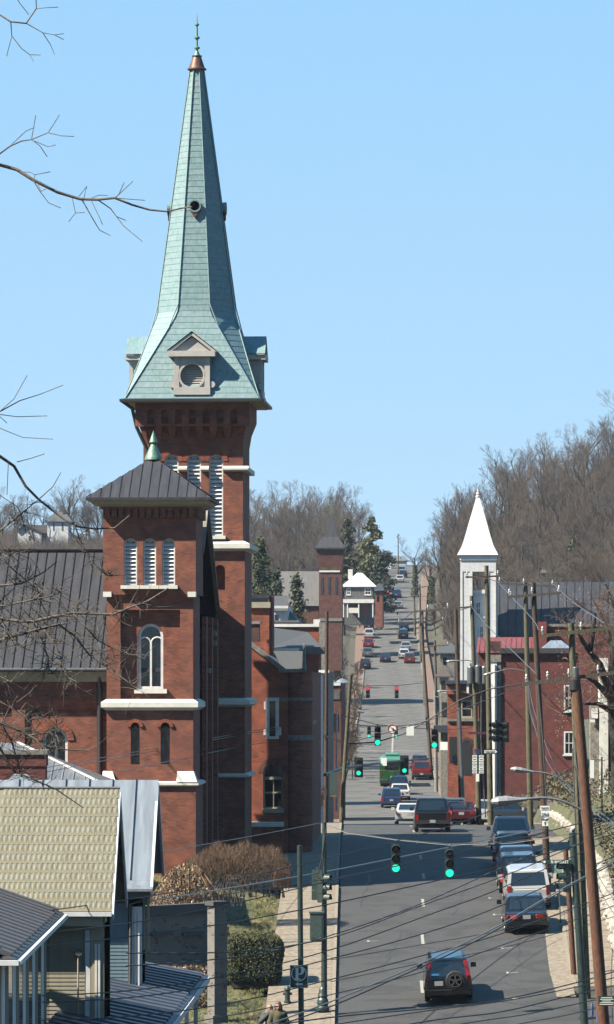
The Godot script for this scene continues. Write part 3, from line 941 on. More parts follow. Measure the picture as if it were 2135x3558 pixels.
	var shape = func(y):
		# [half width across flats, half width of a front face]
		if y > brk:
			var a = lerpf(aM, aT, (y - brk) / (top - brk))
			return [a, a * 0.4142]
		var t = (brk - y) / (brk - base_y)
		var a2 = lerpf(aM, aB, t * 0.93 + 0.07 * t * t)
		return [a2, lerpf(aM * 0.4142, aB, t * 0.97 + 0.03 * t * t)]
	var ring = func(y, grow):
		var s = shape.call(y)
		var a = s[0] + grow; var w = s[1] + grow * 0.4142
		var out = []
		for q in [[-w, a], [w, a], [a, w], [a, -w], [w, -a], [-w, -a], [-a, -w], [-a, w]]: out.append(Vector3(cx + q[0], y, cz + q[1]))
		return out
	var sp = Node3D.new(); sp.name = "spire"; C.add_child(sp)
	var rows = 56
	var back = MB.new()
	for j in rows:
		var y0 = lerpf(base_y, top, float(j) / rows); var y1 = lerpf(base_y, top, float(j + 1) / rows)
		var A = ring.call(y0, 0.014); var Bq = ring.call(y1 + 0.02, 0.0)
		var Au = ring.call(y0 - 0.0, -0.03)
		for k in 8:
			var a = A[k]; var b = A[(k + 1) % 8]; var c = Bq[(k + 1) % 8]; var d = Bq[k]
			if k in [3, 4, 5]:
				back.quad(a, b, c, d)
				continue
			var q = MB.new()
			q.quad(a, b, c, d)
			q.quad(Au[k], Au[(k + 1) % 8], b, a)
			put("copper_course", q, ["copper", "copper_pale", "copper", "copper_deep", "copper"][(j * 3 + k * 2 + (j / 3)) % 5], sp)
	put("copper_back", back, "copper", sp)
	for k in 8:
		var pts = []
		for j in 15: 
			var y = lerpf(base_y + 0.05, top, j / 14.0)
			pts.append(ring.call(y, 0.03)[k])
		mb = MB.new()
		mb.tube(pts, 0.032, 4)
		put("hip_roll", mb, "copper_pale", sp)
	mb = MB.new()
	mb.loft([[base_y - 0.04, cx - aB - 0.06, cx + aB + 0.06, cz + aB + 0.06, cz - aB - 0.06], [base_y + 0.05, cx - aB - 0.05, cx + aB + 0.05, cz + aB + 0.05, cz - aB - 0.05]])
	put("drip_edge", mb, "copper_deep", sp)
	mb = MB.new()
	mb.lathe(Vector3(cx, top, cz), [[0.0, -0.02], [0.50, 0.0], [0.50, 0.05], [0.42, 0.08], [0.22, 0.65], [0.27, 0.67], [0.27, 0.7], [0.10, 0.72]], 8, Basis(Vector3.UP, PI / 8))
	put("cap", mb, "copper_raw", sp)
	mb = MB.new()
	mb.lathe(Vector3(cx, top + 0.70, cz), [[0.17, 0.0], [0.06, 0.25], [0.06, 0.32], [0.15, 0.35], [0.15, 0.42], [0.05, 0.47], [0.05, 0.8], [0.14, 0.86], [0.14, 0.92], [0.05, 0.99], [0.04, 1.47], [0.11, 1.51], [0.11, 1.56], [0.03, 1.64], [0.0, 2.1]], 8)
	put("finial", mb, "copper_finial", sp)
	# round vents high on the spire
	var vy = f.xy(0, 722, z + half - 1.0).y
	for k in 4:
		var bs = Basis(Vector3.UP, k * PI / 2)
		var va = shape.call(vy)[0]
		var at = Vector3(cx, vy, cz)
		mb = MB.new()
		mb.lathe(at + bs * Vector3(0, 0, va - 0.25), [[0.29, 0.0], [0.32, 0.5], [0.24, 0.5], [0.24, 0.05]], 14, bs * Basis(Vector3.RIGHT, PI / 2))
		var ve = put("round_vent", mb, "copper_deep", sp)
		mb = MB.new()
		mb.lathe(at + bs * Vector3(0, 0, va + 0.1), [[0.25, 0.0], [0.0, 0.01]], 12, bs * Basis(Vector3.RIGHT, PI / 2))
		put("vent_shade_disc", mb, "roof_seam", ve)  # black disc in front of the copper, painting the shade of the vent hole
		mb = MB.new()
		mb.prism([Vector2(-0.29, -0.18), Vector2(0, -0.6), Vector2(0.29, -0.18), Vector2(0.17, -0.25), Vector2(-0.17, -0.25)], va + 0.22, va - 0.1)
		mb.moved(Transform3D(bs, at))
		put("bracket", mb, "copper_raw", ve)
	# four gabled dormers
	var dy0 = f.xy(0, 1372, z - 0.4).y; var dy1 = f.xy(0, 1240, z - 0.4).y; var dy2 = f.xy(0, 1167, z - 0.4).y
	for k in 4:
		var bs = Basis(Vector3.UP, k * PI / 2)
		var xf = Transform3D(bs, Vector3(cx, 0, cz))
		var zd = half + 0.78; var w = 0.86
		var dm = MB.new()
		var cyy = (dy0 + dy1) / 2 - 0.05
		var circ = []
		for i in 20: circ.append(Vector2(cos(TAU * i / 20), sin(TAU * i / 20)) * 0.55 + Vector2(0, cyy))
		wall_holes(dm, -w, dy0, w, dy1, [circ], zd, zd - 0.3)
		dm.span(Vector3(-w, dy0, zd - 0.3), Vector3(-w + 0.1, dy1, zd - 2.4))
		dm.span(Vector3(w - 0.1, dy0, zd - 0.3), Vector3(w, dy1, zd - 2.4))
		var dn = put("dormer", dm.moved(xf), "dormer_paint", C)
		for q in [["base_block", -w - 0.04, dy0 - 0.05, w + 0.04, dy0 + 0.32, 0.08], ["cornice", -w - 0.28, dy1 - 0.05, w + 0.28, dy1 + 0.22, 0.24], ["pilaster", -w - 0.02, dy0 + 0.32, -w + 0.24, dy1 - 0.05, 0.06], ["pilaster", w - 0.24, dy0 + 0.32, w + 0.02, dy1 - 0.05, 0.06]]:
			mb = MB.new()
			mb.span(Vector3(q[1], q[2], zd + q[5]), Vector3(q[3], q[4], zd - (2.6 if q[0] == "cornice" else 0.12)))
			put(q[0], mb.moved(xf), "dormer_paint", dn)
		for s in [-1, 1]:
			mb = MB.new()
			var sc = []
			for i in 9: sc.append(Vector2(s * (w + 0.02 + 0.2 * (1 - cos(TAU * i / 8.0)) * 0.5), dy0 + 0.36 + 0.16 * sin(TAU * i / 8.0)))
			mb.lathe(Vector3(s * (w + 0.12), dy0 + 0.45, zd - 0.1), [[0.0, 0.0], [0.16, 0.0], [0.16, 0.12], [0.0, 0.12]], 10, Basis(Vector3.RIGHT, PI / 2))
			put("scroll", mb.moved(xf), "dormer_paint", dn)
		mb = MB.new()
		mb.prism([Vector2(-w - 0.2, dy1 + 0.18), Vector2(w + 0.2, dy1 + 0.18), Vector2(0, dy2 - 0.14)], zd + 0.05, zd - 0.2)
		put("pediment", mb.moved(xf), "dormer_paint", dn)
		mb = MB.new()
		for s in [-1, 1]:
			mb.bar(Vector3(s * (w + 0.32), dy1 + 0.14, zd - 0.02), Vector3(0, dy2 + 0.02, zd - 0.02), 0.4, 0.12, Vector3.UP)
		put("raking_cornice", mb.moved(xf), "dormer_paint", dn)
		mb = MB.new()
		mb.ctr = Vector3(0, dy1 - 2, zd - 2)
		for s in [-1, 1]:
			mb.oquad(Vector3(s * (w + 0.36), dy1 + 0.24, zd + 0.22), Vector3(0, dy2 + 0.15, zd + 0.22), Vector3(0, dy2 + 0.15, zd - 2.6), Vector3(s * (w + 0.36), dy1 + 0.24, zd - 2.6))
		put("dormer_roof", mb.moved(xf), "copper_pale", dn)
		mb = MB.new()
		mb.lathe(Vector3(0, cyy, zd - 0.06), [[0.55, 0.0], [0.67, 0.0], [0.67, 0.12], [0.57, 0.12], [0.55, 0.0]], 20, Basis(Vector3.RIGHT, PI / 2))
		put("round_frame", mb.moved(xf), "dormer_paint", dn)
		mb = MB.new()
		mb.prism(circ, zd - 0.27, zd - 0.3)
		put("backing", mb.moved(xf), "dormer_paint", dn)
		for i in 10:
			var y = -0.5 + i * 0.111
			var hw = sqrt(maxf(0.55 * 0.55 - y * y, 0.02))
			mb = MB.new()
			mb.box(Vector3(0, cyy + y, zd - 0.22), Vector3(hw * 2, 0.02, 0.16), Basis(Vector3.RIGHT, deg_to_rad(45)))
			put("slat", mb.moved(xf), "dormer_paint", dn)
	return f

func sash(parent, x0, y0, x1, y1, z, m = "white_paint", lights = 2, cols = 2, frame = 0.1, called = "window"):
	# a glazed window standing 2 cm proud of a wall whose face is at z
	var w = MB.new()
	w.span(Vector3(x0, y0, z - 0.04), Vector3(x0 + frame, y1, z + 0.05))
	w.span(Vector3(x1 - frame, y0, z - 0.04), Vector3(x1, y1, z + 0.05))
	w.span(Vector3(x0 + frame, y0, z - 0.04), Vector3(x1 - frame, y0 + frame, z + 0.05))
	w.span(Vector3(x0 + frame, y1 - frame, z - 0.04), Vector3(x1 - frame, y1, z + 0.05))
	var n = put(called, w, m, parent)
	bx("pane", n, Vector3(x0 + frame * 0.9, y0 + frame * 0.9, z - 0.03), Vector3(x1 - frame * 0.9, y1 - frame * 0.9, z + 0.012), "glass")
	for i in range(1, lights): bx("glazing_bar", n, Vector3(x0 + frame, lerpf(y0, y1, i / float(lights)) - 0.03, z - 0.02), Vector3(x1 - frame, lerpf(y0, y1, i / float(lights)) + 0.03, z + 0.035), m)
	for i in range(1, cols): bx("glazing_bar", n, Vector3(lerpf(x0, x1, i / float(cols)) - 0.02, y0 + frame, z - 0.02), Vector3(lerpf(x0, x1, i / float(cols)) + 0.02, y1 - frame, z + 0.03), m)
	bx("sill", n, Vector3(x0 - 0.08, y0 - 0.1, z - 0.03), Vector3(x1 + 0.08, y0, z + 0.12), m)
	return n

func make_annex():
	# the brick parish house beyond the tall tower
	var f = frame_at("parish_house", "red brick hall with stone trimmed gable and round corner turret beside the church", "building", 1030, 2950, 218.5)
	var C = f.n
	var l = f.xy(820, 2900, 0).x; var r = f.xy(1000, 2900, 0).x
	var y0 = -1.5
	var g = [Vector2(l, y0), Vector2(r, y0), f.xy(1000, 2331, 0), f.xy(992, 2331, 0), f.xy(866, 2232, 0), Vector2(l, f.xy(866, 2200, 0).y)]
	var aw = f.xy(915, 2810, 0); var ab = f.xy(984, 2650, 0)
	var ra = f.xy(925, 2568, 0); var rb = f.xy(970, 2424, 0)
	var mb = MB.new()
	# wall cut round the two windows
	var poly = [PackedVector2Array(g)]
	for h in [arch(aw.x, ab.x, aw.y, ab.y, 12), [Vector2(ra.x, ra.y), Vector2(rb.x, ra.y), Vector2(rb.x, rb.y), Vector2(ra.x, rb.y)]]:
		var cols = []
		var mid = (h[0].x + h[1].x) / 2
		for q in poly:
			for e in [[-99.0, mid], [mid, 99.0]]:
				for cpart in Geometry2D.intersect_polygons(q, PackedVector2Array([Vector2(e[0], -99), Vector2(e[1], -99), Vector2(e[1], 99), Vector2(e[0], 99)])):
					for k in Geometry2D.clip_polygons(cpart, PackedVector2Array(h)): cols.append(k)
		poly = cols
	for q in poly: mb.prism(q, 0.0, -0.4)
	var tx = f.xy(1031, 2800, 0).x
	var R = 0.78
	mb.span(Vector3(l, y0, -0.8), Vector3(tx + 0.5, f.xy(0, 2335, 0).y, -15))
	put("wall", mb, "brick_orange", C)
	mb = MB.new()
	mb.lathe(Vector3(tx, 0, -R - 0.05), [[R, y0], [R, f.xy(0, 2330, 0).y]], 28)
	put("turret", mb, "brick", C)
	for q in [[2435, 2424, 0.1], [2572, 2553, 0.04]]:
		mb = MB.new()
		mb.lathe(Vector3(tx, 0, -R - 0.05), [[R, f.xy(0, q[0], 0).y], [R + q[2], f.xy(0, q[0], 0).y], [R + q[2], f.xy(0, q[1], 0).y], [R, f.xy(0, q[1], 0).y]], 28)
		put("stone_band", mb, "stone_grey", C)
	bx("stone_band", C, f.p(970, 2438, -0.04), f.p(1000, 2424, 0.1), "stone_grey")
	# coping and slate roofs
	mb = MB.new()
	mb.bar(f.p(860, 2228, 0.2), f.p(994, 2333, 0.2), 0.6, 0.22)
	mb.span(f.p(970, 2336, -0.1), f.p(1065, 2324, 0.5))
	put("coping", mb, "stone_grey", C)
	mb = MB.new()
	mb.ctr = f.p(900, 2500, 4)
	mb.oquad(f.p(860, 2240, 0.3), f.p(1000, 2335, 0.3), f.p(1055, 2330, 6.0), f.p(920, 2268, 6.0))
	mb.oquad(f.p(950, 2262, 2.0), f.p(1055, 2262, 2.0), f.p(1056, 2326, 0.5), f.p(985, 2326, 0.5))
	put("roof", mb, "roof_slate", C)
	mb = MB.new()
	mb.loft([[f.xy(0, 2330, 0.8).y, f.xy(1052, 0, 0.8).x, f.xy(1064, 0, 0.8).x, -0.3, -1.4], [f.xy(0, 2236, 0.8).y, f.xy(1054, 0, 0.8).x, f.xy(1061, 0, 0.8).x, -0.7, -1.0]])
	put("gable_parapet", mb, "stone_grey", C)
	# windows
	var w = MB.new()
	w.span(Vector3(ra.x, ra.y, 0.04), Vector3(ra.x + 0.17, rb.y, -0.2))
	w.span(Vector3(rb.x - 0.17, ra.y, 0.04), Vector3(rb.x, rb.y, -0.2))
	w.span(Vector3(ra.x + 0.17, ra.y, 0.04), Vector3(rb.x - 0.17, ra.y + 0.14, -0.2))
	w.span(Vector3(ra.x + 0.17, rb.y - 0.17, 0.04), Vector3(rb.x - 0.17, rb.y, -0.2))
	for q in [[ra.x - 0.12, ra.y + 0.2, ra.y + 0.5], [rb.x - 0.05, ra.y + 0.2, ra.y + 0.6], [ra.x - 0.1, rb.y - 0.6, rb.y - 0.2]]:
		w.span(Vector3(q[0], q[1], 0.035), Vector3(q[0] + 0.17, q[2], -0.1))
	var wn = put("stone_window", w, "stone", C)
	bx("pane", wn, Vector3(ra.x + 0.1, ra.y + 0.1, -0.16), Vector3(rb.x - 0.1, rb.y - 0.1, -0.18), "glass")
	bx("glazing_bar", wn, Vector3(ra.x + 0.15, (ra.y + rb.y) / 2 - 0.04, -0.13), Vector3(rb.x - 0.15, (ra.y + rb.y) / 2 + 0.04, -0.15), "black_trim")
	hood(C, aw.x, ab.x, ab.y, 0.0, "brick_dull", 13, 0.24, 0.02)
	wn = put("arched_window", _arch_ring(aw.x, ab.x, aw.y, ab.y, 0.08, -0.2, -0.32), "cream", C)
	mb = MB.new()
	mb.prism(arch(aw.x + 0.06, ab.x - 0.06, aw.y + 0.06, ab.y - 0.06, 12), -0.3, -0.32)
	put("pane", mb, "glass", wn)
	var my = f.xy(0, 2703, 0).y; var ty = f.xy(0, 2753, 0).y
	bx("transom", wn, Vector3(aw.x + 0.05, my - 0.07, -0.12), Vector3(ab.x - 0.05, my + 0.07, -0.3), "cream")
	bx("meeting_rail", wn, Vector3(aw.x + 0.05, ty - 0.04, -0.2), Vector3(ab.x - 0.05, ty + 0.04, -0.3), "cream")
	bx("glazing_bar", wn, Vector3((aw.x + ab.x) / 2 - 0.03, aw.y + 0.08, -0.22), Vector3((aw.x + ab.x) / 2 + 0.03, my - 0.07, -0.3), "cream")
	bx("sill", wn, Vector3(aw.x - 0.05, aw.y - 0.2, 0.1), Vector3(ab.x + 0.05, aw.y, -0.3), "cream")
	var pb = f.xy(0, 2862, 0)
	bx("porch_ledge", C, Vector3(f.xy(868, 0, 0).x, pb.y - 0.1, 0.9), Vector3(f.xy(988, 0, 0).x, pb.y + 0.12, -0.1), "stone")
	bx("porch_wall", C, Vector3(f.xy(868, 0, 0).x, y0, 0.8), Vector3(f.xy(986, 0, 0).x, pb.y - 0.1, -0.1), "brick_orange")
func clapboards(parent, x0, x1, y0, y1, z, step, m):
	# overlapping boards, each its own piece; one mesh shared by all
	var mb = MB.new()
	mb.box(Vector3.ZERO, Vector3(x1 - x0, step * 1.12, 0.022), Basis(Vector3.RIGHT, -0.14))
	var me = mb.mesh()
	var y = y0
	while y < y1 - 0.01:
		var o = put("clapboard", me, m, parent)
		o.position = Vector3((x0 + x1) / 2, y + step / 2, z + 0.02)
		y += step

func gable_roof(parent, x0, x1, ye, yr, ze, zr, zb, m, th = 0.12, called = "roof"):
	var mb = MB.new()
	var E = Vector3(0, ye, ze); var R = Vector3(0, yr, zr); var B = Vector3(0, ye, zb)
	var A = Vector3(x0, 0, 0); var C = Vector3(x1, 0, 0); var t = Vector3(0, -th, 0)
	mb.quad(A + E, C + E, C + R, A + R); mb.quad(A + R, C + R, C + B, A + B)
	mb.quad(A + E + t, C + E + t, C + E, A + E); mb.quad(C + B + t, A + B + t, A + B, C + B)
	mb.quad(A + R + t, C + R + t, C + E + t, A + E + t); mb.quad(A + B + t, C + B + t, C + R + t, A + R + t)
	for s in [[C, 1], [A, -1]]:
		mb.quad(s[0] + E + t, s[0] + R + t, s[0] + R, s[0] + E)
		mb.quad(s[0] + R + t, s[0] + B + t, s[0] + B, s[0] + R)
	return put(called, mb, m, parent)

func make_near_houses():
	# ---- house under pressed tin shingles
	var f = frame_at("tin_shingle_house", "cream clapboard house with yellow pressed tin shingle roof", "house", 390, 3900, 125.0, -0.0175)
	var H = f.n
	var e = f.p(390, 3168, 0); var r = f.p(400, 2742, 3.4)
	var xr = e.x; var xl = f.p(-260, 3168, 0).x
	var back = -6.9
	gable_roof(H, xl, xr, e.y, r.y, 0.0, -3.45, back, "tin_a", 0.1)
	var wall = MB.new()
	wall.prism([Vector2(-0.55, e.y - 0.02), Vector2(-0.55, -3), Vector2(-2.6, -3), Vector2(-2.6, e.y + 2.0)], xr - 0.22, xl + 0.3)
	wall.prism([Vector2(-2.6, e.y + 2.0), Vector2(-2.6, -3), Vector2(back + 0.55, -3), Vector2(back + 0.55, e.y - 0.02), Vector2(-3.45, r.y - 0.5)], xr - 1.5, xl + 0.3)
	wall.moved(Transform3D(Basis(Vector3(0, 0, 1), Vector3.UP, Vector3(1, 0, 0)), Vector3.ZERO))
	put("wall", wall, "siding_cream", H)
	# shingles: three tones of one pressed shape
	var up = Vector3(0, r.y - e.y, -3.45)
	var len_ = up.length()
	up = up / len_
	var nrm = Vector3.RIGHT.cross(up).normalized()
	var rows = 13; var rh = len_ / rows; var sw = 0.1505
	var mb = MB.new()
	var w = sw * 0.49
	mb.quad(Vector3(-w, -0.02, 0.024), Vector3(w, -0.02, 0.024), Vector3(w, rh, 0.008), Vector3(-w, rh, 0.008))
	mb.quad(Vector3(-w, -0.02, 0.0), Vector3(w, -0.02, 0.0), Vector3(w, -0.02, 0.024), Vector3(-w, -0.02, 0.024))
	var tong = [Vector2(-w * 0.62, rh * 0.96), Vector2(-w * 0.66, rh * 0.34), Vector2(-w * 0.3, rh * 0.14), Vector2(0, rh * 0.04), Vector2(w * 0.3, rh * 0.14), Vector2(w * 0.66, rh * 0.34), Vector2(w * 0.62, rh * 0.96)]
	for i in tong.size():
		var a = tong[i]; var b = tong[(i + 1) % tong.size()]
		mb.tri(Vector3(0, rh * 0.5, 0.029), Vector3(a.x, a.y, 0.02), Vector3(b.x, b.y, 0.02))
	var sh = mb.mesh()
	for j in rows:
		var k = 0
		var x = xr - 0.03 - sw * (0.5 if j % 2 else 0.25)
		while k < 23:
			var o = put("tin_shingle", sh, ["tin_a", "tin_b", "tin_c", "tin_a", "tin_b"][rng.randi() % 5], H)
			o.transform = Transform3D(Basis(Vector3.RIGHT, up, nrm), Vector3(x, e.y, 0) + up * (j * rh + 0.01) + nrm * 0.004)
			x -= sw
			k += 1
	mb = MB.new()
	mb.tube([Vector3(xl, r.y + 0.03, -3.45), Vector3(xr + 0.02, r.y + 0.03, -3.45)], 0.05, 6, true)
	put("ridge_cap", mb, "roof_grey", H)
	for s in [[0.0, e.y], [back, e.y]]:
		mb = MB.new()
		mb.bar(Vector3(xr + 0.02, r.y - 0.18, -3.45), Vector3(xr + 0.02, s[1] - 0.16, s[0]), 0.06, 0.26)
		put("barge_board", mb, "siding_white", H)
	mb = MB.new()
	mb.span(Vector3(xl, e.y - 0.13, 0.1), Vector3(xr - 0.01, e.y - 0.01, -0.02))
	put("gutter", mb, "siding_white", H)
	mb = MB.new()
	mb.span(Vector3(xl, e.y - 0.42, -0.06), Vector3(xr - 0.3, e.y - 0.14, -0.52))
	put("eaves_board", mb, "cream", H)
	var wz = -0.55
	clapboards(H, xl + 0.4, f.p(296, 0, 0.55).x, -1.5, f.p(0, 3228, 0.55).y, wz, 0.118, "siding_cream")
	bx("frieze", H, Vector3(xl + 0.4, f.p(0, 3232, 0.5).y, wz + 0.05), Vector3(f.p(316, 0, 0.5).x, f.p(0, 3190, 0.5).y, wz - 0.1), "cream")
	bx("window_casing", H, f.p(296, 3232, 0.44), f.p(315, 3990, 0.6), "siding_white")
	bx("corner_board", H, f.p(315, 3192, 0.42), f.p(366, 3990, 0.9), "cream")
	for q in [[330, 338], [341, 349]]: bx("corner_bead", H, f.p(q[0], 3280, 0.38), f.p(q[1], 3960, 0.44), "white_paint")
	bx("corner_capital", H, f.p(311, 3205, 0.36), f.p(371, 3185, 0.95), "cream")
	mb = MB.new()
	var mp = f.p(275, 3310, 0.4)
	mb.lathe(mp, [[0.0, 0.1], [0.1, 0.1], [0.12, 0.06], [0.12, 0.0], [0.0, 0.0]], 14, Basis(Vector3.RIGHT, PI / 2))
	put("electric_meter", mb, "galvanised", H)
	mb = MB.new()
	mb.tube([mp + Vector3(-0.02, -0.1, 0.02), f.p(271, 3990, 0.4)], 0.028, 6)
	put("conduit", mb, "cream", H)
	# ---- wing with the dark ribbed roof in front of it
	var W = thing("bay_wing", "low wing with dark ribbed metal roof and white framed windows before the tin shingle house", "house wing", Vector3(-7.0, EYE - 15.6, -104.0))
	var ye = 15.6 - 6.8
	mb = MB.new()
	var q0 = Vector3(0, ye, 0); var q1 = Vector3(0, ye, -20.2); var q2 = Vector3(-4.2, ye + 1.45, -20.2); var q3 = Vector3(-4.2, ye + 1.45, -4.2); var q4 = Vector3(-9, ye, 0)
	mb.quad(q0, q1, q2, q3); mb.tri(q4, q0, q3)
	for q in [[q0, q1], [q4, q0]]: mb.quad(q[0] - Vector3(0, 0.1, 0), q[1] - Vector3(0, 0.1, 0), q[1], q[0])
	mb.quad(q0 - Vector3(0, 0.1, 0), q4 - Vector3(0, 0.1, 0), q4 + Vector3(0, -0.1, -20.2), q1 - Vector3(0, 0.1, 0))
	var wr = put("roof", mb, "roof_black", W)
	var z = -0.4
	while z > -20.2:
		var t = clampf(-z / 4.2, 0, 1)
		mb = MB.new()
		mb.bar(Vector3(-0.14, ye + 0.07, z), Vector3(-4.2 * t, ye + 1.45 * t + 0.03, z), 0.55, 0.12)
		put("roof_rib", mb, "roof_rib_lit_black", wr)
		z -= 1.15
	for k in 16:
		mb = MB.new()
		var t = clampf(k * 0.28 / 4.2, 0, 1)
		mb.bar(Vector3(-0.2 - k * 0.28, ye + 0.03, 0.0), Vector3(-0.2 - k * 0.28, ye + 1.45 * t + 0.03, -4.2 * t), 0.13, 0.1)
		put("roof_rib", mb, "roof_rib_lit_black", wr)
	for q in [[Vector3(0.06, ye - 0.1, 0.06), Vector3(0.06, ye - 0.1, -20.2)], [Vector3(-9, ye - 0.1, 0.06), Vector3(0.06, ye - 0.1, 0.06)]]:
		mb = MB.new()
		mb.bar(q[0], q[1], 0.12, 0.12)
		put("gutter", mb, "siding_white", wr)
	bx("wall", W, Vector3(-9, -1, -0.6), Vector3(-0.42, ye - 0.12, -20.2), "siding_cream")
	for k in 5:
		var zz = -0.75 - k * 3.9
		bx("window_post", W, Vector3(-0.46, 0, zz), Vector3(-0.40, ye - 0.2, zz - 1.0), "siding_white")
		bx("shutter", W, Vector3(-0.46, 2.0, zz - 1.05), Vector3(-0.405, ye - 0.4, zz - 2.4), "siding_olive")
		bx("pane", W, Vector3(-0.46, 2.0, zz - 2.45), Vector3(-0.41, ye - 0.4, zz - 3.85), "glass")
	for k in 5: sash(W, -8.6 + k * 1.65, ye - 3.2, -7.5 + k * 1.65, ye - 0.6, -0.6, "siding_white")
	# ---- pale blue house with a silvery sheet roof
	f = frame_at("blue_house", "blue clapboard house with smooth silver metal roof behind the tin shingle house", "house", 530, 3780, 140.0, -0.0175)
	H = f.n
	e = f.p(531, 3088, 0); r = f.p(540, 2710, 3.7)
	xr = e.x; xl = f.p(-200, 3088, 0).x
	back = -7.4
	var rf = gable_roof(H, xl, xr, e.y + 0.26, r.y, -0.2, -3.75, back, "roof_silver", 0.1)
	mb = MB.new()
	mb.quad(Vector3(xl, e.y, 0.18), Vector3(xr, e.y, 0.18), Vector3(xr, e.y + 0.27, -0.22), Vector3(xl, e.y + 0.27, -0.22))
	mb.quad(Vector3(xl, e.y - 0.08, 0.18), Vector3(xr, e.y - 0.08, 0.18), Vector3(xr, e.y, 0.18), Vector3(xl, e.y, 0.18))
	put("eaves_flare", mb, "roof_silver", rf)
	for k in 9:
		var x = f.p(468, 2900, 1.8).x - 0.04 - k * 0.78
		mb = MB.new()
		mb.bar(Vector3(x, e.y + 0.28, -0.2), Vector3(x, r.y + 0.02, -3.75), 0.03, 0.05)
		put("roof_seam", mb, "roof_seam", rf)
	wall = MB.new()
	wall.prism([Vector2(-0.5, e.y + 0.05), Vector2(-0.5, -3), Vector2(-2.2, -3), Vector2(-2.2, e.y + 1.4)], xr - 0.36, xl + 0.3)
	wall.prism([Vector2(-2.2, e.y + 1.4), Vector2(-2.2, -3), Vector2(back + 0.4, -3), Vector2(back + 0.4, e.y + 0.1), Vector2(-3.75, r.y - 0.4)], xr - 1.5, xl + 0.3)
	wall.moved(Transform3D(Basis(Vector3(0, 0, 1), Vector3.UP, Vector3(1, 0, 0)), Vector3.ZERO))
	put("wall", wall, "siding_blue", H)
	for s in [[0.1, e.y], [back, e.y + 0.26]]:
		mb = MB.new()
		mb.bar(Vector3(xr - 0.03, r.y - 0.16, -3.75), Vector3(xr - 0.03, s[1] - 0.1, s[0]), 0.08, 0.22)
		put("barge_board", mb, "siding_white", H)
	bx("eaves_board", H, Vector3(xl, e.y - 0.32, 0.06), Vector3(xr - 0.1, e.y - 0.09, -0.5), "roof_slate")
	clapboards(H, xl + 0.4, f.p(446, 0, 0.5).x, -1.0, e.y - 0.5, -0.5, 0.12, "siding_blue")
	bx("corner_board", H, f.p(449, 3150, 0.38), f.p(496, 3800, 0.7), "siding_white")
	for q in [[458, 464], [468, 474], [480, 486]]: bx("corner_bead", H, f.p(q[0], 3170, 0.33), f.p(q[1], 3790, 0.4), "white_paint")
	mb = MB.new()
	mb.tube([f.p(528, 3100, 0.1), f.p(500, 3128, 0.2), f.p(455, 3142, 0.3), f.p(452, 3480, 0.3)], 0.05, 6)
	put("downpipe", mb, "roof_slate", H)
	for q in [[497, 505], [512, 520]]: bx("side_trim", H, f.p(q[0], 3100, 0.8), f.p(q[1], 3300, 1.0), "cream")
	# ---- porch roofs between the two houses and the pavement
	var R = thing("porch", "long ribbed navy metal porch roof beside the blue house", "porch", Vector3(-3.45, EYE - 14.2, -118.0))
	var hy = 14.2 - 10.42; var L = 32.5
	mb = MB.new()
	var a = Vector3(-0.95, hy, 0); var b = Vector3(0, hy, -L); var c = Vector3(-3.5, hy + 0.66, -L); var d = Vector3(-3.9, hy + 0.62, 0)
	var dn = Vector3(0, -0.1, 0)
	mb.quad(a, b, c, d); mb.quad(a + dn, b + dn, b, a); mb.quad(a + dn, a, d, d + dn); mb.quad(d + dn, c + dn, b + dn, a + dn)
	var pr = put("roof", mb, "roof_navy", R)
	for k in 28:
		var f0 = (k + 0.5) / 28.0
		mb = MB.new()
		mb.bar(a.lerp(b, f0) + Vector3(-0.14, 0.05, 0), d.lerp(c, f0) + Vector3(0, 0.03, 0), 0.55, 0.12)
		put("roof_rib", mb, "roof_rib_lit_navy", pr)
	mb = MB.new()
	mb.bar(a + Vector3(0.03, -0.14, 0), b + Vector3(0.03, -0.14, 0), 0.06, 0.2)
	put("fascia", mb, "siding_white", R)
	for k in 6:
		var p = a.lerp(b, (k + 0.3) / 6.0) + Vector3(-0.22, 0, 0)
		bx("post", R, Vector3(p.x - 0.07, -0.3, p.z - 0.07), Vector3(p.x + 0.07, hy - 0.12, p.z + 0.07), "siding_white")
	bx("deck", R, Vector3(-3.6, -0.4, 0), Vector3(-0.95, 0.5, -L), "stone_grey")
	# ---- silver roofed house further back, with its painted chimney in front
	var B = thing("silver_roof_house", "brick house with shallow silver hipped roof below the church nave", "house", P(428, 2760, 183.0) + Vector3(0, -6.0, 0), -0.0175)
	mb = MB.new()
	var p0 = Vector3(0, 6.0, 0); var p1 = Vector3(-13, 6.0, 0); var p2 = Vector3(-4.9, 8.1, -4.9); var p3 = Vector3(-13, 8.1, -4.9); var p4 = Vector3(0, 6.0, -10); var p5 = Vector3(-13, 6.0, -10)
	mb.quad(p1, p0, p2, p3); mb.tri(p0, p4, p2); mb.quad(p4, p5, p3, p2)
	mb.quad(p1 - Vector3(0, 0.12, 0), p0 - Vector3(0, 0.12, 0), p0, p1); mb.quad(p0 - Vector3(0, 0.12, 0), p4 - Vector3(0, 0.12, 0), p4, p0)
	var br = put("roof", mb, "roof_silver_dull", B)
	for k in 26:
		var x = -0.3 - k * 0.48
		var t = minf(-x / 4.9, 1.0)
		mb = MB.new()
		mb.bar(Vector3(x, 6.02, 0), Vector3(x, 6.02 + 2.1 * t, -4.9 * t), 0.04, 0.05)
		put("roof_seam", mb, "roof_silver", br)
	mb = MB.new()
	mb.bar(p0 + Vector3(0, 0.05, 0), p2 + Vector3(0, 0.05, 0), 0.12, 0.06)
	put("hip_roll", mb, "roof_white", br)
	mb = MB.new()
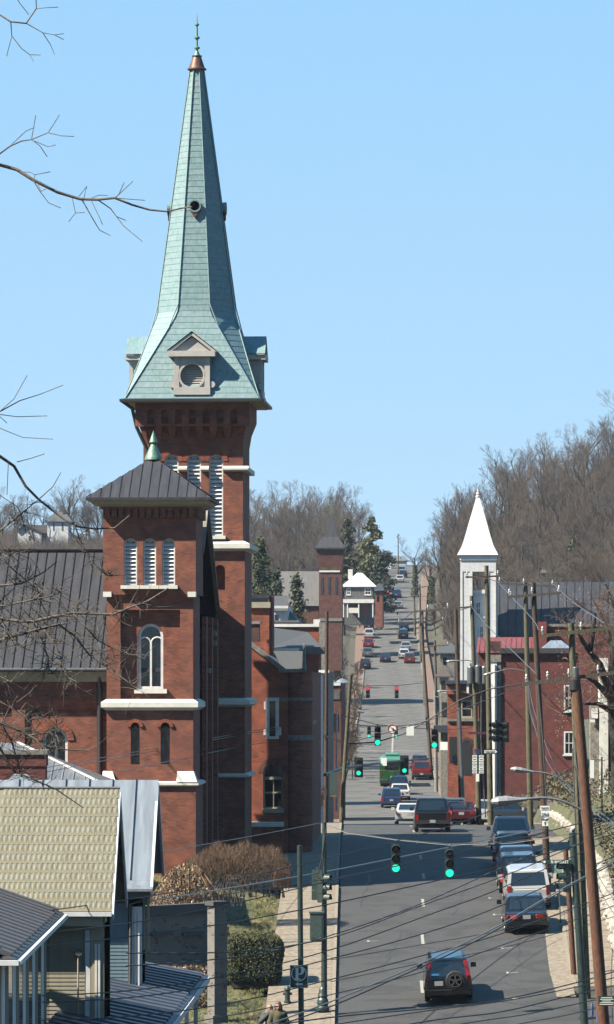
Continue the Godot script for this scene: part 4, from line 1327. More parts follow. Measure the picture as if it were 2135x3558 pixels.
	mb.tube([p1 + Vector3(0, -0.08, 0.08), p0 + Vector3(0.08, -0.08, 0.08), p4 + Vector3(0.08, -0.08, 0)], 0.08, 6)
	put("gutter", mb, "siding_white", B)
	bx("wall", B, Vector3(-13, -3, -0.5), Vector3(-0.6, 5.9, -9.5), "brick")
	mb = MB.new()
	mb.tube([Vector3(0, 5.9, 0.1), Vector3(-0.1, 5.2, 0.0), Vector3(-0.9, 4.8, -0.4), Vector3(-0.9, 0, -0.4)], 0.05, 6)
	put("downpipe", mb, "siding_white", B)
	var ch = frame_at("chimney_stack", "broad dark red painted brick chimney stack before the silver roofs", "chimney", 80, 2900, 150.0, -0.0175)
	rect(ch, "shaft", -60, 2640, 158, 2800, 0, 0.9, "brick_red")
	rect(ch, "neck", -64, 2622, 161, 2662, -0.04, 0.98, "brick_red")
	rect(ch, "cap", -70, 2606, 165, 2622, -0.1, 1.1, "stone_grey")
	bx("foot", ch.n, ch.p(-60, 2800, 0.05), ch.p(158, 3050, 0.85), "brick_red")
	mb = MB.new()
	mb.loft([[ch.p(0, 2722, -0.6).y, ch.p(20, 0, -0.6).x, ch.p(120, 0, -0.6).x, 0.6, -0.1], [ch.p(0, 2690, -0.6).y, ch.p(46, 0, -0.6).x, ch.p(96, 0, -0.6).x, 0.4, -0.1]])
	put("flashing", mb, "roof_silver", ch.n)
	# ---- painted garden wall and its tall pier
	var gw = frame_at("garden_wall", "grey painted brick garden wall with flaking paint below the tan shrub", "wall", 745, 3372, 170.0, 0.75)
	rect(gw, "wall", 440, 3172, 752, 3420, 0, 0.35, "painted_brick")
	rect(gw, "coping", 436, 3152, 754, 3172, -0.08, 0.5, "roof_slate")
	for q in [[530, 590], [640, 710]]: rect(gw, "shelf", q[0], 3240, q[1], 3248, -0.14, 0.14, "roof_slate")
	gw = frame_at("brick_pier", "tall grey painted brick pier standing alone at the lawn's edge", "pier", 767, 3545, 160.0, 0.6)
	rect(gw, "shaft", 746, 3146, 790, 3580, 0, 0.48, "painted_brick")
	rect(gw, "cap", 742, 3133, 795, 3146, -0.05, 0.58, "roof_slate")
	rect(gw, "plinth", 741, 3530, 794, 3585, -0.06, 0.6, "painted_brick")
func grow(tr, tw, p, dir, length, rad, level, r, spread, bend):
	# one limb and, recursively, what it carries
	var segs = 4 if level == 0 else (3 if level < 3 else 2)
	var pts = [p]; var rad_l = [rad]
	var d = dir
	for i in segs:
		d = (d + Vector3(r.randf_range(-1, 1), r.randf_range(-0.4, 1) * bend, r.randf_range(-1, 1)) * (0.10 if level == 0 else 0.22)).normalized()
		pts.append(pts[-1] + d * length / segs)
		rad_l.append(rad * lerpf(1.0, 0.45, float(i + 1) / segs))
	if level < 3: tr.tube(pts, rad_l, 5 if level < 2 else 3)
	else:
		for i in segs: tw.spike(pts[i], pts[i + 1] + (pts[i + 1] - pts[i]) * 0.3, rad_l[i], 3)
	if level >= 5: return
	var kids = [7, 5, 5, 4, 4][level]
	for k in kids:
		var t = lerpf(0.35 if level == 0 else 0.25, 1.0, (k + r.randf()) / kids)
		var fi = t * segs
		var i0 = mini(int(fi), segs - 1)
		var at = pts[i0].lerp(pts[i0 + 1], fi - i0)
		var ax = (pts[i0 + 1] - pts[i0]).normalized()
		var side = ax.cross(Vector3(r.randf_range(-1, 1), r.randf_range(-1, 1), r.randf_range(-1, 1))).normalized()
		var nd = (ax * r.randf_range(0.55, 1.0) + side * spread * r.randf_range(0.6, 1.1) + Vector3.UP * 0.25).normalized()
		grow(tr, tw, at, nd, length * r.randf_range(0.42, 0.62) * (1.15 - 0.3 * t), maxf(rad_l[i0] * 0.5, 0.013), level + 1, r, spread, bend)

func tree_meshes(seed_, height, spread, twig_r = 0.017):
	var r = RandomNumberGenerator.new()
	r.seed = seed_
	var tr = MB.new(); var tw = MB.new()
	grow(tr, tw, Vector3.ZERO, Vector3(r.randf_range(-0.06, 0.06), 1, r.randf_range(-0.06, 0.06)).normalized(), height * 0.62, height * 0.021, 0, r, spread, 0.5)
	return [tr.mesh(), tw.mesh()]

func bare_tree(called, me, at, turn, scale_, label, group, bark = "bark", tw = "twig"):
	var t = thing(called, label, "tree", at, turn, group)
	var a = put("trunk", me[0], bark, t); var b = put("crown", me[1], tw, t)
	a.scale = Vector3.ONE * scale_; b.scale = a.scale
	return t

func leaf_cloud(mb, r, n, size, place, flat = 0.0):
	# small leaf-sized faces, each with its own tilt
	for i in n:
		var p = place.call()
		var u = Vector3(r.randf_range(-1, 1), r.randf_range(-1, 1) * (1.0 - flat), r.randf_range(-1, 1)).normalized()
		var w = u.cross(Vector3(r.randf_range(-1, 1), r.randf_range(-1, 1), r.randf_range(-1, 1))).normalized()
		var s = size * r.randf_range(0.6, 1.3)
		mb.tri(p - u * s, p + w * s * 0.55, p + u * s)
		mb.tri(p - u * s, p + u * s, p - w * s * 0.55)

func conifer(seed_, height, width, m, m2, at, label, group, column = false, leaf = 0.22, n = 5200):
	var r = RandomNumberGenerator.new()
	r.seed = seed_
	var t = thing("cedar_tree" if column else "pine_tree", label, "tree", at, r.randf() * 6.0, group)
	var tr = MB.new()
	tr.tube([Vector3.ZERO, Vector3(0.1, height * 0.5, 0), Vector3(0, height * 0.97, 0)], [height * 0.02, height * 0.013, 0.03], 6)
	var clumps = []
	var k = 0
	var lobes = 60 if column else 44
	for i in lobes:
		var y = lerpf(0.08 if column else 0.22, 0.99, pow((i + r.randf()) / lobes, 0.9))
		var prof = (minf(1.0, (1.0 - y) * 2.4 + 0.12)) if column else clampf((1.04 - y) * 2.3, 0.14, 1.0) * (0.8 + 0.2 * sin(y * 23.0))
		var rad = width * 0.5 * prof * r.randf_range(0.65, 1.1)
		var an = r.randf() * TAU
		var tip = Vector3(cos(an) * rad, y * height + (rad * 0.35 if column else -rad * 0.05), sin(an) * rad)
		tr.tube([Vector3(0, y * height - rad * 0.2, 0), tip], [0.05, 0.02], 4)
		clumps.append([Vector3(0, y * height, 0).lerp(tip, 0.72), rad * (0.62 if column else 0.5) + 0.2, 0.9 if column else 0.42])
	put("trunk", tr, "bark_dark", t)
	for w in 2:
		var mb = MB.new()
		leaf_cloud(mb, r, n / 2, leaf, func():
			var c = clumps[r.randi() % clumps.size()]
			var v = Vector3(r.randfn(), r.randfn(), r.randfn()) * 0.5
			return c[0] + Vector3(v.x, v.y * c[2] * (1.4 if column else 1.0), v.z) * c[1])
		put("crown", mb, m if w == 0 else m2, t)
	return t

func at_px(px, d, up = 0.0):
	# a spot on the ground in the line of sight px at depth d
	var x = (px - 1067.5) * d / K
	return Vector3(x, ground_h(x - road_x(d), d) + up, -d)

func make_trees():
	var kinds = []
	for i in 6: kinds.append(tree_meshes(100 + i * 7, 14.0, [0.75, 0.6, 0.9, 0.7, 0.55, 0.85][i]))
	var r = RandomNumberGenerator.new()
	r.seed = 77
	var spots = []
	# wooded hill behind the white steeple: [px, depth, height]
	for row in [[640, 1740, 2160, 10.5, 10], [680, 1600, 2180, 11, 14], [715, 1560, 2220, 12, 18], [755, 1540, 2220, 13, 18], [800, 1510, 2250, 15, 20], [845, 1490, 2260, 17, 20], [890, 1470, 2260, 18.5, 20], [940, 1455, 2260, 19, 18]]:
		for i in row[4]:
			spots.append([lerpf(row[1], row[2], (i + r.randf_range(0.1, 0.9)) / row[4]), row[0] + r.randf_range(-22, 22), row[3] * r.randf_range(0.8, 1.2), 0])
	# hill to the other side of the street
	for row in [[790, 860, 1150, 13, 9], [830, 880, 1180, 14, 11], [880, 860, 1230, 15, 13], [930, 860, 1290, 16, 14], [980, 850, 1380, 16, 13], [1040, 850, 1380, 16, 12]]:
		for i in row[4]:
			spots.append([lerpf(row[1], row[2], (i + r.randf_range(0.1, 0.9)) / row[4]), row[0] + r.randf_range(-20, 20), row[3] * r.randf_range(0.82, 1.15), 1])
	# behind the church nave
	for row in [[1010, -60, 130, 12, 5], [1030, 225, 380, 15, 6], [1100, -80, 420, 13, 10]]:
		for i in row[4]:
			spots.append([lerpf(row[1], row[2], (i + r.randf_range(0.1, 0.9)) / row[4]), row[0] + r.randf_range(-15, 15), row[3] * r.randf_range(0.8, 1.1), 2])
	var names = [["leafless brown tree among the woods on the hill behind the white steeple", "bare trees on the hill behind the white steeple"], ["leafless brown tree in the woods behind the slate spired brick tower", "bare trees behind the far brick tower"], ["leafless tree on the ridge beyond the church nave roof", "bare trees on the ridge beyond the nave"]]
	for s in spots:
		var x = (s[0] - 1067.5) * s[1] / K
		if absf(x - road_x(s[1])) < 9.0: continue
		var k = r.randi() % 6
		bare_tree("bare_tree", kinds[k], at_px(s[0], s[1], -0.3), r.randf() * TAU, s[2] * (1.0 if s[3] == 0 else 1.12) / 14.0, names[s[3]][0], names[s[3]][1], "bark", ["twig", "twig_warm", "twig_grey"][r.randi() % 3])
	# brush under and between the trees reads as one mass
	var tuft = MB.new()
	for i in 60:
		var p = Vector3(r.randf_range(-1, 1), 0, r.randf_range(-1, 1))
		var up = p + Vector3(r.randf_range(-0.8, 0.8), r.randf_range(1.2, 3.2), r.randf_range(-0.8, 0.8))
		tuft.spike(p, up, 0.035)
		for k in 3: tuft.spike(p.lerp(up, r.randf_range(0.3, 0.8)), up + Vector3(r.randf_range(-1, 1), r.randf_range(-0.6, 0.6), r.randf_range(-1, 1)), 0.022)
	var tm = tuft.mesh()
	for k in 3:
		var mm = MultiMesh.new()
		mm.transform_format = MultiMesh.TRANSFORM_3D
		mm.mesh = tm
		var at = []
		while at.size() < 1500:
			var d = r.randf_range(560, 1060)
			var x = (r.randf_range(1420, 2300) - 1067.5) * d / K
			if r.randf() < 0.35:
				d = r.randf_range(760, 1080)
				x = (r.randf_range(-100, 1330) - 1067.5) * d / K
			var s = x - road_x(d)
			if absf(s) < 10.5 or (x > 0 and d < 660 and s < 24): continue
			at.append(Vector3(x, ground_h(s, d) - 0.2, -d))
		mm.instance_count = at.size()
		for i in at.size(): mm.set_instance_transform(i, Transform3D(Basis(Vector3.UP, r.randf() * TAU).scaled(Vector3.ONE * r.randf_range(0.7, 1.9)), at[i]))
		var o = MultiMeshInstance3D.new()
		o.multimesh = mm
		o.material_override = M[["twig", "twig_warm", "twig_grey"][k]]
		o.name = ["brown_undergrowth", "russet_undergrowth", "grey_undergrowth"][k]
		o.set_meta("kind", "stuff")
		tag(o, ["brown", "russet", "grey"][k] + " leafless undergrowth covering the wooded hillsides", "undergrowth")
		add_child(o)
	# two ivy clad giants where the street tops out
	for q in [[1443, 880, 13.5, "tall bare tree with ivy on its trunk where the street tops out"], [1500, 860, 11.0, "smaller ivy clad bare tree beside the upper street"]]:
		var t = bare_tree("ivy_clad_tree", kinds[2 if q[2] > 12 else 4], at_px(q[0], q[1], -0.3), 1.0, q[2] / 14.0, q[3], "", "bark_dark", "twig_grey")
		var mb = MB.new()
		leaf_cloud(mb, r, 900, 0.2, func(): 
			var y = r.randf() * q[2] * 0.5
			var a = r.randf() * TAU
			return Vector3(cos(a), 0, sin(a)) * (0.75 - y * 0.05) * r.randf_range(0.6, 1.2) + Vector3(0, y, 0))
		put("ivy", mb, "needles", t)
	# thickets along the far street
	var small = []
	for i in 3: small.append(tree_meshes(300 + i * 3, 5.0, 0.85))
	for q in [[1195, 455, 5.0], [1180, 470, 6.0], [1210, 490, 4.5], [1225, 440, 4.5], [1165, 430, 5.5], [1205, 520, 5.5], [1225, 545, 5.0], [1190, 475, 5.5], [1200, 500, 6.0], [1215, 462, 5.0], [1150, 445, 6.0], [1140, 465, 7.0], [1230, 575, 5.0], [1220, 600, 5.0], [1240, 640, 4.5], [1120, 480, 5], [1150, 520, 7], [1100, 560, 6], [1560, 720, 7.0], [1620, 660, 7.0], [1745, 640, 9.0], [1515, 760, 6.0]]:
		bare_tree("street_tree", small[r.randi() % 3], at_px(q[0], q[1], -0.2), r.randf() * TAU, q[2] / 5.0, "small bare tree standing beside the far part of the street", "small bare trees along the far street", "bark", "twig_warm")
	for i in 34:
		var d = r.randf_range(415, 660)
		var x = road_x(d) - r.randf_range(7.0, 13.0)
		bare_tree("street_tree", small[r.randi() % 3], Vector3(x, ground_h(x - road_x(d), d) - 0.2, -d), r.randf() * TAU, r.randf_range(0.8, 1.4), "small bare tree standing beside the far part of the street", "small bare trees along the far street", "bark", "twig_warm")
	# evergreens
	var pl = "dense golden green pine near the white hip roofed house"
	for q in [[5, 1293, 1795, 790.0, 7.4, "needles_gold", "needles", "broad tall pine behind the white hip roofed house", false, 0.32, 9000], [6, 1207, 1800, 800.0, 5.6, "needles_gold", "needles_dark", "golden green pine directly behind the slate spired tower", false, 0.3, 7000], [7, 1196, 1915, 760.0, 4.6, "needles_gold", "needles", "low pale green pine at the foot of the brick tower", false, 0.26, 4000], [13, 1325, 1920, 775.0, 5.0, "needles_dark", "needles_dark", "dark spreading evergreen over the crossing by the red signals", false, 0.3, 6000], [8, 902, 1868, 470.0, 3.0, "needles_dark", "needles", "tall dark columnar cedar next to the copper spired church tower", true, 0.17, 7500], [9, 960, 1985, 465.0, 2.9, "needles_dark", "needles_dark", "middle one of three dark columnar cedars", true, 0.17, 6000], [10, 1032, 1998, 460.0, 3.0, "needles_dark", "needles", "shortest dark cedar close to the far brick tower", true, 0.17, 6000], [11, 925, 1925, 478.0, 2.8, "needles_dark", "needles", "dark cedar half hidden behind its neighbours", true, 0.17, 5500]]:
		var g = at_px(q[1], q[3], -0.3)
		conifer(q[0], P(q[1], q[2], q[3]).y - g.y, q[4], q[5], q[6], g, q[7], "", q[8], q[9], q[10])
	conifer(12, 10, 4.5, "needles_dark", "needles", at_px(1990, 700, 0.0), "dark evergreen on the wooded hill above the white shed", "", false, 0.25, 4500)
	# big old street tree by the leaning pole, out of frame to one side
	var t = thing("old_street_tree", "gnarled old tree with thick dark limbs before the brick block", "tree", at_px(2150, 232), 0.0)
	var tr = MB.new(); var tw = MB.new()
	var D = 232.0
	var o = t.position
	var limb = func(list, rads):
		var pts = []
		for q in list: pts.append(P(q[0], q[1], q[2]) - o)
		tr.tube(pts, rads, 6)
		for i in range(1, pts.size()):
			for k in 7:
				grow(tw, tw, pts[i - 1].lerp(pts[i], r.randf()), Vector3(r.randf_range(-1, 1), r.randf_range(-0.2, 1.0), r.randf_range(-1, 1)).normalized(), r.randf_range(0.8, 1.7), 0.03, 3, r, 0.7, 0.4)
	limb.call([[2150, 2880, D], [2145, 2600, D], [2128, 2420, D], [2135, 2250, D]], [0.42, 0.38, 0.33, 0.26])
	limb.call([[2132, 2440, D], [2085, 2310, D - 1], [2050, 2265, D - 1.5], [2062, 2200, D - 2], [2070, 2130, D - 2]], [0.26, 0.2, 0.17, 0.13, 0.06])
	limb.call([[2050, 2265, D - 1.5], [2020, 2220, D - 2], [2005, 2190, D - 2]], [0.15, 0.12, 0.06])
	limb.call([[2135, 2440, D], [2070, 2370, D - 1], [2035, 2352, D - 2]], [0.2, 0.13, 0.06])
	limb.call([[2140, 2480, D], [2080, 2445, D - 1], [2000, 2445, D - 1.5], [1945, 2480, D - 2]], [0.18, 0.12, 0.08, 0.03])
	limb.call([[2135, 2280, D], [2100, 2160, D + 1], [2060, 2080, D + 1]], [0.2, 0.12, 0.04])
	limb.call([[2135, 2260, D], [2140, 2120, D + 1], [2105, 2030, D + 1]], [0.2, 0.1, 0.04])
	put("trunk", tr, "bark_dark", t)
	put("crown", tw, "bud_red", t)
	var buds = MB.new()
	leaf_cloud(buds, r, 1300, 0.035, func(): return P(r.randf_range(1930, 2135), lerpf(2030, 2560, pow(r.randf(), 0.8)), D + r.randf_range(-3, 2)) - o)
	var bd = put("dry_leaves", buds, "dry_leaf", t)
	bd.set_meta("kind", "stuff")

func make_near_branches():
	# a bare tree rooted on the camera's own hillside; its trunk stands outside the view
	var D = 46.0
	var root = P(-330, 2900, D)
	var t = thing("near_tree", "bare pale barked tree reaching its thin branches in front of the nave roof", "tree", Vector3(root.x, EYE - 9.0, -D), 0.0)
	var o = t.position
	var r = RandomNumberGenerator.new()
	r.seed = 31
	var tr = MB.new(); var br = MB.new(); var fine = MB.new()
	tr.tube([Vector3(0, -1, 0), P(-340, 2500, D) - o, P(-330, 1500, D) - o, P(-300, 700, D) - o, P(-280, -200, D) - o], [0.26, 0.2, 0.15, 0.1, 0.05], 8)
	# [points as px, py; start thickness in px; feeder drawn from the trunk]
	var list = [
		[[[-40, 25], [38, 75], [92, 81], [127, 30], [126, 0], [120, -60]], 5.0], [[[92, 81], [150, 114], [190, 121], [222, 117]], 2.6], [[[150, 114], [176, 155], [190, 188]], 2.0], [[[190, 121], [222, 138]], 1.6], [[[127, 30], [170, 26], [202, 25]], 1.8], [[[38, 75], [42, 125], [75, 168], [104, 190], [142, 191]], 2.6], [[[42, 125], [30, 170], [24, 195]], 1.5], [[[104, 190], [117, 213]], 1.6], [[[100, 50], [70, 12], [50, -20]], 2.2],
		[[[-40, 560], [0, 534], [35, 508], [75, 490], [110, 485], [168, 461], [207, 400]], 4.5], [[[168, 461], [215, 472], [258, 474]], 2.2], [[[110, 485], [125, 400]], 2.0], [[[35, 508], [90, 456], [120, 443]], 1.8], [[[110, 485], [140, 507], [165, 545]], 1.8], [[[120, 490], [168, 510], [193, 504]], 1.5],
		[[[-60, 560], [0, 573], [60, 590], [115, 625], [200, 668], [280, 692], [340, 694], [400, 688], [460, 712], [520, 729], [580, 735], [640, 722], [668, 719]], 9.0], [[[400, 688], [430, 660], [463, 630]], 2.6], [[[415, 672], [432, 634]], 1.8], [[[400, 688], [450, 692], [505, 696]], 2.0], [[[285, 693], [320, 755], [347, 800], [384, 818]], 3.0], [[[340, 694], [385, 725], [430, 785], [495, 839]], 3.2], [[[405, 752], [438, 766]], 1.5], [[[115, 625], [140, 665], [170, 705], [213, 723]], 3.0], [[[130, 635], [143, 665], [160, 657]], 1.6], [[[75, 598], [105, 598], [122, 607], [175, 597]], 1.8], [[[122, 607], [120, 622]], 1.6], [[[252, 690], [263, 740], [240, 770]], 1.8], [[[263, 740], [295, 738]], 1.3], [[[292, 690], [302, 648], [275, 682]], 1.6], [[[315, 690], [345, 678], [376, 679]], 1.5], [[[318, 697], [346, 755], [357, 781]], 1.4],
		[[[-50, 1460], [0, 1430], [50, 1385], [95, 1305]], 2.6], [[[0, 1430], [70, 1392], [140, 1370], [220, 1338]], 3.0], [[[-40, 1470], [30, 1500], [80, 1520], [185, 1526]], 2.4], [[[0, 1440], [60, 1448], [165, 1445]], 2.0], [[[-30, 1420], [25, 1470]], 2.0], [[[-60, 1560], [0, 1585], [50, 1620], [90, 1690], [135, 1735], [220, 1802], [270, 1830], [335, 1838], [400, 1834], [450, 1792]], 8.0], [[[135, 1735], [185, 1690], [212, 1642]], 3.0], [[[0, 1845], [75, 1785], [135, 1735]], 5.0], [[[75, 1785], [60, 1760], [30, 1740], [0, 1720]], 2.0], [[[60, 1605], [110, 1592], [155, 1577]], 2.4], [[[30, 1600], [25, 1720]], 1.8], [[[260, 1825], [280, 1880], [320, 1950], [370, 1998], [390, 2002]], 4.0],
		[[[-40, 1905], [20, 1925], [70, 1920], [120, 1903]], 3.0], [[[-60, 1900], [0, 1935], [60, 1990], [120, 2040], [200, 2044], [245, 2035]], 4.5], [[[-60, 2045], [0, 2034], [75, 2028], [150, 1990], [198, 1952]], 6.0], [[[-60, 2110], [20, 2104], [110, 2085], [180, 2070], [225, 2050], [243, 2040]], 5.0], [[[-60, 2150], [0, 2150], [60, 2158], [115, 2160], [180, 2145], [255, 2130], [300, 2132], [395, 2135], [455, 2110], [510, 2092], [585, 2044]], 9.0], [[[255, 2130], [290, 2063]], 3.5], [[[255, 2135], [290, 2170], [340, 2225], [395, 2255], [505, 2290]], 4.0], [[[390, 2136], [430, 2165], [456, 2175]], 2.4], [[[-60, 2240], [0, 2225], [40, 2210], [100, 2197], [150, 2182], [205, 2170], [235, 2165]], 11.0], [[[-60, 2120], [10, 2160], [40, 2215], [80, 2250], [127, 2267]], 5.0], [[[115, 2160], [150, 2230], [170, 2290], [172, 2330], [192, 2345]], 3.4], [[[150, 2182], [190, 2235], [215, 2290], [225, 2335], [265, 2385]], 3.4], [[[205, 2170], [260, 2210], [310, 2275], [360, 2310], [440, 2365], [480, 2400]], 5.0], [[[120, 2020], [135, 2060], [142, 2090], [140, 2140]], 5.0], [[[-40, 2130], [10, 2080], [48, 2045]], 4.0],
		[[[-60, 2480], [0, 2510], [60, 2535], [110, 2560], [150, 2590], [230, 2605], [310, 2608]], 7.0], [[[0, 2510], [40, 2570], [60, 2640], [75, 2700]], 5.0], [[[-40, 2560], [0, 2600], [50, 2680], [110, 2705], [200, 2745], [290, 2807]], 6.0], [[[-20, 2430], [60, 2470], [120, 2500], [170, 2490], [180, 2440]], 3.0], [[[100, 2555], [170, 2545], [200, 2520], [195, 2565]], 4.0], [[[310, 2608], [340, 2590], [392, 2545]], 2.2], [[[-20, 2340], [40, 2370], [90, 2400]], 3.0], [[[60, 2440], [100, 2410], [130, 2380]], 2.4]]
	for b in list:
		var pts = []; var rr = []
		var n = b[0].size()
		var z0 = r.randf_range(-1.2, 1.2)
		for i in n:
			pts.append(P(b[0][i][0], b[0][i][1], D + z0 * 0.6 + r.randf_range(-0.15, 0.15)) - o)
			rr.append(maxf(b[1] * 0.8 * lerpf(1.0, 0.35, float(i) / (n - 1)), 1.35) * D / K)
		if b[0][0][0] < -15:
			pts.insert(0, P(-320, b[0][0][1] + 160, D) - o)
			rr.insert(0, rr[0] * 2.0)
		br.tube(pts, rr, 5)
		if b[0][0][1] > 1800 and b[1] > 2.9:
			for i in range(1, n):
				for k in 11:
					var a = pts[i].lerp(pts[i - 1], r.randf())
					var dd = Vector3(r.randf_range(-1, 1), r.randf_range(-0.7, 0.9), r.randf_range(-0.6, 0.6)).normalized()
					var e1 = a + dd * r.randf_range(0.08, 0.3)
					fine.spike(a, e1, 0.0055)
					fine.spike(a.lerp(e1, 0.5), a.lerp(e1, 0.5) + (dd + Vector3(r.randf_range(-1, 1), r.randf_range(-1, 1), 0)) * 0.14, 0.004)
	put("trunk", tr, "bark_pale", t)
	put("branches", br, "bark_pale", t)
	put("twigs", fine, "bark_pale", t)

func make_shrubs():
	var r = RandomNumberGenerator.new()
	r.seed = 91
	# brown clipped hedge before the church
	var hd = thing("brown_hedge", "long brown leafless hedge in front of the church base", "hedge", P(830, 3085, 184.0), -0.05)
	var a = MB.new(); var b = MB.new()
	for i in 9000:
		var x = r.randf_range(-2.25, 2.2)
		var z = r.randf_range(-1.1, 1.1)
		var top = 1.95 * sqrt(maxf(0.02, 1.0 - pow(absf(x) / 2.5, 3.0))) * (1.0 - 0.25 * z * z) + 0.1 * sin(x * 5.0)
		var y = top * sqrt(r.randf()) - 0.1
		var p = Vector3(x, y, z)
		var dr = Vector3(r.randf_range(-0.6, 0.6), 1.0, r.randf_range(-0.6, 0.6)).normalized()
		(b if r.randf() < 0.45 else a).spike(p, p + dr * r.randf_range(0.12, 0.32), 0.009)
	for k in 26:
		var x = r.randf_range(-2.0, 2.0)
		a.tube([Vector3(x, -0.4, r.randf_range(-0.4, 0.4)), Vector3(x + r.randf_range(-0.3, 0.3), 1.0, r.randf_range(-0.8, 0.8))], [0.035, 0.015], 4)
	put("stems", a, "hedge_twig", hd); put("tips", b, "hedge_tip", hd)
	var sm = thing("small_brown_bush", "small thin leafless bush at the hedge end by the pavement", "bush", P(980, 3088, 183.0))
	a = MB.new()
	for i in 700:
		var p = Vector3(r.randf_range(-0.35, 0.35), r.randf_range(0, 0.7), r.randf_range(-0.3, 0.3))
		a.spike(p, p + Vector3(r.randf_range(-0.5, 0.5), 1, r.randf_range(-0.5, 0.5)).normalized() * 0.3, 0.008)
	put("stems", a, "hedge_twig", sm)
	# mound of pale dead leaves
	var wp = thing("weeping_shrub", "rounded tan weeping shrub hung with dead leaves above the garden wall", "shrub", P(650, 3330, 176.0))
	var parts = [MB.new(), MB.new(), MB.new()]
	for i in 6500:
		var an = r.randf() * TAU
		var v = sqrt(r.randf())
		var p = Vector3(cos(an) * v * 1.75, 0, sin(an) * v * 1.3)
		var dome = 3.9 * sqrt(maxf(0.0, 1.0 - v * v * 0.93)) * (1.0 if p.x < 0.6 else 0.92)
		p.y = dome * (1.0 - 0.35 * pow(r.randf(), 2.0))
		if r.randf() < 0.35: p.y = r.randf_range(0.2, dome)
		var s = r.randf_range(0.035, 0.075)
		var u = Vector3(r.randf_range(-0.5, 0.5), -1, r.randf_range(-0.5, 0.5)).normalized()
		var w = u.cross(Vector3(r.randf_range(-1, 1), 0, r.randf_range(-1, 1))).normalized() * s * 0.6
		var mb = parts[[0, 0, 1, 2, 2][r.randi() % 5]]
		mb.tri(p - w, p + u * s * 1.7, p + w)
	for k in 60:
		var an = r.randf() * TAU
		var e = Vector3(cos(an) * 1.7, 0.6, sin(an) * 1.3) * r.randf_range(0.6, 1.05)
		parts[2].tube([Vector3(0, 0.5, 0), Vector3(e.x * 0.4, 3.6, e.z * 0.4), Vector3(e.x * 0.85, 2.6, e.z * 0.85), Vector3(e.x, e.y, e.z)], [0.03, 0.02, 0.014, 0.008], 3)
	put("dead_leaves", parts[0], "dry_leaf", wp); put("pale_leaves", parts[1], "dry_leaf_pale", wp); put("stems", parts[2], "dry_leaf_brown", wp)
	var lw = thing("trailing_shrub", "low tangle of dry stems and leaves under the garden wall", "shrub", P(650, 3470, 164.0))
	a = MB.new(); b = MB.new()
	for i in 2600:
		var p = Vector3(r.randf_range(-1.3, 1.15), r.randf_range(-0.3, 1.25), r.randf_range(-0.6, 0.6))
		if r.randf() < 0.5: a.spike(p, p + Vector3(r.randf_range(-1, 1), r.randf_range(-0.3, 0.6), r.randf_range(-1, 1)).normalized() * 0.3, 0.01)
		else: leaf_cloud(b, r, 1, 0.06, func(): return p)
	put("stems", a, "hedge_twig", lw); put("dead_leaves", b, "dry_leaf", lw)
	# thin arching canes between shrub and lawn
	var cn = thing("arching_canes", "tangle of thin arching grey canes between the tan shrub and lawn", "shrub", P(790, 3130, 178.0))
	a = MB.new()
	for k in 34:
		var x = r.randf_range(-0.9, 0.7); var sgn = -1.0 if r.randf() < 0.5 else 1.0
		var h = r.randf_range(0.4, 1.1); var w = r.randf_range(0.3, 0.8) * sgn
		a.tube([Vector3(x, -0.2, r.randf_range(-0.3, 0.3)), Vector3(x + w * 0.3, h, 0), Vector3(x + w * 0.8, h * 0.95, 0.1), Vector3(x + w * 1.2, h * 0.3, 0.1)], 0.011, 4)
	put("canes", a, "bark_pale", cn)
	# clipped evergreen block on the lawn
	var bxw = thing("boxwood_block", "clipped dark green boxwood block on the lawn by the pavement", "bush", P(885, 3410, 168.5), -0.05)
	a = MB.new(); b = MB.new()
	var core = MB.new()
	for i in 15000:
		var p = Vector3(r.randf_range(-1, 1), r.randf_range(-1, 1), r.randf_range(-1, 1))
		var q = pow(pow(absf(p.x), 5) + pow(absf(p.y), 5) + pow(absf(p.z), 5), 0.2)
		if q < 0.01: continue
		p = p / q * r.randf_range(0.88, 1.03)
		var w = Vector3(p.x * 1.08 + 0.05 * sin(p.y * 4), p.y * 0.98 + 0.95 - 0.1 * p.x * p.x, p.z * 0.95)
		leaf_cloud(b if (p.y > 0.75 and r.randf() < 0.5) else a, r, 1, 0.042, func(): return w)
	core.loft([[-0.2, -0.85, 0.85, 0.75, -0.75], [1.72, -0.85, 0.85, 0.75, -0.75]])  # solid dark block inside the leaf shell, standing in for the inner shade
	put("leaves", a, "box_leaf", bxw); put("young_leaves", b, "box_tip", bxw); put("dark_core", core, "bark_dark", bxw)
	# whitewashed stone wall along the bank, stone by stone, with ivy above it
	var rw = thing("bank_wall", "whitewashed rubble stone wall holding the ivy bank beside the pavement", "wall", on_road(kerb_r(200.0) + 2.8, 200.0))
	var stones = []
	for k in 3:
		a = MB.new()
		var ring = []
		for y in [-0.5, -0.15, 0.25, 0.5]:
			var q = []
			var sc = [0.75, 1.0, 0.95, 0.6][[-0.5, -0.15, 0.25, 0.5].find(y)]
			for m in 6: q.append(Vector3(cos(-TAU * m / 6) * 0.5 * sc * r.randf_range(0.85, 1.1), y, sin(-TAU * m / 6) * 0.5 * sc * r.randf_range(0.85, 1.1)))
			ring.append(q)
		a.ring_loft(ring)
		stones.append(a.mesh())
	var dd = 165.0
	var cnt = 0
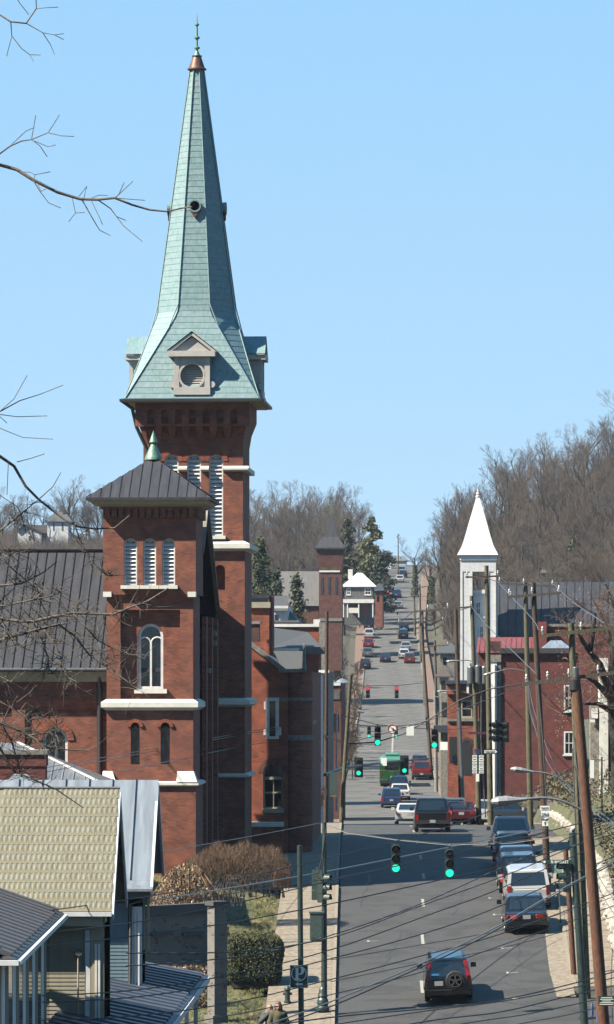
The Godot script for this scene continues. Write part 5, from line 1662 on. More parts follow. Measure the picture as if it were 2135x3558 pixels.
	while dd < 252.0 and cnt < 296:
		for row in 2:
			var st = put("stone", stones[r.randi() % 3], "whitewash" if r.randf() < 0.8 else "stone_grey", rw)
			st.position = on_road(minf(kerb_r(dd) + 2.95, 8.0), dd, 0.15 + row * 0.42) - rw.position
			st.position.y = road_h(dd) + fall(6.0, dd) + 0.25 + row * 0.4 - rw.position.y
			st.rotation = Vector3(r.randf_range(-0.2, 0.2), r.randf() * TAU, r.randf_range(-0.2, 0.2))
			st.scale = Vector3(r.randf_range(0.6, 0.85), r.randf_range(0.42, 0.56), r.randf_range(0.75, 1.05))
			cnt += 1
		dd += 0.88
	for q in [[165, 182, 3000, "ivy bank at the foot of the leaning red brown pole"], [182, 202, 3000, "ivy covered bank between the red brown pole and the terrace lawn"], [202, 228, 2600, "clipped ivy hedge along the terrace above the stone wall"], [230, 262, 3600, "dark evergreen shrubs at the upper end of the terrace"]]:
		var m0 = (q[0] + q[1]) / 2.0
		var iv = thing("ivy_bank", q[3], "shrub", on_road(8.6, m0))
		a = MB.new(); b = MB.new()
		for i in q[2]:
			var d0 = r.randf_range(q[0], q[1])
			var s0 = minf(kerb_r(d0) + 2.9, 7.9) + pow(r.randf(), 1.3) * 5.0
			var bump = (0.25 + 0.45 * maxf(0.0, sin(d0 * 1.3) * sin(s0 * 2.1 + d0 * 0.4)) + (1.2 if q[0] == 230 else 0.0)) * r.randf()
			var p = Vector3(road_x(d0) + s0, maxf(ground_h(maxf(s0, 8.1), d0), road_h(d0) + 1.3) + bump, -d0) - iv.position
			leaf_cloud(b if r.randf() < 0.3 else a, r, 1, 0.085, func(): return p)
		put("leaves", a, "ivy_leaf", iv)
		put("dry_tips", b, "dry_leaf_brown", iv)
	for q in [[1955, 2690, 285.0, 1.9, 3.0, "dark tangled shrubs against the brick block's corner"], [1810, 2800, 281.0, 1.5, 1.7, "yellow green bushes in front of the brick block"]]:
		var base = at_px(q[0], q[2])
		var iv = thing("shrub_clump", q[5], "shrub", base)
		a = MB.new(); b = MB.new()
		for i in 3000:
			var an = r.randf() * TAU; var v = sqrt(r.randf())
			var p = Vector3(cos(an) * v * q[3], 0, sin(an) * v * q[3] * 0.8)
			p.y = q[4] * sqrt(1.0 - v * v * 0.8) * r.randf_range(0.35, 1.0) + 0.12 * sin(p.x * 7)
			leaf_cloud(b if r.randf() < 0.35 else a, r, 1, 0.09, func(): return p)
		put("leaves", a, "ivy_leaf", iv)
		put("dry_tips", b, "needles_gold" if q[0] < 1900 else "dry_leaf_brown", iv)
	# a small red twigged tree beyond the parish house
	var kinds = tree_meshes(555, 3.4, 0.8, 0.01)
	bare_tree("ornamental_tree", kinds, P(1105, 2905, 262.0), 0.4, 1.0, "small reddish leafless tree beyond the round turret", "", "bark_dark", "bud_red")

func make_grass():
	# short uneven turf on the churchyard lawn: far too many blades to count
	var r = RandomNumberGenerator.new()
	r.seed = 8
	var mb = MB.new()
	for i in 7:
		var x = r.randf_range(-0.05, 0.05); var z = r.randf_range(-0.05, 0.05)
		mb.tri(Vector3(x - 0.008, 0, z), Vector3(x + 0.008, 0, z), Vector3(x + r.randf_range(-0.04, 0.04), r.randf_range(0.05, 0.1), z + r.randf_range(-0.03, 0.03)))
	var me = mb.mesh()
	var nz = FastNoiseLite.new()
	nz.seed = 5; nz.frequency = 0.35
	for k in 2:
		var spots = []
		for i in 26000:
			var s = r.randf_range(-15.5, -7.2); var d = r.randf_range(154, 197)
			var g = nz.get_noise_2d(s * 2.0, d) + r.randf_range(-0.3, 0.3)
			if d > 187 and s < -8.5: g -= 0.5
			if (g > 0.08) == (k == 0): spots.append([s, d])
		var mm = MultiMesh.new()
		mm.transform_format = MultiMesh.TRANSFORM_3D
		mm.mesh = me
		mm.instance_count = spots.size()
		for i in spots.size():
			mm.set_instance_transform(i, Transform3D(Basis(Vector3.UP, r.randf() * TAU).scaled(Vector3.ONE * r.randf_range(0.7, 1.3)), on_road(spots[i][0], spots[i][1], -0.03)))
		var o = MultiMeshInstance3D.new()
		o.multimesh = mm
		o.material_override = M.grass_green if k == 0 else M.grass_tan
		o.name = "green_grass" if k == 0 else "dry_grass"
		o.set_meta("kind", "stuff")
		tag(o, "patches of short green grass on the churchyard lawn" if k == 0 else "patches of straw coloured grass on the churchyard lawn", "grass")
		add_child(o)
func wood_pole(called, label, x0, y0, x1, y1, d, r0, r1, m, group = ""):
	var base = P(x1, y1, d)
	var t = thing(called, label, "utility pole", base, 0.0, group)
	var top = P(x0, y0, d) - base
	var mb = MB.new()
	mb.tube([Vector3(0, -0.4, 0), top * 0.5, top], [r1, (r0 + r1) / 2, r0], 10, true)
	put("shaft", mb, m, t)
	return t

func crossarm(t, x0, y0, x1, y1, d, w = 0.11, m = "wood_grey", pins = 3, at_z = 0.0):
	var o = t.position
	var a = P(x0, y0, d) - o + Vector3(0, 0, 0.2); var b = P(x1, y1, d) - o + Vector3(0, 0, 0.2)
	var mb = MB.new()
	mb.bar(a, b, w, w)
	var arm = put("crossarm", mb, m, t)
	for k in pins:
		var p = a.lerp(b, [0.04, 0.96, 0.46, 0.25, 0.75][k])
		mb = MB.new()
		mb.lathe(p + Vector3(0, w * 0.5, 0), [[0.02, 0.0], [0.02, 0.08], [0.05, 0.1], [0.06, 0.16], [0.035, 0.2], [0.05, 0.24], [0.02, 0.3], [0.0, 0.31]], 8)
		put("insulator", mb, "insulator", arm)
	return arm

func cobra(t, pts, d, head_len, head_r = 0.16, arm_r = 0.03):
	# curved bracket and lamp head: pts run from the pole to the head, in sight lines
	var o = t.position
	var q = []
	for p in pts: q.append(P(p[0], p[1], d) - o)
	var mb = MB.new()
	var c = Curve3D.new()
	for i in q.size():
		var tan_ = (q[mini(i + 1, q.size() - 1)] - q[maxi(i - 1, 0)]) / 6.0
		c.add_point(q[i], -tan_, tan_)
	c.bake_interval = 0.15
	mb.tube(Array(c.get_baked_points()), arm_r, 7)
	var br = put("lamp_bracket", mb, "lamp_grey", t)
	var dir = (q[-1] - q[-2]).normalized()
	var rings = []
	var up = Vector3.UP - dir * dir.y
	var side = dir.cross(up).normalized()
	for k in [[0.0, 0.25, 0.3], [0.25, 0.45, 0.6], [0.55, 0.85, 1.0], [0.8, 0.85, 1.0], [0.95, 0.5, 0.6], [1.0, 0.1, 0.15]]:
		var ring = []
		for i in 10:
			var a = TAU * i / 10
			var dn = sin(a)
			ring.append(q[-1] + dir * head_len * k[0] + side * cos(a) * head_r * k[2] + up * (dn if dn > 0 else dn * 1.25) * head_r * 0.55 * k[1])
		rings.append(ring)
	rings.reverse()
	mb = MB.new()
	for r in rings: r.reverse()
	mb.ring_loft(rings)
	put("lamp_head", mb, "lamp_pale", br)

func signal_head(t, at, lit, face = Basis.IDENTITY, s = 1.0, body = "signal_green", plate = false):
	# three sections with visors; face turns the lenses, which look along +z
	var mb = MB.new()
	for k in 3: mb.box(Vector3(0, -0.36 * k, 0), Vector3(0.34, 0.345, 0.2))
	if plate: mb.box(Vector3(0, -0.36, -0.02), Vector3(0.58, 1.32, 0.02))
	mb.box(Vector3(0, 0.22, 0), Vector3(0.08, 0.12, 0.08))
	mb.moved(Transform3D(face.scaled_local(Vector3.ONE * s), at))
	var h = put("signal_head", mb, body, t)
	for k in 3:
		mb = MB.new()
		var c = Vector3(0, -0.36 * k, 0.1)
		for i in 10:
			var a0 = PI * (-0.12 + 1.24 * i / 10.0); var a1 = PI * (-0.12 + 1.24 * (i + 1) / 10.0)
			var p0 = Vector3(cos(a0), sin(a0), 0) * 0.165; var p1 = Vector3(cos(a1), sin(a1), 0) * 0.165
			mb.quad(c + p0, c + p1, c + p1 + Vector3(0, -0.02, 0.26), c + p0 + Vector3(0, -0.02, 0.26))
		mb.moved(Transform3D(face.scaled_local(Vector3.ONE * s), at))
		put("visor", mb, body, h)
		mb = MB.new()
		mb.lathe(c, [[0.148, 0.0], [0.13, 0.03], [0.07, 0.045], [0.0, 0.05]], 16, Basis(Vector3.RIGHT, PI / 2))
		mb.moved(Transform3D(face.scaled_local(Vector3.ONE * s), at))
		put("lens", mb, ["lit_red" if lit == "red" else "lens_red", "lens_amber", "lit_green" if lit == "green" else "signal_black"][k], h)
	return h

func flat_sign(t, at, w, h, m, back = "galvanised", called = "sign_panel"):
	var mb = MB.new()
	mb.box(at, Vector3(w, h, 0.012))
	return put(called, mb, m, t)

func make_street_furniture():
	mat("insulator", 0.45, 0.47, 0.5, 0.25)
	mat("lamp_pale", 0.40, 0.40, 0.43, 0.4, "patch", 0.8)
	var S = Basis.IDENTITY
	# ---- poles of the near pavement
	var t = wood_pole("utility_pole", "stout leaning red brown utility pole with a small green notice", 2001, 2352, 2142, 4085, 130.0, 0.145, 0.21, "wood_rust")
	cobra(t, [[2043, 2830], [2005, 2805], [1950, 2782], [1890, 2772], [1832, 2776]], 130.0, 1.1, 0.3, 0.04)
	var o = t.position
	var mb = MB.new()
	mb.lathe(P(1998, 2362, 130.0) - o, [[0.17, -0.3], [0.175, 0.0], [0.1, 0.05], [0.0, 0.06]], 10)
	put("pole_cap", mb, "black_trim", t)
	var n1 = P(2109, 3478, 129.6) - o
	flat_sign(t, n1, 0.5, 0.3, "sign_green", "", "notice")
	for k in 5: 
		mb = MB.new()
		mb.box(n1 + Vector3(0.02 * sin(k * 3.0), 0.1 - k * 0.05, 0.009), Vector3([0.34, 0.40, 0.26, 0.42, 0.42][k], 0.018, 0.004))
		put("text_line", mb, "sign_white", t)
	mb = MB.new()
	mb.tube([P(2128, 3300, 129.75) - o, P(2124, 3420, 129.75) - o, P(2130, 3560, 129.75) - o], 0.012, 5)
	put("conduit", mb, "galvanised", t)
	t = wood_pole("utility_pole", "tall greenish treated pole with two long crossarms beside the teal post", 1985, 2165, 2042, 3474, 163.0, 0.12, 0.155, "wood_green")
	crossarm(t, 1872, 2211, 2190, 2175, 163.0, 0.13, "wood_green", 3)
	crossarm(t, 1815, 2378, 2165, 2333, 163.0, 0.14, "wood_grey", 5)
	cobra(t, [[2008, 2760], [1985, 2735], [1950, 2708], [1905, 2688], [1860, 2682]], 163.0, 0.95, 0.22, 0.035)
	mb = MB.new()
	mb.lathe(P(2001, 2330, 162.7) - t.position, [[0.1, -0.28], [0.13, -0.26], [0.13, 0.1], [0.1, 0.14], [0.0, 0.15]], 12)
	put("cutout_can", mb, "galvanised", t)
	mb = MB.new()
	mb.tube([P(1990, 2600, 162.8) - t.position, P(2002, 2900, 162.8) - t.position, P(2025, 3440, 162.8) - t.position], 0.03, 6)
	put("cable_guard", mb, "galvanised", t)
	# teal traffic post with side-on signals
	t = thing("signal_post", "teal steel traffic signal post with a side-on signal and street name plate", "traffic signal", P(2038, 3640, 152.0))
	o = t.position
	mb = MB.new()
	mb.tube([Vector3(0, -0.3, 0), P(2013, 3250, 152.0) - o, P(1989, 2893, 152.0) - o], [0.15, 0.13, 0.12], 12, true)
	put("shaft", mb, "pole_steel", t)
	signal_head(t, P(1972, 3012, 152.0) - o, "", Basis(Vector3.UP, -1.35), 1.0, "signal_green")
	flat_sign(t, P(1938, 2995, 151.8) - o, 1.02, 0.155, "sign_green", "", "street_name_plate")
	lettering(t, "N MARKET", P(1945, 2995, 151.75) - o, 0.105, "sign_white", S, 0.9)
	mb = MB.new()
	mb.lathe(P(1893, 2995, 151.78) - o, [[0.045, 0.0], [0.0, 0.004]], 12, Basis(Vector3.RIGHT, PI / 2))
	put("emblem", mb, "sign_white", t)
	t = wood_pole("wood_post", "short reddish brown wooden post behind the teal signal post", 1966, 2952, 1999, 3420, 168.0, 0.1, 0.12, "wood_rust")
	t = wood_pole("utility_pole", "brown pole carrying the white 254 route marker", 1853, 2025, 1906, 3085, 197.0, 0.12, 0.17, "wood_brown")
	o = t.position
	crossarm(t, 1762, 2074, 1950, 2060, 197.0, 0.11, "wood_grey", 3)
	mb = MB.new()
	mb.tube([P(1862, 2300, 196.7) - o, P(1886, 2560, 196.7) - o, P(1900, 2800, 196.7) - o], 0.03, 5)
	put("conduit", mb, "galvanised", t)
	var z0 = 196.6
	flat_sign(t, P(1894, 2808, z0) - o, 0.42, 0.21, "sign_white", "", "direction_plate")
	lettering(t, "EAST", P(1894, 2808, z0 - 0.02) - o, 0.11, "sign_grey", S)
	var shield = MB.new()
	shield.prism([Vector2(-0.19, 0.2), Vector2(0.19, 0.2), Vector2(0.19, -0.02), Vector2(0.13, -0.13), Vector2(0, -0.2), Vector2(-0.13, -0.13), Vector2(-0.19, -0.02)], 0.012, 0.0)
	shield.moved(Transform3D(S, P(1895, 2833, z0) - o))
	put("route_shield", shield, "sign_white", t)
	lettering(t, "254", P(1895, 2831, z0 - 0.03) - o, 0.17, "sign_grey", S, 0.95)
	flat_sign(t, P(1895, 2861, z0) - o, 0.28, 0.24, "sign_white", "", "arrow_plate")
	var ar = MB.new()
	ar.prism([Vector2(-0.02, -0.08), Vector2(0.02, -0.08), Vector2(0.02, 0.02), Vector2(0.06, 0.02), Vector2(0, 0.09), Vector2(-0.06, 0.02), Vector2(-0.02, 0.02)], 0.014, 0.008)
	put("arrow", ar.moved(Transform3D(S, P(1895, 2861, z0) - o)), "sign_black", t)
	# ---- further poles on that side
	t = wood_pole("utility_pole", "straight yellow green pole with a ring of insulators before the brick block", 1826, 2025, 1845, 2868, 252.0, 0.13, 0.18, "wood_green")
	crossarm(t, 1728, 2026, 1928, 2038, 252.0, 0.11, "wood_grey", 3)
	crossarm(t, 1768, 2076, 1946, 2062, 252.0, 0.1, "wood_brown", 2)
	cobra(t, [[1852, 2352], [1835, 2338], [1805, 2327], [1765, 2325], [1735, 2332]], 252.0, 0.95, 0.15)
	mb = MB.new()
	mb.tube([P(1833, 2340, 251.7) - t.position, P(1842, 2460, 251.6) - t.position, P(1870, 2560, 251.4) - t.position], 0.05, 5)
	put("cable_bundle", mb, "galvanised", t)
	t = wood_pole("utility_pole", "yellow green pole with the one way sign near the street corner", 1691, 1965, 1706, 2864, 258.0, 0.13, 0.19, "wood_green")
	crossarm(t, 1618, 2006, 1735, 2002, 258.0, 0.1, "wood_brown", 2)
	flat_sign(t, P(1706, 2612, 257.6) - t.position, 0.84, 0.29, "sign_black", "", "one_way_sign")
	ar = MB.new()
	ar.prism([Vector2(-0.38, -0.085), Vector2(0.24, -0.085), Vector2(0.24, -0.12), Vector2(0.39, 0), Vector2(0.24, 0.12), Vector2(0.24, 0.085), Vector2(-0.38, 0.085)], 0.014, 0.008)
	put("arrow", ar.moved(Transform3D(S, P(1706, 2612, 257.6) - t.position)), "sign_white", t)
	lettering(t, "ONE WAY", P(1703, 2612, 257.57) - t.position, 0.11, "sign_black", S, 0.9)
	t = wood_pole("utility_pole", "dark olive pole with grey transformer cans and green route boards", 1639, 2070, 1666, 2860, 262.0, 0.12, 0.17, "wood_green")
	o = t.position
	crossarm(t, 1480, 2122, 1645, 2108, 262.0, 0.1, "wood_grey", 3)
	for q in [[1636, 2338], [1662, 2334], [1684, 2338]]:
		mb = MB.new()
		mb.lathe(P(q[0], q[1] + 38, 261.6) - o, [[0.0, 0.0], [0.2, 0.0], [0.21, 0.05], [0.21, 1.0], [0.19, 1.05], [0.06, 1.1], [0.05, 1.25], [0.0, 1.26]], 12)
		put("transformer", mb, "galvanised", t)
	cobra(t, [[1652, 2306], [1640, 2298], [1622, 2294], [1604, 2295]], 262.0, 0.95, 0.15)
	for k in 2:
		var c = P(1650 + k * 23, 2656, 261.5) - o
		flat_sign(t, c, 0.36, 1.14, "sign_green", "", "route_board")
		for j in 6:
			var hh = [0.13, 0.2, 0.13, 0.13, 0.2, 0.12][j]
			var yy = [0.49, 0.29, 0.09, -0.08, -0.27, -0.48][j]
			mb = MB.new()
			mb.box(c + Vector3(0, yy, 0.009), Vector3(0.28, hh, 0.006))
			var pl = put("route_plate", mb, "sign_white", t)
			mb = MB.new()
			mb.box(c + Vector3(0, yy, 0.014), Vector3(0.18, hh * 0.3, 0.004))
			put("text_line", mb, "sign_grey", pl)
	ar = MB.new()
	ar.prism([Vector2(-0.19, 0.14), Vector2(-0.1, 0.17), Vector2(0, 0.14), Vector2(0.1, 0.17), Vector2(0.19, 0.14), Vector2(0.17, -0.05), Vector2(0, -0.2), Vector2(-0.17, -0.05)], 0.012, 0.0)
	put("interstate_shield", ar.moved(Transform3D(S, P(1660, 2612, 261.5) - o)), "sign_blue", t)
	flat_sign(t, P(1659, 2604, 261.48) - o, 0.24, 0.06, "sign_red", "", "shield_band")
	flat_sign(t, P(1660, 2702, 261.5) - o, 0.2, 0.46, "sign_white", "", "small_plate")
	flat_sign(t, P(1660, 2547, 261.5) - o, 1.15, 0.15, "sign_brown", "", "street_name_plate")
	mb = MB.new()
	mb.tube([P(1674, 2330, 261.7) - o, P(1672, 2570, 261.7) - o, P(1688, 2840, 261.7) - o], 0.045, 6)
	put("conduit", mb, "galvanised", t)
	t = wood_pole("utility_pole", "brown pole with a bright metal conduit down its side", 1584, 2115, 1606, 2845, 330.0, 0.14, 0.22, "wood_brown")
	mb = MB.new()
	mb.tube([P(1596, 2458, 329.6) - t.position, P(1612, 2840, 329.6) - t.position], 0.14, 8)
	put("conduit", mb, "galvanised", t)
	cobra(t, [[1640, 2415], [1610, 2404], [1580, 2399], [1562, 2400]], 330.0, 0.95, 0.15)
	t = wood_pole("light_pole", "pale concrete light pole on the brick pavement", 1512, 2400, 1517, 2748, 410.0, 0.14, 0.2, "stone_grey")
	cobra(t, [[1578, 2440], [1560, 2432], [1540, 2427]], 410.0, 0.9, 0.15)
	var far = "weathered grey utility poles up the far street"
	for q in [[1464, 2165, 1500, 2700, 440, 0.16, 0.24, 1380, 1545, 2160], [1468, 2120, 1476, 2440, 590, 0.16, 0.2, 1388, 1552, 2124], [1459, 2030, 1463, 2290, 690, 0.16, 0.2, 1432, 1492, 2040], [1440, 2060, 1443, 2210, 760, 0.14, 0.2, 1420, 1465, 2070], [1512, 2225, 1520, 2620, 500, 0.14, 0.22, 1470, 1560, 2245], [1384, 1855, 1385, 2010, 950, 0.1, 0.14, 1379, 1390, 1862]]:
		var py = q[3]
		t = wood_pole("utility_pole", "weathered grey utility pole with crossarm up the far street", q[0], q[1], q[2], py, float(q[4]), q[5], q[6], "wood_grey", far)
		crossarm(t, q[7], q[9] + 4, q[8], q[9] - 4, float(q[4]), 0.12, "wood_grey", 2)
	# ---- posts on the church side
	t = thing("signal_pole", "teal signal pole with ornate base, control cabinet and side-on signal", "traffic signal", P(1127, 3508, 161.0))
	o = t.position
	mb = MB.new()
	mb.tube([Vector3.ZERO, P(1128, 2857, 161.0) - o], [0.115, 0.085], 12, true)
	put("shaft", mb, "pole_steel", t)
	mb = MB.new()
	mb.lathe(Vector3(-0.05, -0.05, 0.02), [[0.24, 0.0], [0.24, 0.14], [0.19, 0.2], [0.22, 0.3], [0.2, 0.42], [0.16, 0.5], [0.19, 0.56], [0.16, 0.66], [0.13, 0.82], [0.09, 0.9]], 12)
	put("ornate_base", mb, "signal_green", t)
	var cab = MB.new()
	var cc = P(1101, 3220, 160.8) - o
	cab.box(cc, Vector3(0.5, 1.0, 0.36))
	cab.box(cc + Vector3(0, 0.53, 0), Vector3(0.56, 0.06, 0.42))
	var cb = put("control_cabinet", cab, "cabinet", t)
	bx("yellow_trim", cb, cc + Vector3(-0.2, -0.56, 0.1), cc + Vector3(0.2, -0.5, 0.16), "sign_yellow")
	bx("door_panel", cb, cc + Vector3(-0.19, -0.42, 0.18), cc + Vector3(0.19, 0.42, 0.192), "cabinet")
	signal_head(t, P(1118, 3052, 160.8) - o, "", Basis(Vector3.UP, 1.2), 1.0, "signal_green")
	signal_head(t, P(1102, 3040, 161.1) - o, "", Basis(Vector3.UP, 2.9), 1.05, "signal_green")
	mb = MB.new()
	mb.tube([P(1135, 2872, 160.9) - o, P(1122, 2960, 160.9) - o, P(1108, 3030, 160.9) - o], 0.02, 5)
	put("cable", mb, "wire", t)
	t = thing("parking_sign_post", "slim teal post bearing the green circled P parking sign", "sign", P(1049, 3700, 147.0))
	o = t.position
	mb = MB.new()
	mb.tube([Vector3(0, -0.3, 0), P(1042, 2937, 147.0) - o], [0.1, 0.088], 12, true)
	put("shaft", mb, "pole_steel", t)
	var pc = P(1039.5, 3393, 146.8) - o
	flat_sign(t, pc - Vector3(0, 0, 0.004), 0.62, 0.78, "sign_white", "", "sign_border")
	flat_sign(t, pc + Vector3(0, 0, 0.004), 0.575, 0.735, "sign_green", "", "sign_face")
	mb = MB.new()
	mb.lathe(pc + Vector3(0.0, 0.1, 0.014), [[0.235, 0.0], [0.262, 0.0], [0.262, 0.006], [0.235, 0.006], [0.235, 0.0]], 28, Basis(Vector3.RIGHT, PI / 2))
	put("circle", mb, "sign_white", t)
	lettering(t, "P", pc + Vector3(0, 0.1, 0.02), 0.46, "sign_white", S, 1.0, "Droid Serif")
	ar = MB.new()
	ar.prism([Vector2(-0.13, 0), Vector2(-0.02, 0.08), Vector2(-0.04, 0.03), Vector2(0.13, 0.03), Vector2(0.13, -0.03), Vector2(-0.04, -0.03), Vector2(-0.02, -0.08)], 0.02, 0.012)
	put("arrow", ar.moved(Transform3D(S, pc + Vector3(0, -0.26, 0))), "sign_white", t)
	# leaning pole with mast arm and signals in the dip
	t = wood_pole("mast_pole", "leaning pole with green mast arm and cabinet past the parish house", 1219, 2345, 1184, 2872, 258.0, 0.1, 0.16, "wood_green")
	o = t.position
	var dz = 300.0
	mb = MB.new()
	mb.tube([P(1130, 2692, 258.0) - o, P(1195, 2668, 262.0) - o, P(1330, 2650, 285.0) - o, P(1490, 2636, 300.0) - o], [0.1, 0.09, 0.08, 0.06], 8)
	put("mast_arm", mb, "signal_green", t)
	signal_head(t, P(1247, 2648, 272.0) - o, "green", S, 0.95, "signal_black", true)
	signal_head(t, P(1406, 2640, 292.0) - o, "green", S, 1.0, "signal_black", true)
	flat_sign(t, P(1334, 2647, 283.0) - o, 0.4, 0.52, "sign_white", "", "lane_sign")
	flat_sign(t, P(1198, 2657, 261.0) - o, 0.55, 0.16, "sign_green", "", "street_name_plate")
	cc = P(1160, 2724, 257.5) - o
	mb = MB.new()
	mb.box(cc, Vector3(0.46, 1.35, 0.36))
	cb = put("control_cabinet", mb, "cabinet", t)
	bx("yellow_trim", cb, cc + Vector3(-0.2, -0.74, 0.1), cc + Vector3(0.2, -0.68, 0.17), "sign_yellow")
	cobra(t, [[1216, 2462], [1228, 2458], [1240, 2464]], 258.0, 0.5, 0.12)
	t = wood_pole("utility_pole", "slim brown pole at the corner beyond the round turret", 1137, 2125, 1132, 2866, 264.0, 0.1, 0.14, "wood_brown")
	mb = MB.new()
	mb.bar(P(1125, 2556, 263.8) - t.position, P(1190, 2578, 263.8) - t.position, 0.12)
	put("bracket_arm", mb, "wire", t)
	t = wood_pole("flag_pole", "thin white pole standing by the far pavement", 1171, 2475, 1171, 2800, 330.0, 0.07, 0.09, "white_paint")
	# ---- signals hung over the street
	t = thing("span_wire_signals", "cable across the near street carrying two green traffic signals", "traffic signal", P(1376, 2925, 161.0))
	o = t.position
	var sp = [[1130, 2866], [1205, 2890], [1376, 2917], [1562, 2932], [1780, 2925], [1992, 2897]]
	var pts = []
	for q in sp: pts.append(P(q[0], q[1], lerpf(161.0, 152.0, (q[0] - 1130.0) / 862.0)) - o)
	for k in 2:
		mb = MB.new()
		var pk = []
		for i in pts.size(): pk.append(pts[i] + Vector3(0, -0.05 * k * (1.0 if i in [1, 3, 4] else 0.4), 0))
		mb.tube(pk, 0.013, 5)
		put("span_wire", mb, "wire_bright" if k else "wire", t)
	signal_head(t, P(1376, 2949, 158.5) - o, "green", S, 0.98, "signal_green")
	signal_head(t, P(1563, 2965, 156.5) - o, "green", S, 0.98, "signal_green")
	for q in [[1376, 2917, 2940, 158.5], [1563, 2932, 2956, 156.5]]:
		mb = MB.new()
		mb.tube([P(q[0], q[1], q[3]) - o, P(q[0], q[2], q[3]) - o], 0.02, 5)
		put("hanger", mb, "sign_yellow", t)
	t = thing("span_wire_signals", "cable over the dip carrying two green signals and a no left turn sign", "traffic signal", P(1313, 2500, 232.0))
	o = t.position
	for q in [[[1185, 2485], [1313, 2518], [1440, 2530], [1560, 2535], [1640, 2528]], [[1204, 2585], [1310, 2578], [1403, 2550], [1500, 2495], [1600, 2432], [1700, 2395], [1850, 2370]]]:
		pts = []
		for p in q: pts.append(P(p[0], p[1], 232.0) - o)
		mb = MB.new()
		mb.tube(pts, 0.02 if q.size() == 5 else 0.035, 5)
		put("span_wire", mb, "wire", t)
	signal_head(t, P(1313, 2534, 231.8) - o, "green", S, 0.98, "signal_black")
	signal_head(t, P(1510, 2543, 231.8) - o, "green", S, 0.98, "signal_black")
	signal_head(t, P(1724, 2520, 231.8) - o, "", Basis(Vector3.UP, -1.1), 1.0, "signal_black")
	signal_head(t, P(1757, 2522, 231.8) - o, "", Basis(Vector3.UP, -0.8), 1.0, "signal_black")
	mb = MB.new()
	mb.lathe(P(1364, 2533, 231.7) - o, [[0.27, 0.0], [0.0, 0.004]], 24, Basis(Vector3.RIGHT, PI / 2))
	var nl = put("no_left_turn_sign", mb, "sign_white", t)
	mb = MB.new()
	mb.lathe(P(1364, 2533, 231.69) - o, [[0.21, 0.0], [0.26, 0.0], [0.26, 0.006], [0.21, 0.006], [0.21, 0.0]], 24, Basis(Vector3.RIGHT, PI / 2))
	mb.bar(P(1364, 2533, 231.66) - o + Vector3(-0.16, 0.16, 0), P(1364, 2533, 231.66) - o + Vector3(0.16, -0.16, 0), 0.045, 0.01)
	put("red_ring", mb, "sign_red", nl)
	mb = MB.new()
	mb.tube([P(1364, 2533, 231.66) - o + Vector3(0.06, -0.14, 0), P(1364, 2533, 231.66) - o + Vector3(0.06, 0.03, 0), P(1364, 2533, 231.66) - o + Vector3(-0.08, 0.06, 0)], 0.022, 4)
	put("arrow", mb, "sign_black", nl)
	flat_sign(t, P(1426, 2539, 231.7) - o, 0.4, 0.52, "sign_white", "", "lane_sign")
	# far signals
	t = thing("far_signals", "pair of red signals hanging over the street at the second crossing", "traffic signal", P(1279, 2380, 440.0))
	o = t.position
	mb = MB.new()
	mb.tube([P(1235, 2378, 440.0) - o, P(1279, 2382, 440.0) - o, P(1378, 2382, 440.0) - o, P(1478, 2372, 440.0) - o], 0.03, 4)
	put("span_wire", mb, "wire", t)
	for px in [1279, 1379]: signal_head(t, P(px, 2391, 439.0) - o, "red", S, 1.15, "signal_black")
	t = thing("far_signals", "pair of small green signals hanging over the dip beyond the nearer pair", "traffic signal", P(1283, 2520, 400.0))
	o = t.position
	for px in [1283, 1377]: signal_head(t, P(px, 2531, 400.0) - o, "green", S, 1.0, "signal_black")
	mb = MB.new()
	mb.tube([P(1215, 2515, 400.0) - o, P(1283, 2522, 400.0) - o, P(1377, 2522, 400.0) - o, P(1510, 2515, 400.0) - o], 0.03, 4)
	put("span_wire", mb, "wire", t)
	t = thing("far_mast_signals", "thin mast arm with two red signals before the white hip roofed house", "traffic signal", P(1251, 2150, 735.0))
	o = t.position
	mb = MB.new()
	mb.tube([Vector3(0, -1.5, 0), P(1251, 2058, 735.0) - o, P(1360, 2050, 735.0) - o], 0.12, 6)
	put("mast", mb, "pole_steel", t)
	for px in [1284, 1349]: signal_head(t, P(px, 2056, 734.0) - o, "red", S, 0.95, "signal_black")
	# ---- separate signs
	t = thing("blank_sign", "pale green blank sign panel on a thin post by the parked cars", "sign", P(1949, 3214, 183.0))
	o = t.position
	mb = MB.new()
	mb.tube([Vector3(0, -0.1, 0), P(1940, 3005, 183.0) - o], 0.03, 6)
	put("post", mb, "galvanised", t)
	flat_sign(t, P(1940, 3017, 182.9) - o, 0.32, 0.4, "sign_pale", "", "sign_panel")
	t = thing("tall_notice", "tall narrow white notice on a dark post above the ivy bank", "sign", P(2092, 2760, 228.0))
	o = t.position
	mb = MB.new()
	mb.tube([Vector3(0, -1.0, 0), P(2092, 2630, 228.0) - o], 0.05, 6)
	put("post", mb, "black_trim", t)
	flat_sign(t, P(2058, 2672, 227.8) - o, 0.2, 0.95, "sign_white", "", "notice_panel")
	mb = MB.new()
	mb.bar(P(2058, 2640, 228.0) - o, P(2092, 2640, 228.0) - o, 0.04)
	put("bracket", mb, "black_trim", t)
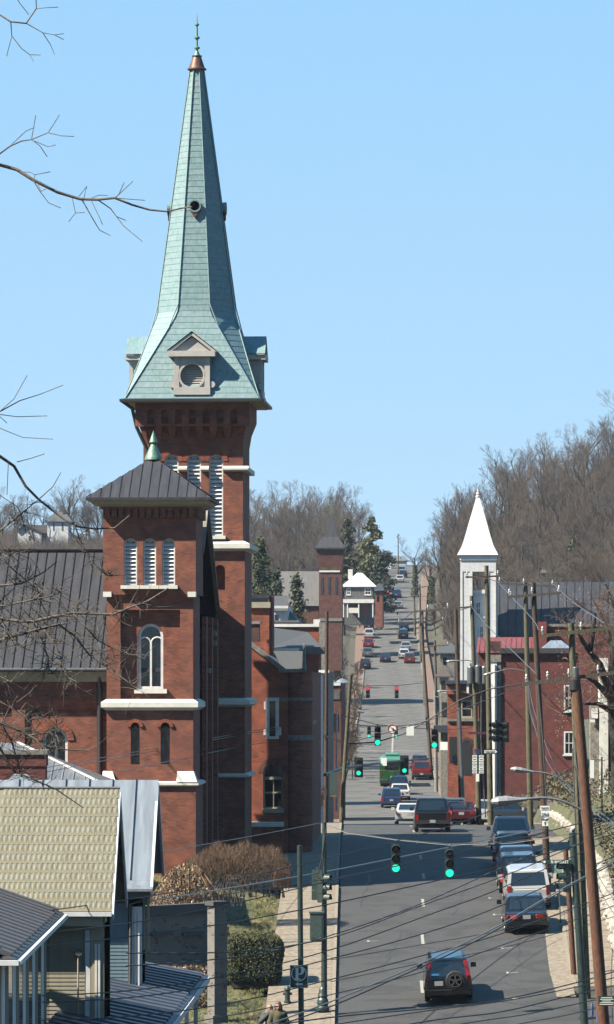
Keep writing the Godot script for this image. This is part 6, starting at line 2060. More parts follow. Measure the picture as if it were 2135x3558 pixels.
	for q in [[2058, 3482, 3534], [2077, 3520, 3560]]:
		t = thing("flag_banner", "small furled blue flag on a thin stick at the corner", "flag", P(q[0] + 1, q[2] + 90, 156.0), 0.0, "furled blue flags at the corner")
		o = t.position
		mb = MB.new()
		mb.tube([Vector3.ZERO, P(q[0], q[1], 156.0) - o], 0.012, 5)
		put("stick", mb, "wood_grey", t)
		mb = MB.new()
		var h = P(q[0], q[2], 156.0) - o
		mb.lathe(h, [[0.01, 0.0], [0.05, 0.05], [0.06, 0.2], [0.055, 0.4], [0.02, 0.52]], 7)
		put("flag", mb, "flag_blue", t)
	# storm drain by the kerb
	t = thing("storm_drain", "dark iron storm drain grate against the near kerb", "drain", on_road(-3.95, 158.6, 0.012))
	for k in 6: bx("bar", t, Vector3(-0.3 + k * 0.11, 0, -0.25), Vector3(-0.24 + k * 0.11, 0.02, 0.25), "galvanised")
	bx("pit", t, Vector3(-0.34, -0.02, -0.28), Vector3(0.36, -0.004, 0.28), "black_trim")
	t = thing("fire_hydrant", "small dark hydrant beside the signal pole base", "hydrant", on_road(-6.2, 163.5, 0.13))
	mb = MB.new()
	mb.lathe(Vector3.ZERO, [[0.14, 0.0], [0.14, 0.06], [0.1, 0.08], [0.1, 0.45], [0.13, 0.47], [0.12, 0.55], [0.05, 0.64], [0.0, 0.66]], 10)
	put("body", mb, "signal_green", t)
	mb = MB.new()
	mb.tube([Vector3(-0.17, 0.34, 0), Vector3(0.17, 0.34, 0)], 0.05, 8, true)
	put("outlets", mb, "signal_green", t)

func make_wires():
	# traced runs of overhead cable: sight lines and depth at each end
	var thin = "black overhead cables strung across the street"
	var lab = "thin black overhead cable strung low across the near street"
	var runs = [
		[[[-30, 3191], [500, 3117], [800, 3061], [1300, 2941], [1600, 2858], [1850, 2750], [2000, 2660]], 3.6, 118, 163], [[[-30, 3261], [440, 3208], [800, 3142], [1150, 3060], [1750, 2926], [2135, 2830]], 4.2, 118, 150],
		[[[-30, 3308], [440, 3255], [800, 3206], [1150, 3140], [1500, 3064], [1750, 3007], [2180, 2885]], 4.4, 120, 150], [[[-30, 3466], [440, 3443], [800, 3387], [1150, 3300], [1500, 3175], [1750, 3082], [2180, 2890]], 4.2, 118, 150],
		[[[-30, 3487], [440, 3467], [800, 3413], [1150, 3331], [1500, 3235], [1750, 3143], [2180, 2955]], 4.2, 118, 150], [[[-30, 3550], [440, 3532], [800, 3485], [1150, 3403], [1450, 3325], [1750, 3242], [2180, 3085]], 4.2, 118, 150],
		[[[440, 3590], [800, 3528], [1150, 3456], [1500, 3368], [1750, 3282], [2000, 3195], [2180, 3130]], 3.8, 120, 150], [[[700, 3600], [1150, 3535], [1500, 3503], [1750, 3472], [2000, 3415], [2180, 3362]], 5.0, 120, 150],
		[[[700, 3640], [1150, 3562], [1500, 3510], [1750, 3478], [2000, 3430], [2180, 3384]], 4.2, 119, 149], [[[1200, 3600], [1505, 3545], [1750, 3514], [2000, 3455], [2180, 3415]], 5.0, 122, 150],
		[[[1300, 3610], [1640, 3552], [1850, 3520], [2180, 3450]], 4.2, 122, 150], [[[1500, 3610], [1835, 3552], [2000, 3520], [2180, 3472]], 3.6, 122, 150], [[[1150, 3335], [1450, 3285], [1750, 3230], [2000, 3160], [2180, 3100]], 2.6, 130, 160],
		[[[1150, 3411], [1450, 3350], [1750, 3292], [2000, 3225], [2180, 3170]], 2.6, 130, 160], [[[600, 3134], [900, 3090], [1150, 3052], [1500, 2985], [1750, 2926], [1900, 2895]], 2.6, 140, 185]]
	for w in runs: wire(w, lab, thin, "wire")
	wire([[[545, 2962], [850, 2910], [1128, 2857]], 2.6, 150, 161], "pale service wire from the blue house to the teal signal pole", "", "wire_bright")
	wire([[[530, 3129], [800, 3085], [1150, 3025], [1450, 2966], [1750, 2906], [1900, 2878]], 4.6, 140, 190], "bright steel strand crossing in front of the hanging signals", "", "wire_bright")
	wire([[[0, 2700], [200, 2660], [600, 2590], [850, 2545], [1100, 2505]], 2.6, 170, 225], "pale double service wire crossing the church tower", "service wires across the church", "wire_bright")
	wire([[[0, 2712], [200, 2675], [600, 2597], [850, 2552], [1100, 2512]], 2.6, 170, 225], "pale double service wire crossing the church tower", "service wires across the church", "wire_bright")
	wire([[[420, 2680], [700, 2622], [850, 2592], [1130, 2545]], 2.2, 180, 235], "single pale service wire below the double ones on the church", "", "wire_bright")
	wire([[[892, 3575], [1150, 3480], [1400, 3376], [1582, 3292], [1750, 3207], [1950, 3090], [2180, 2968]], 5.2, 118, 140], "thick bright cable bundle sagging over the near street", "", "wire_bright")
	wire([[[892, 3590], [1150, 3497], [1400, 3388], [1582, 3306], [1750, 3217], [1950, 3098], [2180, 2975]], 5.0, 118.4, 140.4], "thick black cable lashed under the bright one", "", "wire")
	for q in [[[[440, 3356], [638, 3344], [902, 3313], [1150, 3250], [1441, 3149], [1712, 3029], [1900, 2945], [2180, 2820]], "upper spiral wrapped cable with bright dashes over the street"], [[[440, 3312], [831, 3306], [1150, 3258], [1450, 3152], [1750, 3044], [1950, 2960], [2180, 2855]], "lower spiral wrapped cable with bright dashes over the street"]]:
		var o = wire([q[0], 3.6, 125, 150], q[1], "", "wire")
		# twisted strand shows as separate bright lengths
		var pts = []
		for i in q[0].size(): pts.append(P(q[0][i][0], q[0][i][1] - 1.5, lerpf(125, 150, i / float(q[0].size() - 1)) - 0.05) - o.position)
		var c = Curve3D.new()
		for i in pts.size():
			var tan_ = (pts[mini(i + 1, pts.size() - 1)] - pts[maxi(i - 1, 0)]) / 6.0
			c.add_point(pts[i], -tan_, tan_)
		var L = c.get_baked_length(); var s = 0.2
		while s < L - 0.6:
			var mb = MB.new()
			mb.tube([c.sample_baked(s), c.sample_baked(s + 0.2), c.sample_baked(s + 0.4)], [0.006, 0.018, 0.006], 5)
			put("bright_strand", mb, "wire_bright", o)
			s += 0.86
	# runs between the poles up the hill
	var hl = "thin cable running between the poles up the street"
	var hg = "cables between the poles up the street"
	for q in [[[[1872, 2190], [1850, 2150], [1770, 2065], [1730, 2022]], 163, 252], [[[2100, 2165], [1990, 2090], [1925, 2030]], 163, 252], [[[1862, 2340], [1700, 2180], [1640, 2110]], 163, 262], [[[1730, 2022], [1690, 2010], [1620, 2002]], 252, 258], [[[1925, 2030], [1780, 2030], [1735, 2000]], 252, 258], [[[1490, 2120], [1440, 2125], [1395, 2160]], 262, 440], [[[1640, 2108], [1590, 2125], [1545, 2158]], 262, 440], [[[1395, 2158], [1390, 2140], [1392, 2122]], 440, 590], [[[1545, 2158], [1550, 2140], [1550, 2120]], 440, 590], [[[2135, 2860], [1950, 2700], [1860, 2480], [1833, 2350]], 150, 252], [[[2170, 2900], [1990, 2760], [1900, 2640], [1840, 2470]], 150, 252], [[[2135, 3010], [2060, 2900], [2010, 2700], [1993, 2560]], 128, 163], [[[2180, 3180], [2080, 3040], [2030, 2850], [2008, 2700]], 126, 163], [[[2180, 3240], [2090, 3100], [2035, 2920], [2012, 2760]], 126, 163], [[[1204, 2584], [1500, 2500], [1860, 2368]], 232, 163]]:
		wire([q[0], 2.6, q[1], q[2]], hl, hg, "wire" if q[1] > 200 else "galvanised")

func wire(w, label, group, m):
	var n = w[0].size()
	var o = P(w[0][0][0], w[0][0][1], w[2])
	var c = Curve3D.new()
	var pts = []
	for i in n:
		var f = (w[0][i][0] - w[0][0][0]) / float(w[0][n - 1][0] - w[0][0][0]) if absf(w[0][n - 1][0] - w[0][0][0]) > 30 else i / float(n - 1)
		pts.append(P(w[0][i][0], w[0][i][1], lerpf(w[2], w[3], clampf(f, 0, 1))) - o)
	for i in n:
		var tan_ = (pts[mini(i + 1, n - 1)] - pts[maxi(i - 1, 0)]) / 6.0
		c.add_point(pts[i], -tan_, tan_)
	c.bake_interval = 0.5
	var mb = MB.new()
	mb.tube(Array(c.get_baked_points()), w[1] * 0.5 * (w[2] + w[3]) / 2.0 / K, 5)
	var t = one("overhead_cable", mb, m, label, "cable", group)
	t.position = o
	return t
func on_face(a, b, c, d, u0, u1, v0, v1, out):
	# a thin pane lying on the quad a(bottom left) b(bottom right) c(top right) d(top left)
	var n = (b - a).cross(d - a).normalized() * out
	var f = func(u, v): return a.lerp(b, u).lerp(d.lerp(c, u), v) + n
	var mb = MB.new()
	var p = [f.call(u0, v0), f.call(u1, v0), f.call(u1, v1), f.call(u0, v1)]
	mb.quad(p[0], p[1], p[2], p[3])
	for i in 4: mb.quad(p[(i + 1) % 4], p[i], p[i] - n * 1.5, p[(i + 1) % 4] - n * 1.5)
	return mb

const CARS := {
	# length, width, height, belt, cabin: rear bottom, rear top, front top, front bottom; nose height
	"sedan": [4.75, 1.82, 1.43, 0.93, 0.75, 1.35, 2.65, 3.55, 0.80],
	"coupe": [4.3, 1.78, 1.34, 0.92, 0.35, 1.15, 2.2, 3.0, 0.74],
	"hatch": [4.4, 1.80, 1.6, 0.98, 0.06, 0.4, 2.3, 3.2, 0.88],
	"suv": [4.55, 1.79, 1.70, 1.02, 0.04, 0.30, 2.35, 3.15, 0.96],
	"van": [4.95, 1.96, 1.76, 1.05, 0.03, 0.28, 2.9, 3.95, 0.95],
	"pickup": [5.4, 1.98, 1.82, 1.12, 2.15, 2.38, 3.25, 3.95, 1.05]}

func car(kind, paint, px, d, label, opt = {}):
	var k = CARS[kind]
	var sc = opt.get("scale", 1.0)
	var X = (px - 1067.5) * d / K
	var s = X - road_x(d)
	var L = k[0]; var w = k[1] / 2; var H = k[2]; var belt = k[3]
	var p0 = Vector3(X, road_h(d) + fall(s, d), -d)
	var d1 = d + L
	var s1 = s
	var p1 = Vector3(road_x(d1) + s1, road_h(d1) + fall(s1, d1), -d1)
	var fw = (p1 - p0).normalized()
	if opt.has("turn"): fw = fw.rotated(Vector3.UP, opt.turn)
	var rt = fw.cross(Vector3.UP).normalized()
	rt = (rt + Vector3.UP * (fall(s + 1, d) - fall(s, d))).normalized()
	var t = thing(opt.get("name", "parked_car"), label, opt.get("cat", "car"), p0)
	t.transform = Transform3D(Basis(rt, rt.cross(fw).normalized(), -fw), p0 + Vector3(0, 0.012, 0))
	# lower body, nose to tail
	var st = [[-L, 0.82, 0.34, k[8] - 0.22], [-L + 0.12, 0.93, 0.24, k[8] - 0.06], [-L + 0.7, 1.0, 0.22, k[8] + 0.02], [-k[7], 1.0, 0.2, belt], [-k[4] - 0.1, 1.0, 0.22, belt], [-0.35, 1.0, 0.26, belt - (0.02 if kind in ["sedan", "coupe"] else 0.0)], [-0.08, 0.97, 0.3, belt - 0.06], [0.0, 0.9, 0.36, belt - 0.14]]
	if kind == "pickup": st = [[-L, 0.85, 0.45, k[8] - 0.25], [-L + 0.12, 0.95, 0.36, k[8] - 0.05], [-k[7], 1.0, 0.34, belt], [-k[4], 1.0, 0.34, belt], [-k[4] + 0.02, 1.0, 0.36, belt - 0.42], [-0.10, 1.0, 0.42, belt - 0.42], [-0.08, 1.0, 0.42, belt - 0.04], [0.0, 0.98, 0.46, belt - 0.05]]
	var rings = []
	for q in st:
		var ww = w * q[1]; var y0 = q[2]; var y1 = q[3]
		rings.append([Vector3(-ww * 0.93, y0, q[0]), Vector3(ww * 0.93, y0, q[0]), Vector3(ww, lerpf(y0, y1, 0.3), q[0]), Vector3(ww * 0.985, lerpf(y0, y1, 0.8), q[0]), Vector3(ww * 0.93, y1, q[0]), Vector3(-ww * 0.93, y1, q[0]), Vector3(-ww * 0.985, lerpf(y0, y1, 0.8), q[0]), Vector3(-ww, lerpf(y0, y1, 0.3), q[0])])
	var mb = MB.new()
	mb.ring_loft(rings)
	put("body", mb, paint, t)
	if kind == "pickup":
		for sd in [-1, 1]:
			bx("bed_side", t, Vector3(sd * w * 0.99, belt - 0.45, -k[4]), Vector3(sd * w * 0.9, belt - 0.02, -0.06), paint)
	# cabin
	var wb = w * 0.965; var wt = w * (0.80 if kind != "van" else 0.85)
	var hr = H - 0.05
	mb = MB.new()
	mb.loft([[belt - 0.08, -wb, wb, -k[4], -k[7]], [hr, -wt, wt, -k[5], -k[6]], [H, -wt + 0.1, wt - 0.1, -k[5] - 0.12, -k[6] + 0.12]])
	put("cabin", mb, paint, t)
	var B = belt - 0.08
	var a = Vector3(-wb, B, -k[4]); var b = Vector3(wb, B, -k[4]); var c = Vector3(wt, hr, -k[5]); var e = Vector3(-wt, hr, -k[5])
	put("rear_window", on_face(a, b, c, e, 0.09, 0.91, 0.16, 0.90, 0.012), "car_glass", t)
	var a2 = Vector3(wb, B, -k[7]); var b2 = Vector3(-wb, B, -k[7]); var c2 = Vector3(-wt, hr, -k[6]); var e2 = Vector3(wt, hr, -k[6])
	put("windscreen", on_face(a2, b2, c2, e2, 0.07, 0.93, 0.14, 0.93, 0.012), "car_glass", t)
	for q in [[0.06, 0.34], [0.38, 0.64], [0.67, 0.92]] if kind in ["suv", "van", "hatch"] else [[0.1, 0.48], [0.52, 0.9]]:
		put("side_window", on_face(b, a2, e2, c, q[0], q[1], 0.2, 0.88, 0.012), "car_glass", t)
		put("side_window", on_face(b2, a, e, c2, 1 - q[1], 1 - q[0], 0.2, 0.88, 0.012), "car_glass", t)
	# wheels
	var wr = 0.33 if kind in ["sedan", "coupe", "hatch"] else 0.37
	for q in [[-1, -0.85], [1, -0.85], [-1, -L + 0.9], [1, -L + 0.9]]:
		var at = Vector3(q[0] * (w - 0.12), wr, q[1])
		var bs = Basis(Vector3.BACK, -q[0] * PI / 2)
		mb = MB.new()
		mb.lathe(at, [[0.0, -0.1], [wr * 0.9, -0.1], [wr, -0.07], [wr, 0.09], [wr * 0.92, 0.125], [wr * 0.64, 0.125]], 18, bs)
		var wn = put("wheel", mb, "black_rubber", t)
		mb = MB.new()
		mb.lathe(at, [[wr * 0.66, 0.126], [wr * 0.6, 0.09], [wr * 0.2, 0.1], [0.0, 0.115]], 12, bs)
		put("rim", mb, "chrome" if opt.get("rims", true) else "black_trim", wn)
	# tail: lamps, bumper, plate
	var ty = opt.get("lamp_y", belt - 0.30); var th = opt.get("lamp_h", 0.16); var tw = opt.get("lamp_w", 0.34)
	if kind in ["suv", "van", "hatch"] and not opt.has("lamp_h"): ty = belt - 0.28; th = 0.36; tw = 0.16
	if kind == "pickup" and not opt.has("lamp_h"): ty = belt - 0.32; th = 0.36; tw = 0.14
	for sd in [-1, 1]:
		mb = MB.new()
		mb.box(Vector3(sd * (w * 0.93 - tw / 2), ty, -0.035), Vector3(tw, th, 0.1), Basis(Vector3.UP, sd * 0.25))
		var tl = put("tail_light", mb, "tail_bright" if opt.get("bright", false) else "tail_red", t)
		if opt.has("tall_lamp"):
			put("upper_lamp", on_face(a, b, c, e, 0.005 if sd < 0 else 0.905, 0.095 if sd < 0 else 0.995, 0.12, 0.95, 0.03), "tail_red", tl)
	mb = MB.new()
	mb.box(Vector3(0, 0.47 if kind != "pickup" else 0.56, 0.02), Vector3(w * 1.92, 0.2, 0.16))
	put("bumper", mb, opt.get("bumper", paint), t)
	mb = MB.new()
	mb.box(Vector3(0, 0.3, -L * 0.5), Vector3(w * 1.5, 0.16, L * 0.86))
	put("underbody", mb, "black_trim", t)
	var px_ = opt.get("plate_x", 0.0); var py_ = opt.get("plate_y", 0.68 if kind != "pickup" else 0.6)
	bx("number_plate", t, Vector3(px_ - 0.16, py_ - 0.08, 0.0), Vector3(px_ + 0.16, py_ + 0.08, 0.115 if kind == "pickup" else 0.03), "plate")
	for sd in [-1, 1]:
		mb = MB.new()
		mb.loft([[belt - 0.02, sd * w + (0.02 if sd > 0 else -0.24), sd * w + (0.24 if sd > 0 else -0.02), -k[7] + 0.55, -k[7] + 0.4], [belt + 0.17, sd * w + (0.03 if sd > 0 else -0.22), sd * w + (0.22 if sd > 0 else -0.03), -k[7] + 0.54, -k[7] + 0.42]])
		put("door_mirror", mb, paint, t)
		mb = MB.new()
		mb.box(Vector3(sd * (w * 0.72), k[8] - 0.28, -L + 0.02), Vector3(0.36, 0.16, 0.12))
		put("headlight", mb, "chrome", t)
	return t

func paint(key, r, g, b, metal = 0.25):
	var m = mat(key, r, g, b, 0.28, "", 1.0, metal * 0.4, 0.0, 0.35)
	m.clearcoat_enabled = true
	m.clearcoat = 0.7
	m.clearcoat_roughness = 0.06

func make_cars():
	mat("car_glass", 0.014, 0.018, 0.022, 0.05, "", 1.0, 0.0, 0.0, 0.7)
	paint("paint_black", 0.005, 0.006, 0.009, 0.1); paint("paint_navy", 0.012, 0.018, 0.045, 0.2); paint("paint_white", 0.52, 0.52, 0.53, 0.0)
	paint("paint_silver", 0.30, 0.31, 0.33, 0.5); paint("paint_grey", 0.13, 0.14, 0.16, 0.4); paint("paint_maroon", 0.075, 0.008, 0.014, 0.2); paint("paint_red", 0.20, 0.012, 0.014, 0.1); paint("paint_blue", 0.025, 0.05, 0.14, 0.3); paint("paint_green", 0.02, 0.10, 0.035, 0.0); paint("paint_charcoal", 0.008, 0.010, 0.015, 0.3)
	mat("roof_teal", 0.05, 0.22, 0.16, 0.5)
	mat("gold_line", 0.30, 0.24, 0.05, 0.5)
	mat("sticker_blue", 0.05, 0.30, 0.62, 0.5)
	# the car driving away in the middle of the near street
	var d = depth_of(1561, 3488)
	var t = car("suv", "paint_black", 1561, d, "black compact four wheel drive car with spare wheel on its tailgate", {"name": "moving_car", "lamp_h": 0.2, "lamp_w": 0.14, "lamp_y": 0.98, "tall_lamp": true, "plate_x": -0.36, "plate_y": 0.80, "bumper": "paint_charcoal"})
	var sw = MB.new()
	sw.lathe(Vector3(0.26, 0.92, 0.0), [[0.0, 0.0], [0.32, 0.0], [0.36, 0.05], [0.36, 0.17], [0.33, 0.21], [0.24, 0.21]], 22, Basis(Vector3.RIGHT, PI / 2))
	var sp = put("spare_wheel", sw, "black_rubber", t)
	for k in 5:
		var an = TAU * k / 5 + 0.3
		sw = MB.new()
		sw.bar(Vector3(0.26, 0.92, 0.215), Vector3(0.26 + cos(an) * 0.235, 0.92 + sin(an) * 0.235, 0.215), 0.055, 0.02, Vector3.BACK)
		put("spoke", sw, "chrome", sp)
	sw = MB.new()
	sw.lathe(Vector3(0.26, 0.92, 0.19), [[0.245, 0.0], [0.245, 0.04], [0.215, 0.04], [0.215, 0.0]], 22, Basis(Vector3.RIGHT, PI / 2))
	put("rim", sw, "chrome", sp)
	bx("window_sticker", t, Vector3(-0.62, 1.10, -0.02), Vector3(-0.34, 1.17, 0.022), "sticker_blue")
	bx("bumper_strip", t, Vector3(-0.78, 0.55, 0.09), Vector3(0.1, 0.57, 0.112), "chrome")
	for sd in [-1, 1]: bx("roof_rail", t, Vector3(sd * 0.6 - 0.02, 1.70, -0.7), Vector3(sd * 0.6 + 0.02, 1.74, -2.1), "black_trim")
	# the row waiting along the kerb
	car("sedan", "paint_charcoal", 1833, 179.4, "black sedan with wide red tail lights, last in the kerbside row", {"lamp_w": 0.46, "lamp_h": 0.17, "lamp_y": 0.74, "bright": true, "plate_y": 0.72})
	car("van", "paint_white", 1839, 187.0, "white minivan with large dark rear window in the kerbside row", {"name": "parked_van", "cat": "van", "lamp_h": 0.42, "lamp_w": 0.15, "lamp_y": 0.88})
	car("suv", "paint_black", 1806, 193.6, "dark estate car directly in front of the white minivan", {"bright": true})
	car("sedan", "paint_navy", 1803, 200.0, "navy blue sedan between two dark cars in the kerbside row", {})
	car("suv", "paint_black", 1787, 206.0, "black car close behind the silver grey pickup", {})
	car("pickup", "paint_silver", 1785, 215.5, "silver grey pickup truck at the head of the kerbside row", {"name": "pickup_truck", "cat": "truck", "bumper": "chrome"})
	# at the crest and in the dip
	car("pickup", "paint_black", 1504, depth_of(1504, 2892), "tall black pickup truck cresting the near rise", {"name": "pickup_truck", "cat": "truck", "bumper": "black_trim", "rims": false})
	car("coupe", "paint_white", 1424, 268.0, "white sports coupe ahead of the black pickup", {"name": "moving_car", "lamp_w": 0.26, "lamp_h": 0.14})
	car("sedan", "paint_maroon", 1604, 259.0, "maroon sedan half hidden behind the black pickup", {"name": "moving_car", "bright": true, "lamp_w": 0.3, "lamp_h": 0.22, "lamp_y": 0.74})
	car("suv", "paint_grey", 1578, 273.0, "dark grey car in front of the maroon sedan", {"name": "moving_car"})
	car("hatch", "paint_silver", 1668, 272.0, "silver car turning behind the roadside poles", {"name": "moving_car", "turn": -0.9})
	car("suv", "paint_blue", 1361, 375.0, "dark blue hatchback waiting in the dip", {"name": "moving_car"})
	car("sedan", "paint_white", 1391, 392.0, "white sedan beside the dark blue hatchback", {"name": "moving_car", "bright": true})
	car("suv", "paint_navy", 1388, 403.0, "dark blue car right behind the green trolley bus", {"name": "moving_car"})
	car("pickup", "paint_red", 1466, 436.0, "red pickup truck parked past the green trolley bus", {"name": "pickup_truck", "cat": "truck", "bumper": "black_trim"})
	car("suv", "paint_navy", 1459, 456.0, "dark blue car parked in front of the red pickup", {})
	car("hatch", "paint_navy", 1597, 318.0, "dark blue car behind the pole with the bright conduit", {"turn": -0.5})
	# up the far hill
	for q in [["sedan", "paint_navy", 1340, 2303, "dark blue sedan driving up the far hill alone", "moving_car"], ["suv", "paint_red", 1424, 2306, "dark red car parked on the far hill", "parked_car"], ["hatch", "paint_white", 1405, 2290, "white car tucked beside the dark red one on the hill", "parked_car"], ["sedan", "paint_silver", 1411, 2262, "silver car parked above the dark red one", "parked_car"], ["suv", "paint_charcoal", 1402, 2221, "charcoal car at the upper end of the hill parking", "parked_car"], ["suv", "paint_black", 1404, 2194, "black car parked in front of the charcoal one", "parked_car"], ["hatch", "paint_red", 1281, 2252, "red car parked on the brick pavement side of the hill", "parked_car"], ["hatch", "paint_grey", 1278, 2285, "grey car below the red one on the brick pavement side", "parked_car"], ["suv", "paint_white", 1283, 2219, "white car above the red one on the brick pavement side", "parked_car"], ["suv", "paint_navy", 1282, 2189, "navy car topmost on the brick pavement side of the hill", "parked_car"], ["van", "paint_blue", 1378, 2078, "blue box van near the top of the street", "parked_van"], ["sedan", "paint_silver", 1384, 2116, "pale blue silver car under the red far signals", "moving_car"], ["hatch", "paint_white", 1390, 2024, "white and red car high on the street", "moving_car"], ["van", "paint_silver", 1396, 1994, "pale van where the street tops out", "parked_van"], ["suv", "paint_charcoal", 1402, 2008, "dark car just below the pale van", "parked_car"], ["hatch", "paint_charcoal", 1270, 2326, "charcoal car lowest on the brick pavement side", "parked_car"]]:
		car(q[0], q[1], q[2], depth_of(q[2], q[3]), q[4], {"name": q[5], "cat": "van" if q[0] == "van" else "car"})
	trolley()

func trolley():
	var d = 420.0
	var X = (1364 - 1067.5) * d / K
	var t = thing("trolley_bus", "green heritage trolley bus with raised clerestory roof in the dip", "bus", Vector3(X, road_h(d), -d), -0.02)
	var W = 1.24; var L = 8.0
	bx("lower_body", t, Vector3(-W, 0.55, 0), Vector3(W, 1.62, -L), "paint_green")
	for q in [[-W, -W + 0.5], [0.62, W]]: bx("corner_post", t, Vector3(q[0], 1.62, 0), Vector3(q[1] if q[0] < 0 else W, 2.5, -0.3), "paint_green")
	bx("upper_body", t, Vector3(-W + 0.05, 1.62, -0.32), Vector3(W - 0.05, 2.55, -L), "paint_green")
	bx("rear_door", t, Vector3(-0.45, 0.6, 0.02), Vector3(0.3, 1.62, -0.2), "paint_green")
	bx("rear_window", t, Vector3(-0.42, 1.66, 0.0), Vector3(0.58, 2.48, -0.28), "car_glass")
	for k in 7: bx("side_window", t, Vector3(W - 0.06, 1.72, -0.5 - k * 1.05), Vector3(W - 0.03, 2.4, -1.4 - k * 1.05), "car_glass")
	for k in 7: bx("side_window", t, Vector3(-W + 0.03, 1.72, -0.5 - k * 1.05), Vector3(-W + 0.06, 2.4, -1.4 - k * 1.05), "car_glass")
	var mb = MB.new()
	mb.loft([[2.5, -W - 0.12, W + 0.12, 0.15, -L - 0.15], [2.66, -W - 0.1, W + 0.1, 0.12, -L - 0.12], [2.95, -W * 0.7, W * 0.7, -0.35, -L + 0.3]])
	put("roof", mb, "roof_teal", t)
	mb = MB.new()
	mb.loft([[2.9, -0.66, 0.66, -0.5, -L + 0.5], [3.14, -0.68, 0.68, -0.45, -L + 0.45], [3.22, -0.6, 0.6, -0.55, -L + 0.55]])
	put("clerestory", mb, "roof_teal", t)
	for q in [[-W + 0.02, -0.48, 1.55], [-W + 0.02, -0.48, 0.7], [0.34, W - 0.02, 1.55], [-0.42, 0.28, 1.5]]: bx("gold_line", t, Vector3(q[0], q[2], 0.004), Vector3(q[1], q[2] + 0.04, 0.024), "gold_line")
	mb = MB.new()
	mb.lathe(Vector3(0.0, 0.92, 0.02), [[0.0, 0.03], [0.17, 0.03], [0.17, 0.0]], 14, Basis(Vector3.RIGHT, PI / 2))
	put("emblem", mb, "stone", t)
	bx("poster", t, Vector3(0.45, 1.0, 0.004), Vector3(1.05, 1.4, 0.02), "sign_blue")
	bx("bumper", t, Vector3(-W, 0.35, 0.14), Vector3(W, 0.58, -0.1), "black_trim")
	bx("underbody", t, Vector3(-W + 0.2, 0.2, -0.2), Vector3(W - 0.2, 0.5, -L), "black_trim")
	for q in [[-1, -1.6], [1, -1.6], [-1, -6.4], [1, -6.4]]:
		mb = MB.new()
		mb.lathe(Vector3(q[0] * (W - 0.2), 0.45, q[1]), [[0.0, -0.14], [0.44, -0.14], [0.45, 0.1], [0.4, 0.14], [0.0, 0.12]], 16, Basis(Vector3.BACK, -q[0] * PI / 2))
		put("wheel", mb, "black_rubber", t)
	for s in [-1, 1]: bx("tail_light", t, Vector3(s * 1.05 - 0.08, 1.2, 0.0), Vector3(s * 1.05 + 0.08, 1.34, 0.03), "tail_red")

# ---- people: smooth union of tapered capsules meshed as surface nets
func capsule(p, b):
	var pa = p - b[0]; var ba = b[1] - b[0]
	var h = clampf(pa.dot(ba) / maxf(ba.length_squared(), 1e-6), 0, 1)
	return (pa - ba * h).length() - lerpf(b[2], b[3], h)

